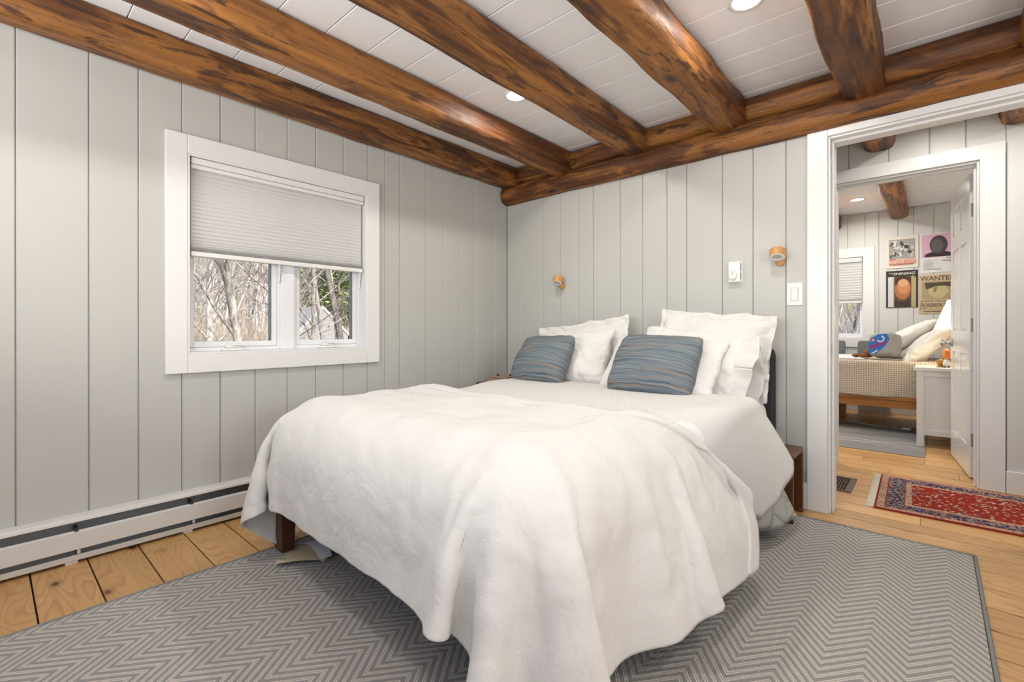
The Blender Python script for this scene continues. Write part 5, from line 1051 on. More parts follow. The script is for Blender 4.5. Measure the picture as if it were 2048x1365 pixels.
 (192,23,26,30,29,29,29,30,29,29,28,30,26,23,27,23,21,18,14,10,8,3,0,0,0,0,0,0,0,0,0,0,0,-1,0,0,0,0,0,-1,0,0,-1,0,0,0,1,0,0,0,-1,0,1,-1,0,-1,1,-1,0,0,-2,-3,-7,-14,-16,-19,-22,-23,-27,-26,-29,-30,-29,-30,-30,-29,-30,-30,-30,-30,-30,-30,-30,-30),
 (196,29,26,22,29,29,28,28,28,28,26,28,28,29,24,22,21,19,14,10,7,4,0,0,0,0,0,0,0,0,0,0,-1,0,0,0,0,0,0,0,-1,-1,1,-1,0,1,0,0,-1,0,0,-1,0,0,-1,0,-1,0,0,-1,0,-1,-8,-12,-16,-19,-23,-23,-27,-28,-27,-30,-29,-30,-30,-30,-30,-30,-30,-30,-30,-30,-30,-30),
 (193,27,27,27,25,27,29,28,28,28,29,29,28,25,24,23,21,19,14,11,7,3,1,0,0,0,0,0,0,0,-1,0,0,-1,0,0,-1,0,0,-1,0,0,-1,0,0,-1,0,0,-1,0,0,-1,0,0,-1,0,0,-1,0,-1,-1,0,-4,-12,-14,-20,-21,-26,-25,-28,-29,-28,-30,-30,-30,-30,-30,-30,-30,-30,-30,-30,-30,-30),
 (188,27,27,24,28,29,28,28,28,28,29,28,28,24,25,23,21,18,15,10,8,2,1,0,0,0,0,-1,0,0,0,0,-1,0,0,-1,0,0,0,-1,0,0,-1,0,0,-1,0,0,-1,0,-1,0,-1,-1,0,-1,0,-1,0,-2,1,1,-5,-7,-16,-14,-25,-22,-28,-28,-28,-30,-29,-30,-30,-30,-30,-30,-30,-30,-30,-30,-30,-30),
 (183,26,27,27,28,28,28,27,28,28,28,28,25,27,24,24,22,17,15,10,8,2,1,0,0,0,0,-1,0,0,-1,0,0,-1,0,-1,0,-1,0,-1,0,-1,0,-1,0,-1,0,-1,0,-1,-1,0,-1,0,-1,0,-1,0,-1,-1,1,0,-2,-6,-10,-20,-16,-28,-25,-28,-29,-29,-30,-30,-30,-29,-30,-30,-30,-30,-30,-30,-30,-30),
 (177,27,27,27,27,28,28,28,28,28,27,27,26,26,25,26,17,20,11,15,6,-1,1,0,0,0,0,-1,0,0,-1,0,-1,0,0,-1,0,-1,0,-1,0,0,-1,-1,0,-1,0,-1,0,-1,0,-1,-1,-1,0,-1,-1,1,-3,0,1,1,-2,-5,-5,-14,-24,-19,-29,-28,-30,-28,-30,-29,-30,-30,-30,-30,-30,-30,-30,-30,-30,-30),
 (172,26,28,27,28,28,28,27,27,27,26,27,26,26,28,19,24,12,19,14,-2,4,0,0,0,0,0,-1,0,0,-1,0,-1,0,-1,-1,0,-1,0,-1,-1,0,-1,-1,0,-1,-1,0,-1,-1,-1,0,0,-2,0,0,-2,3,-4,1,2,-2,0,-5,-9,-2,-20,-27,-20,-28,-30,-30,-30,-30,-30,-29,-30,-30,-30,-30,-30,-30,-30,-30),
 (166,28,27,28,27,28,26,27,27,25,27,27,27,28,19,27,15,16,24,9,-4,6,-2,0,0,0,-1,0,0,-1,0,-1,0,-1,0,-1,-1,0,-1,0,-1,-1,0,-1,0,-1,-1,-1,0,-1,-1,0,-1,-1,0,-1,-1,4,-7,-1,8,-4,0,-5,-7,-9,-1,-30,-22,-28,-26,-30,-30,-30,-29,-30,-30,-30,-30,-31,-30,-30,-30,-30),
 (163,26,28,26,27,27,27,26,26,28,28,25,27,22,25,18,24,14,25,-4,8,-2,0,0,0,0,0,0,-1,0,-1,0,-1,0,-1,-1,-1,0,-1,-1,0,-1,-1,-1,0,-1,-1,-1,-1,-1,0,-1,-1,-1,-1,1,-2,5,-7,-1,10,-6,2,-5,-7,-8,-10,-3,-29,-25,-29,-30,-29,-30,-30,-30,-30,-30,-30,-30,-30,-30,-30,-30),
 (157,28,27,26,26,27,25,27,28,28,24,26,21,26,21,27,14,27,11,-5,10,-3,0,0,0,0,0,-1,0,-1,0,0,-1,-1,0,-1,-1,-1,0,-1,-1,0,-1,-1,-1,0,-1,-1,-1,0,-1,-1,0,-2,0,-1,-1,5,-7,-2,13,-8,3,-4,-8,-6,-12,-4,-15,-24,-29,-30,-29,-30,-30,-30,-30,-30,-30,-30,-30,-30,-30,-30),
 (154,27,24,26,27,26,27,28,26,24,25,23,24,24,26,18,26,20,1,6,2,-2,0,0,0,0,-1,0,0,-1,0,-1,-1,0,-1,-1,-1,0,-1,-1,-1,0,-1,-1,-1,-1,-1,0,-1,-1,-1,-1,-1,1,-2,0,-1,6,-5,-6,15,-9,5,-4,-10,-4,-10,-12,-6,-22,-22,-28,-29,-30,-30,-30,-30,-29,-30,-30,-30,-31,-30,-30),
 (150,23,26,26,26,28,27,26,24,23,23,24,24,26,24,21,25,10,1,7,0,0,0,0,-1,0,0,-1,0,-1,0,-1,0,-1,-1,0,-1,-1,-1,0,-1,-1,-1,0,-1,-1,-1,-1,-1,0,-1,-1,-1,1,-2,-1,4,0,0,-8,16,-8,-1,2,-9,-10,-4,-15,-11,-11,-23,-22,-26,-28,-30,-29,-30,-30,-30,-30,-30,-30,-30,-30),
 (142,25,26,26,27,28,24,24,23,23,24,23,26,24,24,24,18,9,-1,6,-1,1,0,0,0,0,-1,0,-1,0,-1,0,-1,-1,0,-1,-1,-1,0,-1,-1,-1,-1,0,-1,-1,-1,-1,-1,0,-1,-1,-1,1,-2,2,0,0,2,-8,15,-6,-2,1,-6,-11,-7,-8,-18,-13,-13,-20,-25,-27,-29,-29,-29,-29,-29,-31,-30,-30,-31,-30),
 (140,21,26,27,27,24,24,22,23,24,23,25,24,24,24,24,10,9,1,3,-1,1,0,0,0,-1,0,0,-1,0,-1,-1,0,-1,-1,0,-1,-1,-1,0,-1,-1,-1,0,-1,-1,-1,-1,-1,0,-1,-1,-1,1,-2,2,0,0,4,-7,13,-6,-2,1,-5,-8,-12,-8,-12,-21,-13,-16,-19,-25,-28,-29,-29,-29,-29,-31,-30,-30,-30,-30),
 (130,27,25,27,23,24,22,23,23,23,24,24,24,24,24,19,10,4,2,2,0,1,0,0,-1,0,0,-1,0,-1,0,-1,-1,0,-1,-1,0,-1,-1,-1,0,-1,-1,-1,-1,0,-1,-1,-1,0,-1,-1,0,0,0,0,0,0,4,-3,10,-6,-1,-2,-3,-6,-11,-12,-13,-17,-18,-15,-17,-20,-26,-27,-29,-29,-29,-30,-30,-30,-30,-30),
 (127,24,26,23,23,22,23,22,23,24,24,24,23,24,22,13,11,1,2,2,0,1,0,0,-1,0,0,-1,0,-1,0,-1,-1,0,-1,-1,0,-1,-1,0,-1,-1,-1,0,-1,-1,-1,-1,0,-1,0,-1,0,-1,0,0,0,0,6,2,4,-4,-3,-3,-3,-4,-11,-12,-14,-18,-17,-16,-17,-19,-23,-24,-26,-28,-29,-29,-30,-30,-30,-30),
 (120,26,22,23,22,22,22,22,24,24,23,24,23,23,19,9,10,1,1,1,1,1,0,0,-1,0,0,-1,0,-1,0,-1,-1,0,-1,-1,0,-1,0,-1,-1,-1,0,-1,-1,-1,0,-1,-1,0,-1,-1,0,0,0,0,0,1,5,3,3,-3,-5,-4,-3,-2,-9,-13,-15,-18,-18,-17,-17,-19,-22,-22,-22,-25,-27,-29,-30,-29,-30,-30),
 (114,23,22,22,22,21,22,23,24,23,23,24,23,21,14,9,7,0,2,1,1,1,0,0,-1,0,-1,0,0,-1,-1,0,-1,0,-1,-1,0,-1,0,-1,-1,0,-1,-1,-1,0,-1,-1,0,-1,-1,0,0,-1,0,0,0,2,5,3,4,-4,-4,-5,-5,-1,-7,-13,-16,-19,-18,-18,-17,-19,-21,-22,-22,-22,-23,-26,-29,-29,-29,-29),
 (113,15,22,21,21,22,23,22,24,23,23,22,22,18,11,9,5,0,2,1,1,1,0,-1,0,0,-1,0,-1,0,-1,0,-1,0,-1,-1,0,-1,0,-1,-1,0,-1,-1,0,-1,-1,0,-1,-1,0,-1,0,0,0,0,0,2,5,4,3,-4,-4,-6,-6,-2,-5,-11,-17,-19,-19,-18,-18,-19,-21,-22,-21,-22,-23,-23,-24,-26,-29,-25),
 (99,20,20,22,21,22,23,22,23,23,23,22,20,14,8,9,4,0,2,1,1,1,0,-1,0,0,-1,0,-1,0,-1,-1,0,-1,0,-1,0,-1,0,-1,-1,0,-1,0,-1,-1,0,-1,-1,0,-1,0,0,-1,0,0,1,3,4,4,3,-4,-4,-7,-7,-3,-3,-10,-17,-19,-19,-19,-19,-20,-20,-21,-22,-22,-21,-23,-24,-22,-19,-21),
 (90,20,20,20,22,22,23,22,23,22,22,21,17,11,8,8,3,0,2,1,1,1,-1,0,0,-1,0,-1,0,0,-1,-1,0,-1,0,-1,0,-1,0,-1,0,-1,-1,0,-1,-1,0,-1,0,-1,0,-1,0,0,0,0,1,3,4,4,4,-5,-5,-7,-7,-5,-4,-7,-16,-19,-20,-19,-20,-20,-21,-20,-22,-21,-22,-21,-23,-22,-4,-15),
 (80,19,20,22,21,22,23,22,22,22,21,19,15,8,8,7,2,0,2,1,1,1,-1,0,0,-1,0,-1,0,-1,0,-1,0,-1,0,-1,0,-1,0,-1,0,-1,0,-1,-1,0,-1,0,-1,0,-1,0,0,-1,1,0,2,2,4,4,4,-6,-4,-8,-8,-7,-4,-6,-13,-19,-20,-20,-20,-20,-22,-20,-21,-22,-21,-22,-22,-17,-3,0),
 (69,20,21,21,22,21,23,22,21,21,20,17,12,7,8,6,1,0,1,2,1,1,-1,0,-1,0,0,-1,0,-1,0,-1,-1,0,-1,0,0,-1,0,-1,0,-1,0,-1,0,-1,0,-1,-1,0,0,-1,0,0,0,1,2,3,3,4,3,-5,-5,-8,-9,-8,-5,-6,-10,-18,-20,-20,-21,-21,-21,-21,-21,-21,-22,-21,-21,0,0,0),
 (60,20,20,21,22,21,22,22,21,20,18,16,8,6,8,6,0,0,1,1,2,1,-1,0,-1,0,-1,0,0,-1,-1,0,-1,0,-1,0,0,-1,0,-1,0,-1,0,-1,0,-1,0,-1,0,-1,0,0,0,0,0,1,2,3,3,5,2,-6,-4,-9,-10,-9,-7,-6,-9,-15,-20,-20,-21,-21,-22,-21,-21,-21,-21,-21,0,0,0,0),
 (50,20,21,21,21,21,22,21,20,19,15,16,6,6,6,6,-1,0,1,1,1,2,-1,-1,0,0,-1,0,-1,0,-1,0,-1,0,-1,0,0,-1,0,-1,0,-1,0,0,-1,0,-1,0,-1,0,0,-1,0,1,0,1,2,3,3,5,2,-7,-4,-9,-10,-10,-9,-8,-8,-12,-18,-21,-21,-21,-22,-22,-21,-21,-20,0,0,0,0,0),
 (41,20,20,21,21,21,21,20,20,17,16,10,5,6,7,4,-1,0,1,1,1,2,-1,-1,0,0,-1,0,-1,0,-1,0,-1,0,-1,0,0,-1,0,-1,0,0,-1,0,-1,0,0,-1,0,-1,0,0,0,0,1,1,2,3,3,5,2,-7,-5,-9,-11,-11,-11,-8,-9,-10,-15,-20,-22,-21,-22,-22,-21,-17,-3,0,0,0,0,0),
 (34,17,20,21,21,21,20,19,18,17,14,8,4,5,7,4,-2,0,1,1,1,2,-1,-1,0,-1,0,0,-1,0,-1,0,-1,0,-1,0,0,-1,0,0,-1,0,-1,0,0,-1,0,0,-1,0,0,0,0,0,1,1,2,3,4,4,2,-8,-6,-8,-12,-12,-12,-10,-9,-10,-12,-18,-22,-21,-21,-22,-18,-3,0,0,0,0,0,0),
)
dv_V = [tuple(p) for p in duvet_points()]
dv_F = [(j * DNX + i, (j + 1) * DNX + i, (j + 1) * DNX + i + 1, j * DNX + i + 1) for j in range(DNY - 1) for i in range(DNX - 1)]
duv = thing('duvet', 'crumpled white duvet over the foot of the bed, hanging almost to the rug', 'duvet', (1.35, -1.9, 0.66))
dc = obj('duvet_cover', (dv_V, dv_F), M['cotton'], duv, smooth=True, subsurf=2)
tx = bpy.data.textures.new('duvet_creases', 'CLOUDS'); tx.noise_scale = 0.14; tx.noise_depth = 3
dm = dc.modifiers.new('creases', 'DISPLACE'); dm.texture = tx; dm.strength = 0.012; dm.mid_level = 0.4; dm.texture_coords = 'LOCAL'
mtx = bpy.data.textures.new('duvet_folds', 'MARBLE'); mtx.noise_scale = 0.30; mtx.turbulence = 9.0; mtx.noise_depth = 2; mtx.marble_type = 'SOFT'
d2 = dc.modifiers.new('folds', 'DISPLACE'); d2.texture = mtx; d2.strength = 0.010; d2.mid_level = 0.5; d2.texture_coords = 'LOCAL'
s_ = dc.modifiers.new('thick', 'SOLIDIFY'); s_.thickness = 0.016; s_.offset = 1.0
# stitched hem band along the head edge, doubled over
nb_ = 4
hem = obj('hem_band', ([dv_V[j * DNX + i] for j in range(nb_) for i in range(DNX)], [(j * DNX + i, (j + 1) * DNX + i, (j + 1) * DNX + i + 1, j * DNX + i + 1) for j in range(nb_ - 1) for i in range(DNX - 1)]), M['cotton'], duv, smooth=True, subsurf=1)
dm = hem.modifiers.new('creases', 'DISPLACE'); dm.texture = tx; dm.strength = 0.012; dm.mid_level = 0.4; dm.texture_coords = 'LOCAL'
sh_ = hem.modifiers.new('thick', 'SOLIDIFY'); sh_.thickness = 0.0235; sh_.offset = 1.0

# ================================================================ pillows
def pillow_mesh(w, h, T, seed, flange=0.0, n=40, wr=0.010, conc=0.05, slump=0.25, rnd=0.42, bend=0.0, corner=0.02):
    """local x width, y height, z front; thickness T in the middle"""
    V, F = [], []
    fw, fh = (flange / (w / 2), flange / (h / 2)) if flange else (0, 0)
    def co(i): return -1 + 2 * i / n
    idx = {}
    for side in (1, -1):
        for j in range(n + 1):
            for i in range(n + 1):
                s, t = math.sin(co(i) * math.pi / 2) * 0.6 + co(i) * 0.4, math.sin(co(j) * math.pi / 2) * 0.6 + co(j) * 0.4
                edge = i in (0, n) or j in (0, n)
                if edge and side == -1:
                    idx[(side, i, j)] = idx[(1, i, j)]; continue
                cs = min(1.0, abs(s) / (1 - fw)) if flange else abs(s)
                ct = min(1.0, abs(t) / (1 - fh)) if flange else abs(t)
                prof = max(0.0, (1 - cs ** 2.2) * (1 - ct ** 2.2)) ** rnd
                x = s * w / 2 * (1 - conc * (1 - t * t) * abs(s))
                y = t * h / 2 * (1 - conc * (1 - s * s) * abs(t))
                z = side * T / 2 * prof * (1 + slump * -t)
                nz = noise.noise(Vector((s * 2.0 + seed, t * 2.0, side * 1.7 + seed)))
                n2 = noise.noise(Vector((s * 5.5 - seed, t * 5.5 + seed, side)))
                near = max(abs(s), abs(t))
                z += side * (nz * wr * 1.5 + n2 * wr * 0.8) * (prof if not flange else max(prof, 0.0))
                if flange and prof <= 0.0:
                    z += 0.004 * math.sin((s * 9 + t * 7) * 2.1 + seed) + (0.0015 if side > 0 else -0.0015)
                    x += 0.004 * noise.noise(Vector((t * 8, seed, 1))); y += 0.004 * noise.noise(Vector((s * 8, seed, 3)))
                rc = 1 - corner * (abs(s) ** 5) * (abs(t) ** 5)
                x *= rc; y *= rc
                z += bend * (t * t) + 0.010 * noise.noise(Vector((s * 1.2, t * 1.2 + seed, 9)))
                x += 0.006 * noise.noise(Vector((seed, t * 3, 2))); y += 0.008 * noise.noise(Vector((s * 3, seed, 4)))
                idx[(side, i, j)] = len(V); V.append((x, y, z))
    for side in (1, -1):
        for j in range(n):
            for i in range(n):
                q = [idx[(side, i, j)], idx[(side, i + 1, j)], idx[(side, i + 1, j + 1)], idx[(side, i, j + 1)]]
                F.append(tuple(q if side == 1 else reversed(q)))
    return V, F

def pose(loc, lean, yaw=0.0, roll=0.0):
    """upright cushion: x right, y up, front to -y, leaning back by lean degrees"""
    L = math.radians(lean)
    B = Matrix(((1, 0, 0), (0, math.sin(L), -math.cos(L)), (0, math.cos(L), math.sin(L)))).to_4x4()
    return Matrix.Translation(loc) @ Matrix.Rotation(math.radians(yaw), 4, 'Z') @ B @ Matrix.Rotation(math.radians(roll), 4, 'Z')

def pillow(label, loc, lean, yaw, roll, w, h, T, seed, m, flange=0.0, cat='pillow', group=None, name='pillow', **kw):
    o = obj(name, pillow_mesh(w, h, T, seed, flange, **kw), m, local=True, smooth=True, subsurf=1)
    o.matrix_world = pose(loc, lean, yaw, roll)
    if m is M['white_linen']:
        rumple(o)
    tag(o, label, cat, group)
    return o
ptx = bpy.data.textures.new('pillow_creases', 'CLOUDS'); ptx.noise_scale = 0.085; ptx.noise_depth = 3
def rumple(o, k=0.030):
    d = o.modifiers.new('creases', 'DISPLACE'); d.texture = ptx; d.strength = k; d.mid_level = 0.5; d.texture_coords = 'GLOBAL'
PGR = 'white pillows on the bed'
pillow('white pillow with frayed edge standing at the back left, slanting against the wall', (0.885, -0.175, 0.842), 12, 0, 7.5, 0.79, 0.44, 0.14, 1.1, M['white_linen'], 0.035, group=PGR)
pillow('tallest white pillow standing at the back right against the headboard', (1.800, -0.180, 0.862), 10, 0, -4.5, 0.69, 0.50, 0.15, 2.2, M['white_linen'], 0.035, group=PGR)
pillow('white pillow on the left, leaning behind the left blue cushion', (0.865, -0.345, 0.798), 30, 2, 4, 0.70, 0.42, 0.17, 3.3, M['white_linen'], group=PGR)
p5 = thing('pillow', 'white pillow on the right with a loose open case end beside the headboard', 'pillow', (0, 0, 0), PGR)
p5.matrix_world = pose((1.735, -0.315, 0.800), 20, 0, -5)
obj('cushion', pillow_mesh(0.66, 0.42, 0.17, 4.4), M['white_linen'], p5, local=True, smooth=True, subsurf=1)
rumple(p5.children[0])
def open_end(u, v):
    a = 2 * math.pi * u
    c, s = math.cos(a), math.sin(a)
    ruf = math.sin(6 * a + 1.3) * 0.016 + math.sin(11 * a + 0.4) * 0.007
    rx = 0.050 + 0.045 * v + ruf * v * 1.2
    ry = 0.165 + 0.030 * v + ruf * v
    ext = 0.17 * v - 0.03 * v * v + 0.020 * v * math.sin(2 * a + 0.8)
    return (0.215 + ext, ry * s - 0.012 * v, rx * c - 0.004 + 0.02 * v * s)
pe = obj('open_case_end', grid(73, 12, open_end), M['white_linen'], p5, local=True, smooth=True, subsurf=1)
q_ = pe.modifiers.new('thick', 'SOLIDIFY'); q_.thickness = 0.004
pillow('white pillow lying in front on the right, behind the right blue cushion', (1.605, -0.445, 0.782), 38, 0, -2.5, 0.70, 0.40, 0.15, 5.5, M['white_linen'], group=PGR)

def woven_mat():
    t = NT('blue_woven_stripe')
    v = t.obj()
    warp = t.n('TexNoise', {'Vector': t.mapping(v, (7, 7, 1)), 'Scale': 1.0, 'Detail': 2.0}).outputs[0]
    sp = t.n('SeparateXYZ', {0: v})
    yy = t.math('ADD', sp.outputs[1], t.math('MULTIPLY', warp, 0.028))
    st = t.n('CombineXYZ', {0: t.math('MULTIPLY', sp.outputs[0], 1.6), 1: t.math('MULTIPLY', yy, 95.0), 2: 0.0})
    f1 = t.noise(st.outputs[0], 1.0, 3, 0.6)
    st2 = t.n('CombineXYZ', {0: t.math('MULTIPLY', sp.outputs[0], 3.4), 1: t.math('MULTIPLY', yy, 48.0), 2: 3.0})
    f2 = t.noise(st2.outputs[0], 1.0, 2, 0.5)
    thr = t.math('SINE', t.math('MULTIPLY', yy, 620.0))
    c = t.ramp(f1, [(0.30, (0.045, 0.058, 0.072)), (0.45, (0.115, 0.150, 0.178)), (0.58, (0.185, 0.218, 0.235)), (0.72, (0.31, 0.305, 0.28))])
    c = t.mix(t.ramp(f2, [(0.52, 0.0), (0.68, 0.55)]), c, (0.30, 0.215, 0.145))
    c = t.mix(t.ramp(thr, [(0.55, 0.0), (0.95, 0.35)]), c, (0.045, 0.05, 0.06))
    h = t.math('ADD', t.math('MULTIPLY', thr, 0.25), t.math('MULTIPLY', f1, 0.8))
    return t.fin(c, 0.85, h, 0.35, 0.004)
M['woven'] = woven_mat()
pillow('blue-grey striped woven cushion on the left of the bed', (0.800, -0.520, 0.792), 33, -4, 3, 0.45, 0.38, 0.19, 6.6, M['woven'], cat='cushion', group='blue woven cushions', name='cushion', rnd=0.40, conc=0.02, wr=0.004, corner=0.075)
pillow('blue-grey striped woven cushion on the right of the bed', (1.625, -0.560, 0.800), 34, 2, -1.5, 0.49, 0.39, 0.20, 7.7, M['woven'], cat='cushion', group='blue woven cushions', name='cushion', rnd=0.40, conc=0.02, wr=0.004, corner=0.075)

# ================================================================ things on the headboard wall
def sconce(label, x, z, tilt):
    t = thing('wall_sconce', label, 'wall light', (x, 0, z), 'wooden reading lights')
    obj('wall_disc', xform(lathe([(0.0, 0.0), (0.024, 0.0), (0.025, 0.006), (0.025, 0.020), (0.022, 0.024), (0.0, 0.024)], 24, cap=False), Matrix.Translation((x + 0.004, -0.0005, z - 0.040)) @ Matrix.Rotation(math.pi / 2, 4, 'X')), M['sconce'], t, smooth=True)
    obj('ball_joint', xform(lathe([(0.001, -0.011), (0.008, -0.008), (0.011, 0), (0.008, 0.008), (0.001, 0.011)], 14, cap=False), Matrix.Translation((x + 0.003, -0.030, z - 0.018))), M['steel'], t, smooth=True)
    Tm = Matrix.Translation((x, -0.062, z)) @ Matrix.Rotation(math.radians(tilt), 4, 'X') @ Matrix.Rotation(math.radians(-4), 4, 'Y')
    d = obj('drum', xform(lathe([(0.0, 0.027), (0.036, 0.027), (0.0395, 0.024), (0.040, -0.022), (0.0385, -0.024)], 36, cap=False), Tm), M['sconce'], t, smooth=True)
    d.modifiers.new('e', 'EDGE_SPLIT')
    obj('diffuser_ring', xform(lathe([(0.0385, -0.024), (0.037, -0.026), (0.022, -0.0245), (0.0215, -0.021), (0.0, -0.021)], 36, cap=False), Tm), M['plastic'], t, smooth=True)
    obj('lens', xform(lathe([(0.0205, -0.0235), (0.0, -0.0235)], 30, cap=False), Tm), M['lens_off'], t)
    return t
M['lens_off'] = plain('frosted_lens', (0.50, 0.49, 0.48), 0.3)
sconce('small round wooden wall light above the left side of the bed', 0.594, 1.383, -24)
sconce('small round wooden wall light above the right side of the bed by the thermostat', 2.130, 1.428, -26)

th = thing('thermostat', 'white wall thermostat with a round dial between bed and doorway', 'thermostat', (1.893, 0, 1.346))
obj('base_plate', box(1.856, 1.930, -0.008, -0.0005, 1.282, 1.412), M['plastic'], th, bevel=0.002)
obj('cover', box(1.857, 1.924, -0.034, -0.008, 1.286, 1.410), M['plastic'], th, bevel=0.004)
obj('vent_slot', join(box(1.9235, 1.9245, -0.024, -0.014, 1.352, 1.398), box(1.9235, 1.9245, -0.024, -0.014, 1.300, 1.342)), M['gap'], th)
obj('dial', xform(lathe([(0.0, 0.0), (0.024, 0.0), (0.024, 0.008), (0.021, 0.012), (0.0, 0.012)], 32, cap=False), Matrix.Translation((1.884, -0.034, 1.322)) @ Matrix.Rotation(math.pi / 2, 4, 'X')), M['plastic'], th, smooth=True)
for k, dx in enumerate((-0.012, 0.0, 0.012)):
    obj('dial_mark', box(1.884 + dx - 0.0014, 1.884 + dx + 0.0014, -0.0350, -0.0338, 1.353 - abs(dx) * 0.15, 1.359 - abs(dx) * 0.15), M['grey'], th)
obj('pointer', box(1.8828, 1.8852, -0.0470, -0.0455, 1.328, 1.343), M['grey'], th)

sw = thing('light_switch', 'white rocker light switch beside the doorway casing', 'switch', (2.205, 0, 1.198))
obj('cover_plate', box(2.166, 2.244, -0.006, -0.0005, 1.136, 1.262), M['plastic'], sw, bevel=0.003)
rk = obj('rocker', prism([(1.163, -0.0058), (1.163, -0.0085), (1.198, -0.0072), (1.233, -0.0112), (1.233, -0.0058)], 0, 2.189, 2.221) if False else
         xform(prism([(-0.0058, -0.035), (-0.0058, 0.035), (-0.0105, 0.035), (-0.0072, 0.0), (-0.0085, -0.035)], 0, 2.190, 2.220), Matrix.Translation((0, 0, 1.198))), M['plastic'], sw)
obj('rocker_frame', join(box(2.186, 2.189, -0.0075, -0.006, 1.160, 1.236), box(2.221, 2.224, -0.0075, -0.006, 1.160, 1.236), box(2.189, 2.221, -0.0075, -0.006, 1.234, 1.237), box(2.189, 2.221, -0.0075, -0.006, 1.159, 1.162)), M['grey_light'] if 'grey_light' in M else M['plastic'], sw)
for zz in (1.147, 1.251):
    obj('screw', xform(lathe([(0.0, 0.0), (0.003, 0.0), (0.0025, 0.001), (0.0, 0.001)], 12, cap=False), Matrix.Translation((2.205, -0.006, zz)) @ Matrix.Rotation(math.pi / 2, 4, 'X')), M['steel'], sw)

# ================================================================ bedside tables and floor bits
ns = thing('bedside_stool', 'narrow reddish-brown wooden bedside stool wedged right of the bed by the wall', 'side table', (2.19, -0.25, 0))
obj('top', box(2.128, 2.258, -0.320, -0.060, 0.330, 0.356), M['stool'], ns, bevel=0.006, seg=3)
obj('side_panel', box(2.128, 2.258, -0.084, -0.060, 0.0, 0.330), M['stool'], ns, bevel=0.003)
obj('side_panel', box(2.128, 2.258, -0.320, -0.296, 0.0, 0.330), M['stool'], ns, bevel=0.003)
obj('stretcher', box(2.140, 2.156, -0.296, -0.084, 0.21, 0.26), M['stool'], ns)
nl = thing('bedside_table', 'wooden bedside table hidden behind the left side of the bed', 'side table', (0.26, -0.25, 0))
obj('top', box(0.075, 0.46, -0.45, -0.05, 0.556, 0.580), M['stool'], nl, bevel=0.004)
for a_, b_ in ((0.085, -0.44), (0.425, -0.44), (0.085, -0.085), (0.425, -0.085)):
    obj('leg', box(a_, a_ + 0.025, b_, b_ + 0.025, 0.0, 0.556), M['stool'], nl)
obj('shelf', box(0.10, 0.435, -0.43, -0.07, 0.25, 0.27), M['stool'], nl)
M['tan_box'] = plain('tan_wood', (0.36, 0.25, 0.18), 0.6)
bk = thing('small_box', 'small tan wooden box with dark knobs just visible over the left edge of the bed', 'box', (0.22, -0.26, 0.580))
obj('body', box(0.130, 0.318, -0.365, -0.155, 0.580, 0.618), M['tan_box'], bk, bevel=0.003)
obj('lid', box(0.127, 0.321, -0.368, -0.152, 0.618, 0.626), M['tan_box'], bk, bevel=0.002)
for xx, yy in ((0.175, -0.30), (0.255, -0.24)):
    obj('knob', lathe([(0.0, 0.0), (0.008, 0.0), (0.011, 0.006), (0.008, 0.013), (0.0, 0.014)], 14, (xx, yy, 0.626), cap=False), M['gap'], bk, smooth=True)

# fanned paper by the bed leg
fp = thing('fanned_paper', 'fanned cream paper wrapper on the rug beside the bed leg', 'paper', (0.80, -2.10, 0.0075))
def sheet(a0, ln, w, z, m, nm, crook):
    V, F = [], []
    c, s = math.cos(a0), math.sin(a0)
    for k in range(7):
        t = k / 6
        for e in (-1, 1):
            ww = w * (0.55 + 0.45 * t)
            px, py = t * ln, e * ww / 2
            V.append((0.86 + px * c - py * s, -2.085 + px * s + py * c, z + crook * math.sin(t * 3.0) + 0.004 * e * t))
    for k in range(6):
        F.append((2 * k, 2 * k + 1, 2 * k + 3, 2 * k + 2))
    o = obj(nm, (V, F), m, fp)
    q = o.modifiers.new('t', 'SOLIDIFY'); q.thickness = 0.0008
for k in range(7):
    sheet(math.radians(178 + k * 9), 0.20 - 0.012 * (k % 3), 0.050, 0.0095 + 0.0022 * k, M['paper'], 'page', 0.006)
sheet(math.radians(172), 0.19, 0.09, 0.026, M['paper_white'], 'wrapper', 0.022)
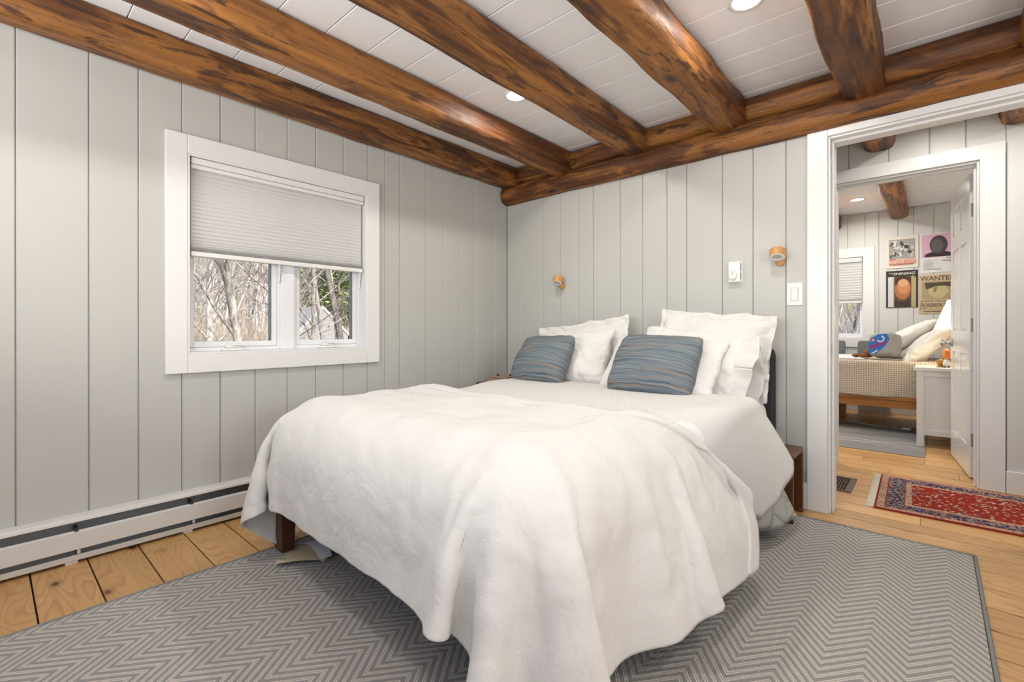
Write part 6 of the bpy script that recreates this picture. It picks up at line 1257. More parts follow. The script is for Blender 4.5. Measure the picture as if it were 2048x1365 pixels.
# ================================================================ hall
def persian_mat(LX, LY):
    t = NT('persian_runner')
    v = t.obj()
    sp = t.n('SeparateXYZ', {0: v})
    X, Y = sp.outputs[0], sp.outputs[1]
    d = t.math('MINIMUM', t.math('MINIMUM', X, t.math('SUBTRACT', LX, X)), t.math('MINIMUM', Y, t.math('SUBTRACT', LY, Y)))
    cell = t.n('TexVoronoi', {'Vector': t.mapping(v, (125, 125, 1)), 'Scale': 1.0})
    rc = t.n('SeparateColor', {0: cell.outputs['Color']}).outputs[0]
    mott = t.ramp(rc, [(0.0, (0.012, 0.020, 0.060)), (0.36, (0.030, 0.045, 0.110)), (0.52, (0.34, 0.17, 0.12)), (0.68, (0.42, 0.31, 0.22)), (0.84, (0.16, 0.22, 0.28)), (0.93, (0.26, 0.030, 0.018))], 'CONSTANT')
    tan = t.ramp(rc, [(0.0, (0.44, 0.27, 0.175)), (0.70, (0.50, 0.33, 0.22)), (0.86, (0.04, 0.05, 0.10))], 'CONSTANT')
    cell2 = t.n('TexVoronoi', {'Vector': t.mapping(v, (38, 60, 1)), 'Scale': 1.0})
    fr = t.n('SeparateColor', {0: cell2.outputs['Color']}).outputs[1]
    fleck = t.ramp(fr, [(0.0, (0.62, 0.52, 0.38)), (0.45, (0.30, 0.34, 0.36)), (0.65, (0.52, 0.24, 0.10)), (0.8, (0.03, 0.04, 0.10))], 'CONSTANT')
    fm = t.ramp(cell2.outputs['Distance'], [(0.0, 1.0), (0.30, 1.0), (0.34, 0.0)])
    nz = t.noise(v, 120, 2)
    red = t.mix(nz, (0.20, 0.016, 0.010), (0.32, 0.034, 0.018))
    field = t.mix(fm, red, fleck)
    def band(a):
        return t.math('GREATER_THAN', d, a)
    c = t.mix(band(0.010), (0.24, 0.030, 0.018), tan)
    c = t.mix(band(0.044), c, (0.26, 0.035, 0.02))
    c = t.mix(band(0.050), c, mott)
    c = t.mix(band(0.128), c, (0.26, 0.035, 0.02))
    c = t.mix(band(0.133), c, tan)
    c = t.mix(band(0.162), c, field)
    return t.fin(c, 0.95, t.math('ADD', rc, nz), 0.4, 0.003, spec=0.1)
LX, LY = 1.75, 0.775
M['persian'] = persian_mat(LX, LY)
run = thing('patterned_runner', 'red and navy patterned runner rug with a cream fringe on the hall floor', 'rug', (2.540, 0.258, 0), rotz=math.radians(1.2))
obj('pile', box(0, LX, 0, LY, 0.0, 0.009), M['persian'], run, local=True, bevel=0.002)
V, F = [], []
for k in range(90):
    y0 = 0.006 + (LY - 0.012) * k / 89
    n = len(V)
    v2, f2 = tube([(0.0, y0, 0.006), (-0.018, y0 + RND.uniform(-0.003, 0.003), 0.004), (-0.038, y0 + RND.uniform(-0.006, 0.006), 0.0024)], [0.0036, 0.0042, 0.0024], 5)
    V += v2; F += [tuple(i + n for i in q) for q in f2]
M['fringe'] = plain('cream_fringe', (0.66, 0.58, 0.47), 0.95)
fg = obj('fringe', (V, F), M['fringe'], run, local=True); fg['kind'] = 'stuff'

gr = thing('floor_grille', 'bronze metal floor vent grille just inside the hall', 'vent', (2.36, 0.63, 0))
gx0, gx1, gy0, gy1 = 2.262, 2.414, 0.462, 0.800
obj('well', box(gx0 + 0.012, gx1 - 0.02, gy0 + 0.018, gy1 - 0.018, 0.0003, 0.0012), M['gap'], gr)
obj('frame', join(box(gx0, gx1, gy0, gy0 + 0.018, 0.0, 0.007), box(gx0, gx1, gy1 - 0.018, gy1, 0.0, 0.007), box(gx0, gx0 + 0.012, gy0 + 0.018, gy1 - 0.018, 0, 0.007), box(gx1 - 0.034, gx1, gy0 + 0.018, gy1 - 0.018, 0, 0.007)), M['iron'], gr, bevel=0.002)
for k in range(6):
    xx = gx0 + 0.026 + k * 0.0155
    obj('bar', box(xx, xx + 0.0035, gy0 + 0.018, gy1 - 0.018, 0.002, 0.006), M['iron'], gr)
for k in range(7):
    yy = gy0 + 0.055 + k * 0.0375
    obj('cross_bar', box(gx0 + 0.012, gx1 - 0.034, yy, yy + 0.003, 0.0015, 0.0045), M['iron'], gr)
obj('lever', box(gx1 - 0.056, gx1 - 0.046, 0.655, 0.672, 0.004, 0.010), M['steel'], gr)

# the open six-panel door of the far bedroom
dr = thing('door_2', None, None, (2.969, 1.318, 0), kind='structure', rotz=math.radians(5.94))
DW, DH, DT = 0.745, 2.035, 0.035
lf = obj('core', box(0.009, DT - 0.009, 0.06, DW - 0.06, 0.05, DH - 0.05), M['trim'], dr, local=True)
cols = ((0.108, 0.336), (0.412, 0.640)); rows = ((0.215, 0.83), (0.985, 1.60), (1.715, 1.925))
def dpart(nm, y0, y1, z0, z1, bev=0.0025):
    return obj(nm, box(0, DT, y0, y1, z0, z1), M['door'], dr, local=True, bevel=bev)
M['door'] = plain('door_gloss', (0.82, 0.82, 0.815), 0.14, 0, 40, 0.02, 0.01)
dpart('stile', 0, cols[0][0], 0.012, DH); dpart('stile', cols[1][1], DW, 0.012, DH)
zr = [(0.012, rows[0][0]), (rows[0][1], rows[1][0]), (rows[1][1], rows[2][0]), (rows[2][1], DH)]
for z0, z1 in zr:
    dpart('rail', cols[0][0], cols[1][1], z0, z1)
for z0, z1 in rows:
    dpart('mullion', cols[0][1], cols[1][0], z0, z1)
    for y0, y1 in cols:
        i = 0.026
        Vp = [(0.009, y0, z0), (0.009, y1, z0), (0.009, y1, z1), (0.009, y0, z1), (0.003, y0 + i, z0 + i), (0.003, y1 - i, z0 + i), (0.003, y1 - i, z1 - i), (0.003, y0 + i, z1 - i)]
        Fp = [(4, 5, 6, 7), (0, 1, 5, 4), (1, 2, 6, 5), (2, 3, 7, 6), (3, 0, 4, 7)]
        V2 = Vp + [(DT - a, b, c) for a, b, c in Vp]
        F2 = [tuple(reversed(f)) for f in Fp] + [tuple(q + 8 for q in f) for f in Fp]
        obj('panel', (V2, F2), M['door'], dr, local=True)
for sgn, xf in ((-1, 0.0), (1, DT)):
    rot = Matrix.Translation((xf, 0.675, 0.894)) @ Matrix.Rotation(sgn * math.pi / 2, 4, 'Y')
    kn = obj('knob', xform(lathe([(0.0, 0.0), (0.029, 0.0), (0.030, 0.004), (0.024, 0.010), (0.012, 0.014), (0.010, 0.030), (0.014, 0.038), (0.026, 0.046), (0.0285, 0.056), (0.024, 0.066), (0.010, 0.070), (0.0, 0.070)], 28, cap=False), rot), M['chrome'], dr, local=True, smooth=True)
for zz in (0.262, 1.030, 1.795):
    hg = obj('hinge', box(0.006, 0.040, -0.0022, 0.0004, zz - 0.045, zz + 0.045), M['steel'], dr, local=True, bevel=0.001)
    obj('barrel', tube([(0.041, -0.004, zz - 0.046), (0.041, -0.004, zz + 0.046)], 0.005, 10), M['steel'], hg, local=True)
    for dz in (-0.028, 0.0, 0.028):
        obj('screw', xform(lathe([(0.0, 0.0), (0.0035, 0.0), (0.003, 0.0008), (0.0, 0.0008)], 10, cap=False), Matrix.Translation((0.018 + (0.006 if dz == 0 else 0), -0.0022, zz + dz)) @ Matrix.Rotation(math.pi / 2, 4, 'X')), M['fin'], hg, local=True)

# ================================================================ far bedroom
def weave_rug():
    t = NT('grey_weave_rug')
    v = t.obj()
    f = t.noise(t.mapping(v, (220, 30, 1)), 1.0, 3)
    b = t.noise(v, 3.0, 3)
    c = t.mix(f, (0.15, 0.145, 0.14), (0.34, 0.33, 0.315))
    c = t.mix(t.math('MULTIPLY', b, 0.4), c, (0.36, 0.35, 0.34))
    for ang, sc, ph in ((0.35, 2.4, 0.2), (-0.28, 2.0, 0.7), (0.12, 1.5, 0.45)):
        m2 = t.mapping(v, (1, 1, 1), (0, ph, 0), (0, 0, ang))
        y2 = t.n('SeparateXYZ', {0: m2}).outputs[1]
        yw = t.math('ADD', y2, t.math('MULTIPLY', t.noise(m2, 1.2, 1), 0.25))
        ln = t.math('ABSOLUTE', t.math('SUBTRACT', t.math('FRACT', t.math('ADD', t.math('MULTIPLY', yw, sc), 50.0)), 0.5))
        c = t.mix(t.ramp(ln, [(0.0, 0.8), (0.010, 0.6), (0.018, 0.0)]), c, (0.62, 0.60, 0.56))
    return t.fin(c, 0.95, f, 0.4, 0.002, spec=0.1)
M['weave'] = weave_rug()
rg = obj('woven_rug', box(0.75, 2.742, 1.795, 3.12, 0.0, 0.006), M['weave'], bevel=0.002)
tag(rg, 'flat grey woven rug with thin pale lines on the far bedroom floor', 'rug')

fb = thing('wooden_bed', 'amber wooden bed frame in the far bedroom under the beige coverlet', 'bed', (2.3, 3.15, 0))
q0, q1, q2, q3 = 1.42, 3.30, 2.715, 3.66
for b_ in (box(q0, q1, q2, q2 + 0.026, 0.248, 0.322), box(q0, q1, q3 - 0.026, q3, 0.248, 0.322), box(q0, q0 + 0.026, q2 + 0.026, q3 - 0.026, 0.248, 0.322), box(q1 - 0.026, q1, q2 + 0.026, q3 - 0.026, 0.248, 0.322)):
    obj('rail', b_, M['oak'], fb, bevel=0.003)
obj('deck', box(q0 - 0.012, q1, q2 - 0.014, q3 + 0.012, 0.322, 0.366), M['oak'], fb, bevel=0.004)
for x0, y0 in ((1.975, 3.44), (1.50, 2.80), (1.50, 3.44), (3.15, 2.80), (3.15, 3.44)):
    obj('leg', box(x0, x0 + 0.07, y0, y0 + 0.055, 0.0, 0.248), M['oak'], fb, bevel=0.003)
fm_ = obj('mattress', soft_box(q0 + 0.01, q1 - 0.01, q2 + 0.012, q3 - 0.01, 0.367, 0.684, 0.05), M['sheet'], smooth=True)
tag(fm_, 'mattress of the far bed beneath the beige waffle coverlet', 'mattress')
def waffle_mat():
    t = NT('beige_waffle')
    v = t.obj()
    sp = t.n('SeparateXYZ', {0: v})
    a = t.math('SINE', t.math('MULTIPLY', sp.outputs[0], 330.0))
    zy = t.math('ADD', sp.outputs[2], sp.outputs[1])
    b = t.math('SINE', t.math('MULTIPLY', zy, 330.0))
    w = t.math('MULTIPLY', t.math('ADD', t.math('MAXIMUM', a, b), 1.0), 0.5)
    c = t.mix(t.ramp(w, [(0.35, 0.0), (0.85, 1.0)]), (0.36, 0.29, 0.22), (0.66, 0.57, 0.47))
    return t.fin(c, 0.95, w, 0.6, 0.004, spec=0.1)
M['waffle'] = waffle_mat()
def cov(u, v):
    # across y: hang, top, hang
    x = 1.40 + 1.62 * v
    k = u * 60
    wv = noise.noise(Vector((x * 3, k * 0.12, 4)))
    if k < 22:
        s = k / 22
        z = 0.352 + 0.315 * s + 0.012 * noise.noise(Vector((x * 4, 1, 1))) * (1 - s); y = 2.694 + 0.004 * wv - 0.012 * (1 - s) * math.sin(x * 9)
    elif k < 28:
        a = (k - 22) / 6 * math.pi / 2
        y = 2.694 + 0.028 * (1 - math.cos(a)); z = 0.667 + 0.028 * math.sin(a)
    elif k < 50:
        y = 2.722 + (3.645 - 2.722) * (k - 28) / 22; z = 0.695 + 0.004 * wv
    else:
        y = 3.668; z = 0.69 - 0.30 * (k - 50) / 10
    return (x, y, z)
cv = obj('coverlet', grid(61, 40, cov), M['waffle'], smooth=True)
q_ = cv.modifiers.new('t', 'SOLIDIFY'); q_.thickness = 0.006; q_.offset = 0
tag(cv, 'beige waffle-weave coverlet hanging over the side of the far bed', 'coverlet')
ts = obj('folded_sheet', soft_box(1.50, 2.28, 2.735, 3.64, 0.699, 0.712, 0.006, 2), M['sheet'], smooth=True)
tag(ts, 'white folded sheet lying on top of the far bed', 'sheet')

def pose_axes(loc, ex, ey):
    ex = Vector(ex).normalized(); ez = ex.cross(Vector(ey)).normalized(); ey = ez.cross(ex)
    Mx = Matrix((ex, ey, ez)).transposed().to_4x4()
    return Matrix.Translation(loc) @ Mx
def pillow2(label, loc, ex, ey, w, h, T, seed, **kw):
    o = obj('pillow', pillow_mesh(w, h, T, seed, **kw), M['white_linen'], local=True, smooth=True, subsurf=1)
    o.matrix_world = pose_axes(loc, ex, ey)
    rumple(o)
    tag(o, label, 'pillow', 'white pillows on the far bed')
pillow2('white pillow propped at the back of the far bed below the film posters', (2.585, 3.36, 0.915), (0.05, -1, 0.0), (0.72, 0.0, 0.55), 0.52, 0.60, 0.17, 8.8)
pillow2('white pillow propped at the front of the far bed beside the lampshade', (2.775, 2.975, 0.872), (0.05, -1, 0.0), (0.62, 0.0, 0.62), 0.46, 0.56, 0.17, 9.9)

# boxy grey cushion with a coloured printed front
def cube_cushion(w, h, T, n=16):
    V, F = soft_box(-w / 2, w / 2, -h / 2, h / 2, -T / 2, T / 2, 0.045, 4)
    out = []
    for x, y, z in V:
        k = 1 - 0.10 * ((2 * x / w) ** 2 + (2 * y / h) ** 2) / 2
        out.append((x * (1 + 0.03 * math.sin(9 * y)), y * (1 + 0.03 * math.sin(8 * x)), z * (1.12 - 0.25 * (1 - k))))
    return out, F
cc = thing('printed_cushion', 'boxy grey cushion with a blue and magenta print on the far bed', 'cushion')
cc.matrix_world = pose_axes((2.435, 2.855, 0.838), (0.80, -0.42, 0.10), (0.22, 0.10, 0.95))
M['cush_grey'] = plain('grey_cushion_knit', (0.34, 0.335, 0.33), 0.95, 0, 200, 0.4, 0.12, 0.002)
cw, chh, cT = 0.225, 0.235, 0.17
obj('body', cube_cushion(cw, chh, cT), M['cush_grey'], cc, local=True, smooth=True, subsurf=1)
def patch(pts, z, m, nm='print_patch'):
    n_ = len(pts)
    V = [(x, y, z) for x, y in pts] + [(x, y, z - 0.003) for x, y in pts]
    F = [tuple(range(n_)), tuple(reversed(range(n_, 2 * n_)))] + [(i, n_ + i, n_ + (i + 1) % n_, (i + 1) % n_) for i in range(n_)]
    return obj(nm, (V, F), m, cc, local=True)
M['p_blue'] = plain('print_blue', (0.025, 0.13, 0.42), 0.8)
M['p_mag'] = plain('print_magenta', (0.28, 0.018, 0.14), 0.8)
M['p_pale'] = plain('print_pale', (0.52, 0.58, 0.66), 0.8)
M['p_orange'] = plain('print_orange', (0.80, 0.34, 0.06), 0.8)

# the print sits on the face turned to the room's middle (local -x side faces left)
zf = cT / 2 + 0.0055
patch([(-0.095, -0.085), (-0.040, -0.100), (0.020, -0.060), (0.060, -0.020), (0.092, 0.040), (0.070, 0.096), (-0.010, 0.098), (-0.075, 0.060), (-0.100, 0.000)], zf + 0.004, M['p_blue'])
ringp = [(0.018 + 0.036 * math.cos(a), 0.048 + 0.034 * math.sin(a)) for a in [math.radians(200 + k * 20) for k in range(13)]]
ringi = [(0.018 + 0.022 * math.cos(a), 0.048 + 0.020 * math.sin(a)) for a in [math.radians(200 + k * 20) for k in range(13)]]
patch(ringp + ringi[::-1], zf + 0.006, M['p_pale'])
patch([(-0.085, -0.050), (-0.060, -0.030), (-0.030, -0.040), (0.000, -0.010), (0.030, -0.018), (0.070, 0.012), (0.065, 0.026), (0.025, 0.004), (-0.005, 0.016), (-0.035, -0.012), (-0.062, 0.000), (-0.090, -0.024)], zf + 0.006, M['p_mag'])
patch([(-0.070, 0.030), (-0.035, 0.034), (-0.052, 0.060)], zf + 0.006, M['p_orange'])
patch([(-0.070, -0.090), (-0.045, -0.094), (-0.005, -0.068), (-0.016, -0.060), (-0.048, -0.080)], zf + 0.006, M['p_pale'])

pt = thing('plush_toy', 'brown plush toy lying behind the printed cushion on the far bed', 'toy', (2.27, 2.95, 0.712))
def blob(nm, c, r, seed):
    V, F = [], []
    for j in range(9):
        a = math.pi * j / 8
        for k in range(14):
            b = 2 * math.pi * k / 14
            q = 1 + 0.06 * noise.noise(Vector((a * 2, b, seed)))
            V.append((c[0] + r[0] * math.sin(a) * math.cos(b) * q, c[1] + r[1] * math.sin(a) * math.sin(b) * q, c[2] + r[2] * math.cos(a) * q))
    for j in range(8):
        for k in range(14):
            F.append((j * 14 + k, (j + 1) * 14 + k, (j + 1) * 14 + (k + 1) % 14, j * 14 + (k + 1) % 14))
    return obj(nm, (V, F), M['plush'], pt, smooth=True)
blob('paw', (2.195, 2.92, 0.733), (0.034, 0.028, 0.020), 1); blob('paw', (2.262, 2.86, 0.735), (0.036, 0.030, 0.022), 2)
blob('leg', (2.232, 2.93, 0.734), (0.042, 0.022, 0.018), 3); blob('body', (2.305, 2.965, 0.760), (0.055, 0.060, 0.046), 4)
blob('head', (2.34, 3.03, 0.775), (0.045, 0.045, 0.045), 5)

# grey chairs behind the far bed, under the window
def grey_chair(label, x):
    t = thing('grey_chair', label, 'chair', (x, 3.87, 0), 'grey chairs under the far window')
    pb = []
    for cx, cz, a0 in ((0.085, 0.868 - 0.03, 0), (-0.085, 0.868 - 0.03, 90)):
        for k in range(6):
            a = math.radians(a0 + k * 18)
            pb.append((cz + 0.03 * math.sin(a), x + cx + 0.03 * math.cos(a)))
    pb += [(0.46, x - 0.115), (0.46, x + 0.115)]
    obj('backrest', prism(pb, 1, 3.735, 3.775), M['grey'], t, bevel=0.008)
    obj('seat', soft_box(x - 0.125, x + 0.125, 3.775, 4.06, 0.42, 0.48, 0.02, 3), M['grey'], t, smooth=True)
    for a_ in (-0.11, 0.09):
        for b_ in (3.745, 4.03):
            obj('leg', box(x + a_, x + a_ + 0.02, b_, b_ + 0.02, 0, 0.43), M['trim'], t)
grey_chair('grey upholstered chair back at the left, beyond the far bed', 1.895)
grey_chair('grey upholstered chair back half hidden by the pillow beyond the far bed', 2.245)

# white nightstand of the far bedroom
n2 = thing('white_nightstand', 'white painted nightstand beside the far bed, partly behind the open door', 'nightstand', (2.86, 2.45, 0))
a0, a1, b0, b1 = 2.682, 3.14, 2.25, 2.66
obj('top', box(a0 - 0.014, a1 + 0.01, b0 - 0.014, b1 + 0.01, 0.646, 0.676), M['nsw'] if 'nsw' in M else M['trim'], n2, bevel=0.004)
for x0, y0 in ((a0, b0), (a1 - 0.048, b0), (a0, b1 - 0.048), (a1 - 0.048, b1 - 0.048)):
    obj('leg', box(x0, x0 + 0.048, y0, y0 + 0.048, 0, 0.646), M['trim'], n2, bevel=0.002)
for yy in (b0 + 0.012, b1 - 0.022):
    obj('side_panel', box(a0 + 0.048, a1 - 0.048, yy, yy + 0.010, 0.10, 0.63), M['trim'], n2)
obj('side_rail', box(a0 + 0.048, a1 - 0.048, b0 + 0.003, b0 + 0.028, 0.104, 0.150), M['trim'], n2, bevel=0.002)
obj('side_rail', box(a0 + 0.048, a1 - 0.048, b0 + 0.003, b0 + 0.028, 0.600, 0.646), M['trim'], n2, bevel=0.002)
obj('back_panel', box(a1 - 0.02, a1 - 0.01, b0 + 0.048, b1 - 0.048, 0.10, 0.64), M['trim'], n2)
obj('shelf', box(a0 + 0.01, a1 - 0.02, b0 + 0.028, b1 - 0.03, 0.10, 0.12), M['trim'], n2)
dw = obj('drawer_front', box(a0 + 0.004, a0 + 0.022, b0 + 0.05, b1 - 0.05, 0.46, 0.635), M['trim'], n2, bevel=0.003)
obj('knob', xform(lathe([(0.0, 0.0), (0.006, 0.0), (0.006, 0.010), (0.013, 0.016), (0.011, 0.024), (0.0, 0.026)], 16, cap=False), Matrix.Translation((a0 + 0.004, 2.455, 0.548)) @ Matrix.Rotation(-math.pi / 2, 4, 'Y')), M['steel'], dw, smooth=True)

# table lamp, lit
lp = thing('table_lamp', 'lit table lamp with a cream conical shade on the white nightstand', 'lamp', (2.93, 2.47, 0.676))
obj('base', lathe([(0.0, 0.0), (0.055, 0.0), (0.056, 0.010), (0.030, 0.018), (0.012, 0.030), (0.010, 0.30), (0.0, 0.30)], 24, (2.93, 2.47, 0.676), cap=False), M['amber'], lp, smooth=True)
sh = obj('shade', lathe([(0.140, 0.325), (0.052, 0.575)], 40, (2.93, 2.47, 0.676), cap=False), M['lampshade'], lp, smooth=True)
obj('shade_rib', join(*[tube([(2.93 + 0.1405 * math.cos(a), 2.47 + 0.1405 * math.sin(a), 0.676 + 0.325), (2.93 + 0.0525 * math.cos(a), 2.47 + 0.0525 * math.sin(a), 0.676 + 0.575)], 0.0012, 4) for a in [2 * math.pi * k / 8 + 0.35 for k in range(8)]]), M['lampshade'], sh)
ld = bpy.data.lights.new('bulb', 'POINT'); ld.energy = 7; ld.color = (1.0, 0.78, 0.50); ld.shadow_soft_size = 0.03
lo = bpy.data.objects.new('bulb', ld); COL.objects.link(lo); lo.parent = lp; lo.location = (0, 0, 0.42)
bz = thing('amber_ornament', 'small round amber ornament on the white nightstand', 'ornament', (2.835, 2.40, 0.676))
obj('foot', lathe([(0.0, 0), (0.028, 0), (0.026, 0.012), (0.014, 0.016), (0.0, 0.016)], 20, (2.835, 2.40, 0.676), cap=False), M['amber'], bz, smooth=True)
obj('globe', lathe([(0.0, 0.014)] + [(0.027 * math.sin(math.pi * k / 10), 0.041 - 0.027 * math.cos(math.pi * k / 10)) for k in range(1, 10)] + [(0.0, 0.068)], 20, (2.835, 2.40, 0.676), cap=False), M['amber'], bz, smooth=True)
obj('stick', tube([(2.828, 2.40, 0.735), (2.868, 2.41, 0.88)], 0.003, 6), M['sconce'], bz)
fgm = thing('figurine', 'little white and orange figurine on the white nightstand next to the amber ornament', 'figurine', (2.872, 2.37, 0.676))
obj('body', lathe([(0.0, 0.012), (0.020, 0.014), (0.024, 0.035), (0.018, 0.060), (0.012, 0.068), (0.0, 0.070)], 20, (2.872, 2.37, 0.676), cap=False), M['plastic'], fgm, smooth=True)
obj('head', lathe([(0.0, 0.066)] + [(0.028 * math.sin(math.pi * k / 10), 0.112 - 0.046 * math.cos(math.pi * k / 10)) for k in range(1, 10)] + [(0.0, 0.158)], 20, (2.872, 2.37, 0.676), cap=False), M['orange'], fgm, smooth=True)
for dx in (-0.012, 0.012):
    obj('foot', soft_box(2.872 + dx - 0.010, 2.872 + dx + 0.010, 2.345, 2.38, 0.676, 0.690, 0.005, 2), M['grey'], fgm, smooth=True)

ch_ = thing('charger', 'small white plug charger with a cord on the far bedroom rug', 'charger', (2.585, 3.02, 0.006))
obj('body', soft_box(2.555, 2.625, 2.985, 3.025, 0.006, 0.028, 0.008, 3), M['plastic'], ch_, smooth=True)
obj('cord', tube([(2.625, 3.005, 0.012), (2.66, 2.97, 0.009), (2.70, 2.93, 0.009), (2.74, 2.88, 0.009)], 0.003, 6), M['cord'], ch_, smooth=True)
obj('cord', tube([(2.556, 3.005, 0.012), (2.48, 3.03, 0.009), (2.38, 3.05, 0.009), (2.25, 3.08, 0.009), (2.1, 3.16, 0.003)], 0.003, 6), M['cord'], ch_, smooth=True)

# ================================================================ posters
def text_mesh(s, size, shear=0.0, offset=0.0):
    cu = bpy.data.curves.new('lettering', 'FONT'); cu.body = s; cu.size = size; cu.shear = shear; cu.extrude = 0.0002; cu.offset = offset
    cu.align_x = 'CENTER'; cu.align_y = 'CENTER'; cu.resolution_u = 3
    o = bpy.data.objects.new('tmp', cu); COL.objects.link(o)
    dg = bpy.context.evaluated_depsgraph_get(); dg.update()
    me = bpy.data.meshes.new_from_object(o.evaluated_get(dg))
    bpy.data.objects.remove(o); bpy.data.curves.remove(cu)
    me.name = 'lettering'
    return me
INK = {}
def ink(c, r=0.6):
    if c not in INK:
        INK[c] = plain('print_ink', c, r, 0, 150, 0.02, 0.06)
    return INK[c]
class Poster:
    def __init__(s, label, x0, x1, z0, z1, base, cat='poster', thick=0.004):
        s.x0, s.x1, s.z0, s.z1 = x0, x1, z0, z1
        s.t = thing('poster', label, cat, ((x0 + x1) / 2, FY - 0.002, z0), 'posters on the far wall')
        obj('sheet', box(x0, x1, FY - 0.002 - thick, FY - 0.0015, z0, z1), ink(base), s.t)
        s.f = FY - 0.002 - thick; s.lay = 0
    def pt(s, u, v): return s.x0 + u * (s.x1 - s.x0), s.z0 + v * (s.z1 - s.z0)
    def rect(s, u0, u1, v0, v1, c, nm='print_panel'):
        s.lay += 1
        a, b = s.pt(u0, v0); c2, d = s.pt(u1, v1); yy = s.f - 0.0002 * s.lay
        obj(nm, box(a, c2, yy - 0.0002, s.f + 0.0005, b, d), ink(c), s.t)
    def poly(s, pts, c, nm='print_shape'):
        s.lay += 1
        yy = s.f - 0.0002 * s.lay
        P = [s.pt(*p) for p in pts]; n = len(P)
        V = [(x, yy - 0.0002, z) for x, z in P] + [(x, s.f + 0.0005, z) for x, z in P]
        F = [tuple(range(n)), tuple(reversed(range(n, 2 * n)))] + [(i, n + i, n + (i + 1) % n, (i + 1) % n) for i in range(n)]
        obj(nm, (V, F), ink(c), s.t)
    def oval(s, u, v, ru, rv, c, n=20, a0=0, a1=360):
        s.poly([(u + ru * math.cos(math.radians(a0 + (a1 - a0) * k / n)), v + rv * math.sin(math.radians(a0 + (a1 - a0) * k / n))) for k in range(n + (a1 - a0 < 360))], c)
    def text(s, txt, u, v, h, c, width=None, shear=0.0, offset=0.0):
        s.lay += 1
        H = h * (s.z1 - s.z0)
        me = text_mesh(txt, 1.0, shear, offset)
        xs = [q.co.x for q in me.vertices]; zs = [q.co.y for q in me.vertices]
        sx = (width * (s.x1 - s.x0)) / (max(xs) - min(xs)) if width else H / (max(zs) - min(zs))
        sz = H / (max(zs) - min(zs))
        cx, cz = (max(xs) + min(xs)) / 2, (max(zs) + min(zs)) / 2
        X, Z = s.pt(u, v); yy = s.f - 0.0002 * s.lay - 0.0004
        L = s.t.location
        for q in me.vertices:
            x, y, z = q.co
            q.co = ((x - cx) * sx + X - L.x, yy - z * 0.5 - L.y, (y - cz) * sz + Z - L.z)
        me.materials.clear(); me.materials.append(ink(c))
        o = bpy.data.objects.new('lettering', me); COL.objects.link(o); o.parent = s.t
BLK, WHT = (0.018, 0.016, 0.015), (0.80, 0.79, 0.76)
p = Poster('cream poster with a grey sketched collage and red title lettering, upper left of the four', 2.371, 2.662, 1.718, 2.090, (0.74, 0.68, 0.60), thick=0.008)
p.rect(0.085, 0.90, 0.28, 0.90, (0.34, 0.32, 0.30))
prr = random.Random(5)
for k in range(44):
    u, v = prr.uniform(0.15, 0.84), prr.uniform(0.345, 0.835)
    g = prr.choice((0.04, 0.10, 0.22, 0.58, 0.70, 0.64))
    p.oval(u, v, prr.uniform(0.02, 0.065), prr.uniform(0.02, 0.06), (g, g * 0.97, g * 0.93), 12)
p.rect(0.11, 0.30, 0.262, 0.282, (0.55, 0.06, 0.04))
p.rect(0.085, 0.90, 0.13, 0.255, (0.60, 0.20, 0.14))
p.text('RESERVOIR DOGS', 0.49, 0.192, 0.105, (0.76, 0.72, 0.65), 0.79)
p.rect(0.10, 0.84, 0.100, 0.118, (0.58, 0.18, 0.12))

p = Poster('pink and white poster with a dark rounded figure shape, upper right of the four', 2.680, 2.985, 1.643, 2.086, (0.76, 0.75, 0.74))
p.rect(0.03, 0.97, 0.385, 0.975, (0.66, 0.40, 0.52))
p.poly([(0.10, 0.40), (0.12, 0.47), (0.34, 0.53), (0.66, 0.53), (0.90, 0.47), (0.92, 0.40)], (0.035, 0.022, 0.026))
p.oval(0.50, 0.70, 0.25, 0.235, (0.060, 0.055, 0.058), 26)
p.oval(0.46, 0.68, 0.17, 0.17, (0.115, 0.105, 0.10), 22)
for k in range(3):
    p.rect(0.72 + 0.085 * k, 0.765 + 0.085 * k, 0.345, 0.368, BLK)
p.text('IGOR', 0.93, 0.262, 0.040, BLK, 0.24)
for k in range(12):
    w = prr.uniform(0.18, 0.42) if k < 10 else 0.52
    p.rect(0.06, 0.06 + w, 0.330 - 0.0235 * k, 0.3335 - 0.0235 * k, (0.32, 0.31, 0.31), 'print_line')
for k in range(3):
    p.rect(0.60, 0.95, 0.300 - 0.008 * k, 0.3025 - 0.008 * k, (0.35, 0.34, 0.34), 'print_line')

p = Poster('black-bordered poster with white title lettering over orange and cream shapes, lower left', 2.369, 2.656, 1.253, 1.688, (0.022, 0.018, 0.016))
p.rect(0.065, 0.94, 0.010, 0.845, (0.10, 0.055, 0.030))
p.rect(0.065, 0.23, 0.020, 0.835, (0.60, 0.60, 0.62), 'print_plank')
p.rect(0.225, 0.262, 0.010, 0.845, (0.48, 0.38, 0.20), 'print_plank')
p.rect(0.80, 0.90, 0.010, 0.845, (0.44, 0.36, 0.17), 'print_plank')
p.rect(0.905, 0.94, 0.010, 0.80, (0.55, 0.48, 0.30), 'print_plank')
p.oval(0.53, 0.50, 0.255, 0.285, (0.42, 0.155, 0.055), 26)
p.oval(0.56, 0.56, 0.19, 0.20, (0.58, 0.25, 0.10), 24)
p.oval(0.55, 0.66, 0.15, 0.10, (0.66, 0.38, 0.20), 20)
p.poly([(0.29, 0.62), (0.30, 0.76), (0.42, 0.835), (0.64, 0.835), (0.77, 0.77), (0.79, 0.66), (0.72, 0.75), (0.55, 0.785), (0.40, 0.74), (0.33, 0.60)], (0.045, 0.020, 0.012))
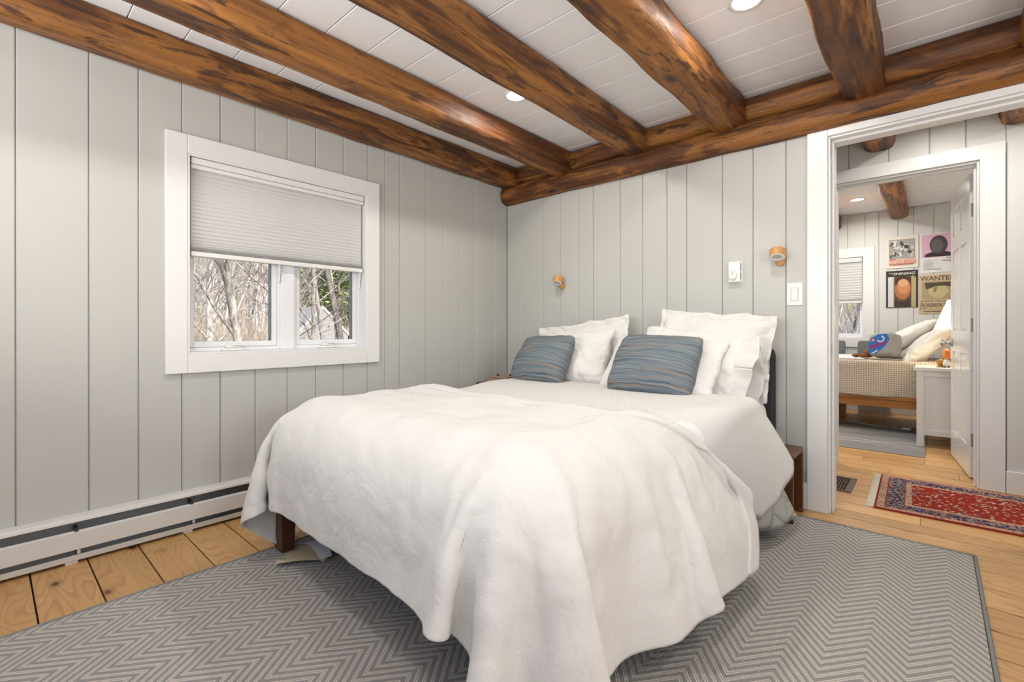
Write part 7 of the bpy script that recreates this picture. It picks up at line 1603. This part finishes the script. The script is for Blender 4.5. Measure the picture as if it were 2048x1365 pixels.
p.poly([(0.27, 0.02), (0.28, 0.24), (0.40, 0.16), (0.62, 0.16), (0.74, 0.26), (0.76, 0.02)], (0.040, 0.026, 0.018))
p.text('THE', 0.155, 0.935, 0.030, WHT, 0.14, 0.2)
p.text('SHiNiNG', 0.575, 0.917, 0.066, WHT, 0.70, 0.25, 0.012)

p = Poster('tan wanted poster with dark brown lettering, lower right of the four', 2.664, 2.985, 1.176, 1.618, (0.55, 0.43, 0.27))
BRN = (0.085, 0.050, 0.026)
p.text('WANTED', 0.50, 0.905, 0.115, BRN, 0.92, 0, 0.01)
p.rect(0.09, 0.91, 0.375, 0.825, (0.40, 0.31, 0.19))
p.poly([(0.15, 0.80), (0.85, 0.80), (0.88, 0.66), (0.70, 0.71), (0.45, 0.71), (0.20, 0.62)], (0.075, 0.060, 0.032))
p.poly([(0.24, 0.62), (0.45, 0.70), (0.72, 0.69), (0.80, 0.56), (0.62, 0.40), (0.42, 0.40), (0.28, 0.50)], (0.52, 0.44, 0.24))
p.poly([(0.40, 0.68), (0.50, 0.69), (0.46, 0.56), (0.38, 0.54)], (0.30, 0.20, 0.10))
p.text('DEAD OR ALIVE', 0.50, 0.325, 0.042, BRN, 0.86)
p.text('RORONOA ZORO', 0.52, 0.222, 0.095, BRN, 0.86, 0, 0.012)
p.rect(0.13, 0.16, 0.115, 0.155, BRN)
for k in range(9):
    p.rect(0.22 + 0.062 * k, 0.245 + 0.062 * k, 0.120, 0.142, (0.30, 0.21, 0.11), 'print_mark')
p.rect(0.12, 0.90, 0.068, 0.074, BRN, 'print_line'); p.rect(0.12, 0.90, 0.052, 0.057, BRN, 'print_line')
p.rect(0.045, 0.065, 0.10, 0.31, (0.30, 0.21, 0.11), 'print_line')
# ================================================================ outside the windows
def leaf_litter():
    t = NT('woodland_ground')
    v = t.obj()
    f = t.noise(v, 0.9, 8, 0.75)
    g = t.noise(v, 0.12, 4, 0.6)
    fine = t.noise(t.mapping(v, (1, 1, 1)), 6.0, 6, 0.75)
    c = t.ramp(fine, [(0.30, (0.12, 0.085, 0.055)), (0.48, (0.30, 0.22, 0.15)), (0.62, (0.46, 0.37, 0.28)), (0.75, (0.60, 0.53, 0.45))])
    c = t.mix(t.ramp(g, [(0.50, 0.0), (0.62, 0.5)]), c, (0.16, 0.19, 0.055))
    return t.fin(c, 0.95, f, 0.5, 0.3, spec=0.1)
M['litter'] = leaf_litter()
def hillfn(u, v):
    y = -70 + 190 * u
    x = -0.6 - 150 * v
    z = -1.5 + 0.25 * noise.noise(Vector((x * 0.1, y * 0.1, 0)))
    if x < -58:
        z += (-(x + 58)) * 0.52 + 2.5 * noise.noise(Vector((x * 0.03, y * 0.03, 3)))
    return (x, y, z)
gd = obj('ground_outside', grid(50, 60, hillfn), M['litter'], smooth=True); gd['kind'] = 'structure'
gd2 = obj('ground_yard', grid(20, 24, lambda u, v: (-30 + 70 * u, 4.6 + 90 * v, -1.5 + max(0.0, (v - 0.35)) * 22 + 0.3 * noise.noise(Vector((u * 8, v * 8, 1))))), M['litter'], smooth=True); gd2['kind'] = 'structure'

def bark(name, a, b):
    t = NT(name)
    v = t.obj()
    f = t.noise(t.mapping(v, (9, 9, 2.0)), 1.0, 5, 0.65)
    return t.fin(t.mix(t.ramp(f, [(0.38, 0.0), (0.62, 1.0)]), a, b), 0.9, f, 0.6, 0.03)
M['bark_grey'] = bark('grey_bark', (0.13, 0.115, 0.10), (0.42, 0.39, 0.36))
M['bark_pale'] = bark('pale_bark', (0.26, 0.235, 0.21), (0.62, 0.58, 0.54))
M['bark_dark'] = bark('dark_bark', (0.055, 0.048, 0.042), (0.17, 0.15, 0.135))

def branchy(base, height, r0, lean, seed, levels=3, nb=9, fork=0.5, start=0.18):
    rg_ = random.Random(seed)
    out = []
    def grow(p, d, ln, r, lv):
        n = 6 if lv == 0 else 4
        pts, rad = [tuple(p)], [r]
        q, dd = Vector(p), Vector(d).normalized()
        for k in range(n):
            dd = (dd + Vector((rg_.uniform(-1, 1), rg_.uniform(-1, 1), rg_.uniform(-0.3, 0.6))) * (0.10 if lv == 0 else 0.22)).normalized()
            q = q + dd * ln / n
            pts.append(tuple(q)); rad.append(r * (1 - 0.82 * (k + 1) / n) if lv else r * (1 - 0.70 * (k + 1) / n))
        out.append(tube(pts, rad, 7 if lv == 0 else (5 if lv == 1 else 3), cap=False))
        if lv >= levels: return
        m = nb if lv == 0 else max(3, nb - 2 * lv)
        for b in range(m):
            t = (start if lv == 0 else 0.15) + (0.95 - (start if lv == 0 else 0.15)) * (b + rg_.random() * 0.7) / m
            i = min(n - 1, int(t * n)); f = t * n - i
            pp = Vector(pts[i]).lerp(Vector(pts[i + 1]), min(1, f))
            ax = (Vector(pts[i + 1]) - Vector(pts[i])).normalized()
            az = rg_.uniform(0, 2 * math.pi)
            side = ax.orthogonal().normalized()
            side.rotate(Matrix.Rotation(az, 3, ax))
            a = rg_.uniform(0.45, 1.0)
            nd = (ax * math.cos(a) + side * math.sin(a)).normalized()
            grow(pp, nd, ln * rg_.uniform(0.30, 0.55) * (1.1 - 0.5 * t), max(0.006, rad[i] * rg_.uniform(0.30, 0.55)), lv + 1)
    grow(Vector(base), Vector(lean), height, r0, 0)
    return join(*out)

def bare_tree(label, base, height, r0, lean, seed, m, grp, **kw):
    L = Vector(base)
    V, F = branchy((0, 0, 0), height, r0, lean, seed, **kw)
    o = obj('bare_tree', (V, F), m, local=True, smooth=True)
    o.location = base
    tag(o, label, 'tree', grp)
    return o
TG = 'bare trees outside the bedroom window'
G = -1.6
bare_tree('pale forked birch trunk at the left of the left window pane', (-14, 1.55, G), 10, 0.12, (0.02, 0.02, 1), 21, M['bark_pale'], TG, nb=12)
bare_tree('second pale trunk leaning beside the birch in the left window pane', (-14.2, 1.3, G), 9, 0.10, (0.0, 0.05, 1), 25, M['bark_pale'], TG, nb=11)
bare_tree('big grey trunk leaning left in the middle of the left window pane', (-12, 2.05, G), 11, 0.135, (0.0, -0.075, 1), 22, M['bark_grey'], TG, nb=13)
bare_tree('dark twin-stemmed tree at the right of the left window pane', (-12, 2.62, G), 9, 0.085, (0.0, -0.045, 1), 23, M['bark_grey'], TG, nb=13)
bare_tree('slim dark stem leaning right in the left window pane', (-12.3, 2.72, G), 9, 0.075, (0.0, 0.03, 1), 33, M['bark_dark'], TG, nb=10)
bare_tree('dark curving tree at the left of the right window pane', (-13, 4.45, G), 9, 0.085, (0.0, -0.09, 1), 24, M['bark_grey'], TG, nb=13)
bare_tree('thin straight grey trunk in the middle of the right window pane', (-18, 7.35, G), 14, 0.10, (0.0, -0.03, 1), 26, M['bark_grey'], TG, nb=8, start=0.3)
bare_tree('slender pair trunk right of the gable in the right window pane', (-20, 8.85, G), 14, 0.075, (0.0, -0.02, 1), 27, M['bark_grey'], TG, nb=8, start=0.3)
bare_tree('thick dark straight trunk at the right of the right window pane', (-16, 7.25, G), 15, 0.165, (0.0, 0.0, 1), 28, M['bark_dark'], TG, nb=8, start=0.35)
# woods behind, shared look
base_trees = []
rg_ = random.Random(99)
for k in range(5):
    V, F = branchy((0, 0, 0), rg_.uniform(9, 14), rg_.uniform(0.06, 0.11), (rg_.uniform(-0.06, 0.06), rg_.uniform(-0.06, 0.06), 1), 200 + k, levels=3, nb=9)
    me = mesh_of('bare_tree', V, F, True); me.materials.append(M['bark_pale'] if k % 2 else M['bark_grey'])
    base_trees.append(me)
for k in range(40):
    x = -rg_.uniform(22, 62)
    t = (-x + 2.79)
    y = -3.055 + t * rg_.uniform(0.20, 0.415)
    if k % 5 == 0:
        x = -rg_.uniform(63, 72); y = -3.055 + (2.79 - x) * rg_.uniform(0.42, 0.62)
    o = bpy.data.objects.new('bare_tree', base_trees[k % 5]); COL.objects.link(o)
    o.location = (x, y, G + (0.3 if x < -58 else 0)); o.rotation_euler = (0, 0, rg_.uniform(0, 6.28)); s = rg_.uniform(0.9, 1.5); o.scale = (s, s, s)
    tag(o, 'leafless tree in the tangle of woods behind the nearer trunks', 'tree', 'distant woods behind the nearer trunks')
for k in range(14):
    o = bpy.data.objects.new('bare_tree', base_trees[k % 5]); COL.objects.link(o)
    o.location = (rg_.uniform(-4, 2.5), rg_.uniform(9, 24), G); o.rotation_euler = (0, 0, rg_.uniform(0, 6.28))
    tag(o, 'leafless tree seen through the far bedroom window', 'tree', 'trees outside the far bedroom window')
# twig undergrowth and hillside brush, uncountable
def brush(n, xr, ar, hr, seed, name, label, m):
    r_ = random.Random(seed); V, F = [], []
    for _ in range(n):
        x = -r_.uniform(*xr); y = -3.055 + (2.79 - x) * r_.uniform(*ar)
        z0 = -1.6 + max(0, -(x + 58)) * 0.52
        h = r_.uniform(*hr); p = Vector((x, y, z0))
        for b in range(6):
            d = Vector((r_.uniform(-0.5, 0.5), r_.uniform(-0.6, 0.6), 1)).normalized()
            q = p + Vector((0, 0, h * r_.uniform(0, 0.4)))
            e = q + d * h * r_.uniform(0.5, 1.0)
            w = 0.006 + 0.0007 * -x
            s = Vector((0, 1, 0)).cross(d); s2 = d.cross(Vector((1, 0, 0))).normalized()
            i = len(V)
            V += [tuple(q - s2 * w), tuple(q + s2 * w), tuple(q + Vector((w, 0, 0))), tuple(e)]
            F += [(i, i + 1, i + 3), (i + 1, i + 2, i + 3), (i + 2, i, i + 3)]
    o = obj(name, (V, F), m)
    tag(o, label, 'brush', kind='stuff')
M['twig'] = plain('dry_twig', (0.40, 0.34, 0.27), 0.9, 0, 3, 0.1, 0.4)
brush(1500, (16, 45), (0.20, 0.42), (1.2, 3.4), 3, 'twig_undergrowth', 'tangle of pale dry twigs among the trunks', M['twig'])
brush(2600, (58, 110), (0.18, 0.70), (3, 8), 4, 'hillside_brush', 'bare brush covering the hillside behind the woods', M['twig'])

V, F = [], []
r_ = random.Random(8)
for _ in range(900):
    p0 = Vector((r_.uniform(-7, 3.2), r_.uniform(7.5, 26), -1.6)); h = r_.uniform(1.5, 5.5)
    for b in range(5):
        d = Vector((r_.uniform(-0.7, 0.7), r_.uniform(-0.5, 0.5), 1)).normalized()
        q = p0 + Vector((0, 0, h * r_.uniform(0, 0.4))); e = q + d * h * r_.uniform(0.4, 0.9); w = 0.012
        i = len(V)
        V += [tuple(q - Vector((w, 0, 0))), tuple(q + Vector((w, 0, 0))), tuple(q + Vector((0, w, 0))), tuple(e)]
        F += [(i, i + 1, i + 3), (i + 1, i + 2, i + 3), (i + 2, i, i + 3)]
tag(obj('yard_brush', (V, F), M['bark_pale']), 'pale bare twigs filling the view of the far bedroom window', 'brush', kind='stuff')

# evergreens behind the house
def pine_mat():
    t = NT('pine_needles')
    f = t.noise(t.obj(), 2.5, 4)
    return t.fin(t.mix(f, (0.05, 0.10, 0.022), (0.30, 0.36, 0.10)), 0.9)
M['needles'] = pine_mat()
def pine(label, base, h, seed):
    r_ = random.Random(seed)
    t = thing('pine_tree', label, 'tree', base, 'evergreens behind the gabled house')
    obj('trunk', tube([(0, 0, 0), (0.1, 0.1, h * 0.5), (0, 0.1, h)], [0.22, 0.15, 0.03], 7), M['bark_grey'], t, local=True, smooth=True)
    V, F = [], []
    for k in range(900):
        f = r_.uniform(0.16, 1.0)
        R = (1 - f) * h * 0.24 + 0.3
        a = r_.uniform(0, 6.283); rr_ = R * r_.uniform(0.15, 1.0) ** 0.6
        c = Vector((math.cos(a) * rr_, math.sin(a) * rr_, f * h - rr_ * 0.25))
        s = r_.uniform(0.25, 0.6)
        u = Vector((math.cos(a), math.sin(a), r_.uniform(-0.5, 0.3))) * s
        w = Vector((-math.sin(a), math.cos(a), r_.uniform(-0.4, 0.4))) * s * 0.5
        i = len(V)
        V += [tuple(c - u), tuple(c + w), tuple(c + u), tuple(c - w + Vector((0, 0, 0.12)))]
        F += [(i, i + 1, i + 2), (i, i + 2, i + 3)]
    fo_ = obj('foliage', (V, F), M['needles'], t, local=True); fo_['kind'] = 'stuff'
for k, (x, u, h) in enumerate(((-62, 0.465, 17), (-66, 0.50, 20), (-60, 0.53, 16), (-70, 0.56, 21), (-64, 0.59, 18), (-58, 0.62, 15), (-74, 0.44, 20))):
    pine(('evergreen with green foliage behind the gabled house', 'evergreen with green foliage behind the gabled house')[k % 2], (x, -3.055 + (2.79 - x) * u, -1.2 + max(0, -(x + 58)) * 0.5), h, 300 + k)

# gabled house across the yard
hs = thing('gabled_house', 'white gabled neighbour house with clapboard siding seen through the right pane', 'house', (-50, 23.0, -1.6))
M['siding'] = plain('white_siding', (0.22, 0.215, 0.21), 0.7)
M['far_trim'] = plain('far_white_trim', (0.34, 0.335, 0.33), 0.7)
M['roof'] = plain('grey_shingle', (0.24, 0.235, 0.24), 0.85, 0, 8, 0.3, 0.3)
HXf, HXb = -50.0, -58.0
ya, yc_, ye = 19.9, 23.05, 26.2
ze, za = 0.45, 3.55
zz = -1.6
k = 0
while zz < za - 0.12:
    z1_ = zz + 0.19
    def half(z): return (ya, ye) if z <= ze else (ya + (yc_ - ya) * (z - ze) / (za - ze), ye - (ye - yc_) * (z - ze) / (za - ze))
    y0_, y1_ = half(z1_)
    obj('clapboard', ([(HXf + 0.03, half(zz)[0], zz), (HXf + 0.03, half(zz)[1], zz), (HXf, y1_, z1_), (HXf, y0_, z1_), (HXf - 0.05, half(zz)[0], zz), (HXf - 0.05, half(zz)[1], zz), (HXf - 0.05, y1_, z1_), (HXf - 0.05, y0_, z1_)], list(BF)), M['siding'], hs)
    zz = z1_; k += 1
obj('body', prism([(ya, -1.6), (ye, -1.6), (ye, ze), (yc_, za - 0.05), (ya, ze)], 0, HXb, HXf - 0.05), M['siding'], hs)
for s in (0, 1):
    e = ya - 0.35 if s == 0 else ye + 2.0
    ez = ze - (ya - e) * (za - ze) / (yc_ - ya) if s == 0 else za - (e - yc_) * (za - ze) / (ye - yc_)
    pl = [(yc_, za + 0.02), (e, ez + 0.02), (e, ez + 0.16), (yc_, za + 0.18)]
    obj('roof_slope', prism(pl, 0, HXb - 0.3, HXf + 0.02), M['roof'], hs)
    obj('rake_board', prism([(yc_, za - 0.18), (e, ez - 0.18), (e, ez + 0.17), (yc_, za + 0.19)], 0, HXf + 0.02, HXf + 0.12), M['far_trim'], hs)
wn_ = obj('window', join(box(HXf + 0.03, HXf + 0.10, 21.55, 22.75, 1.55, 1.70), box(HXf + 0.03, HXf + 0.10, 21.55, 22.75, 2.42, 2.56), box(HXf + 0.03, HXf + 0.10, 21.55, 21.70, 1.70, 2.42), box(HXf + 0.03, HXf + 0.10, 22.60, 22.75, 1.70, 2.42)), M['far_trim'], hs)
M['far_glass'] = plain('dark_window_glass', (0.10, 0.15, 0.17), 0.1)
obj('pane', box(HXf + 0.03, HXf + 0.06, 21.70, 22.60, 1.70, 2.42), M['far_glass'], wn_)
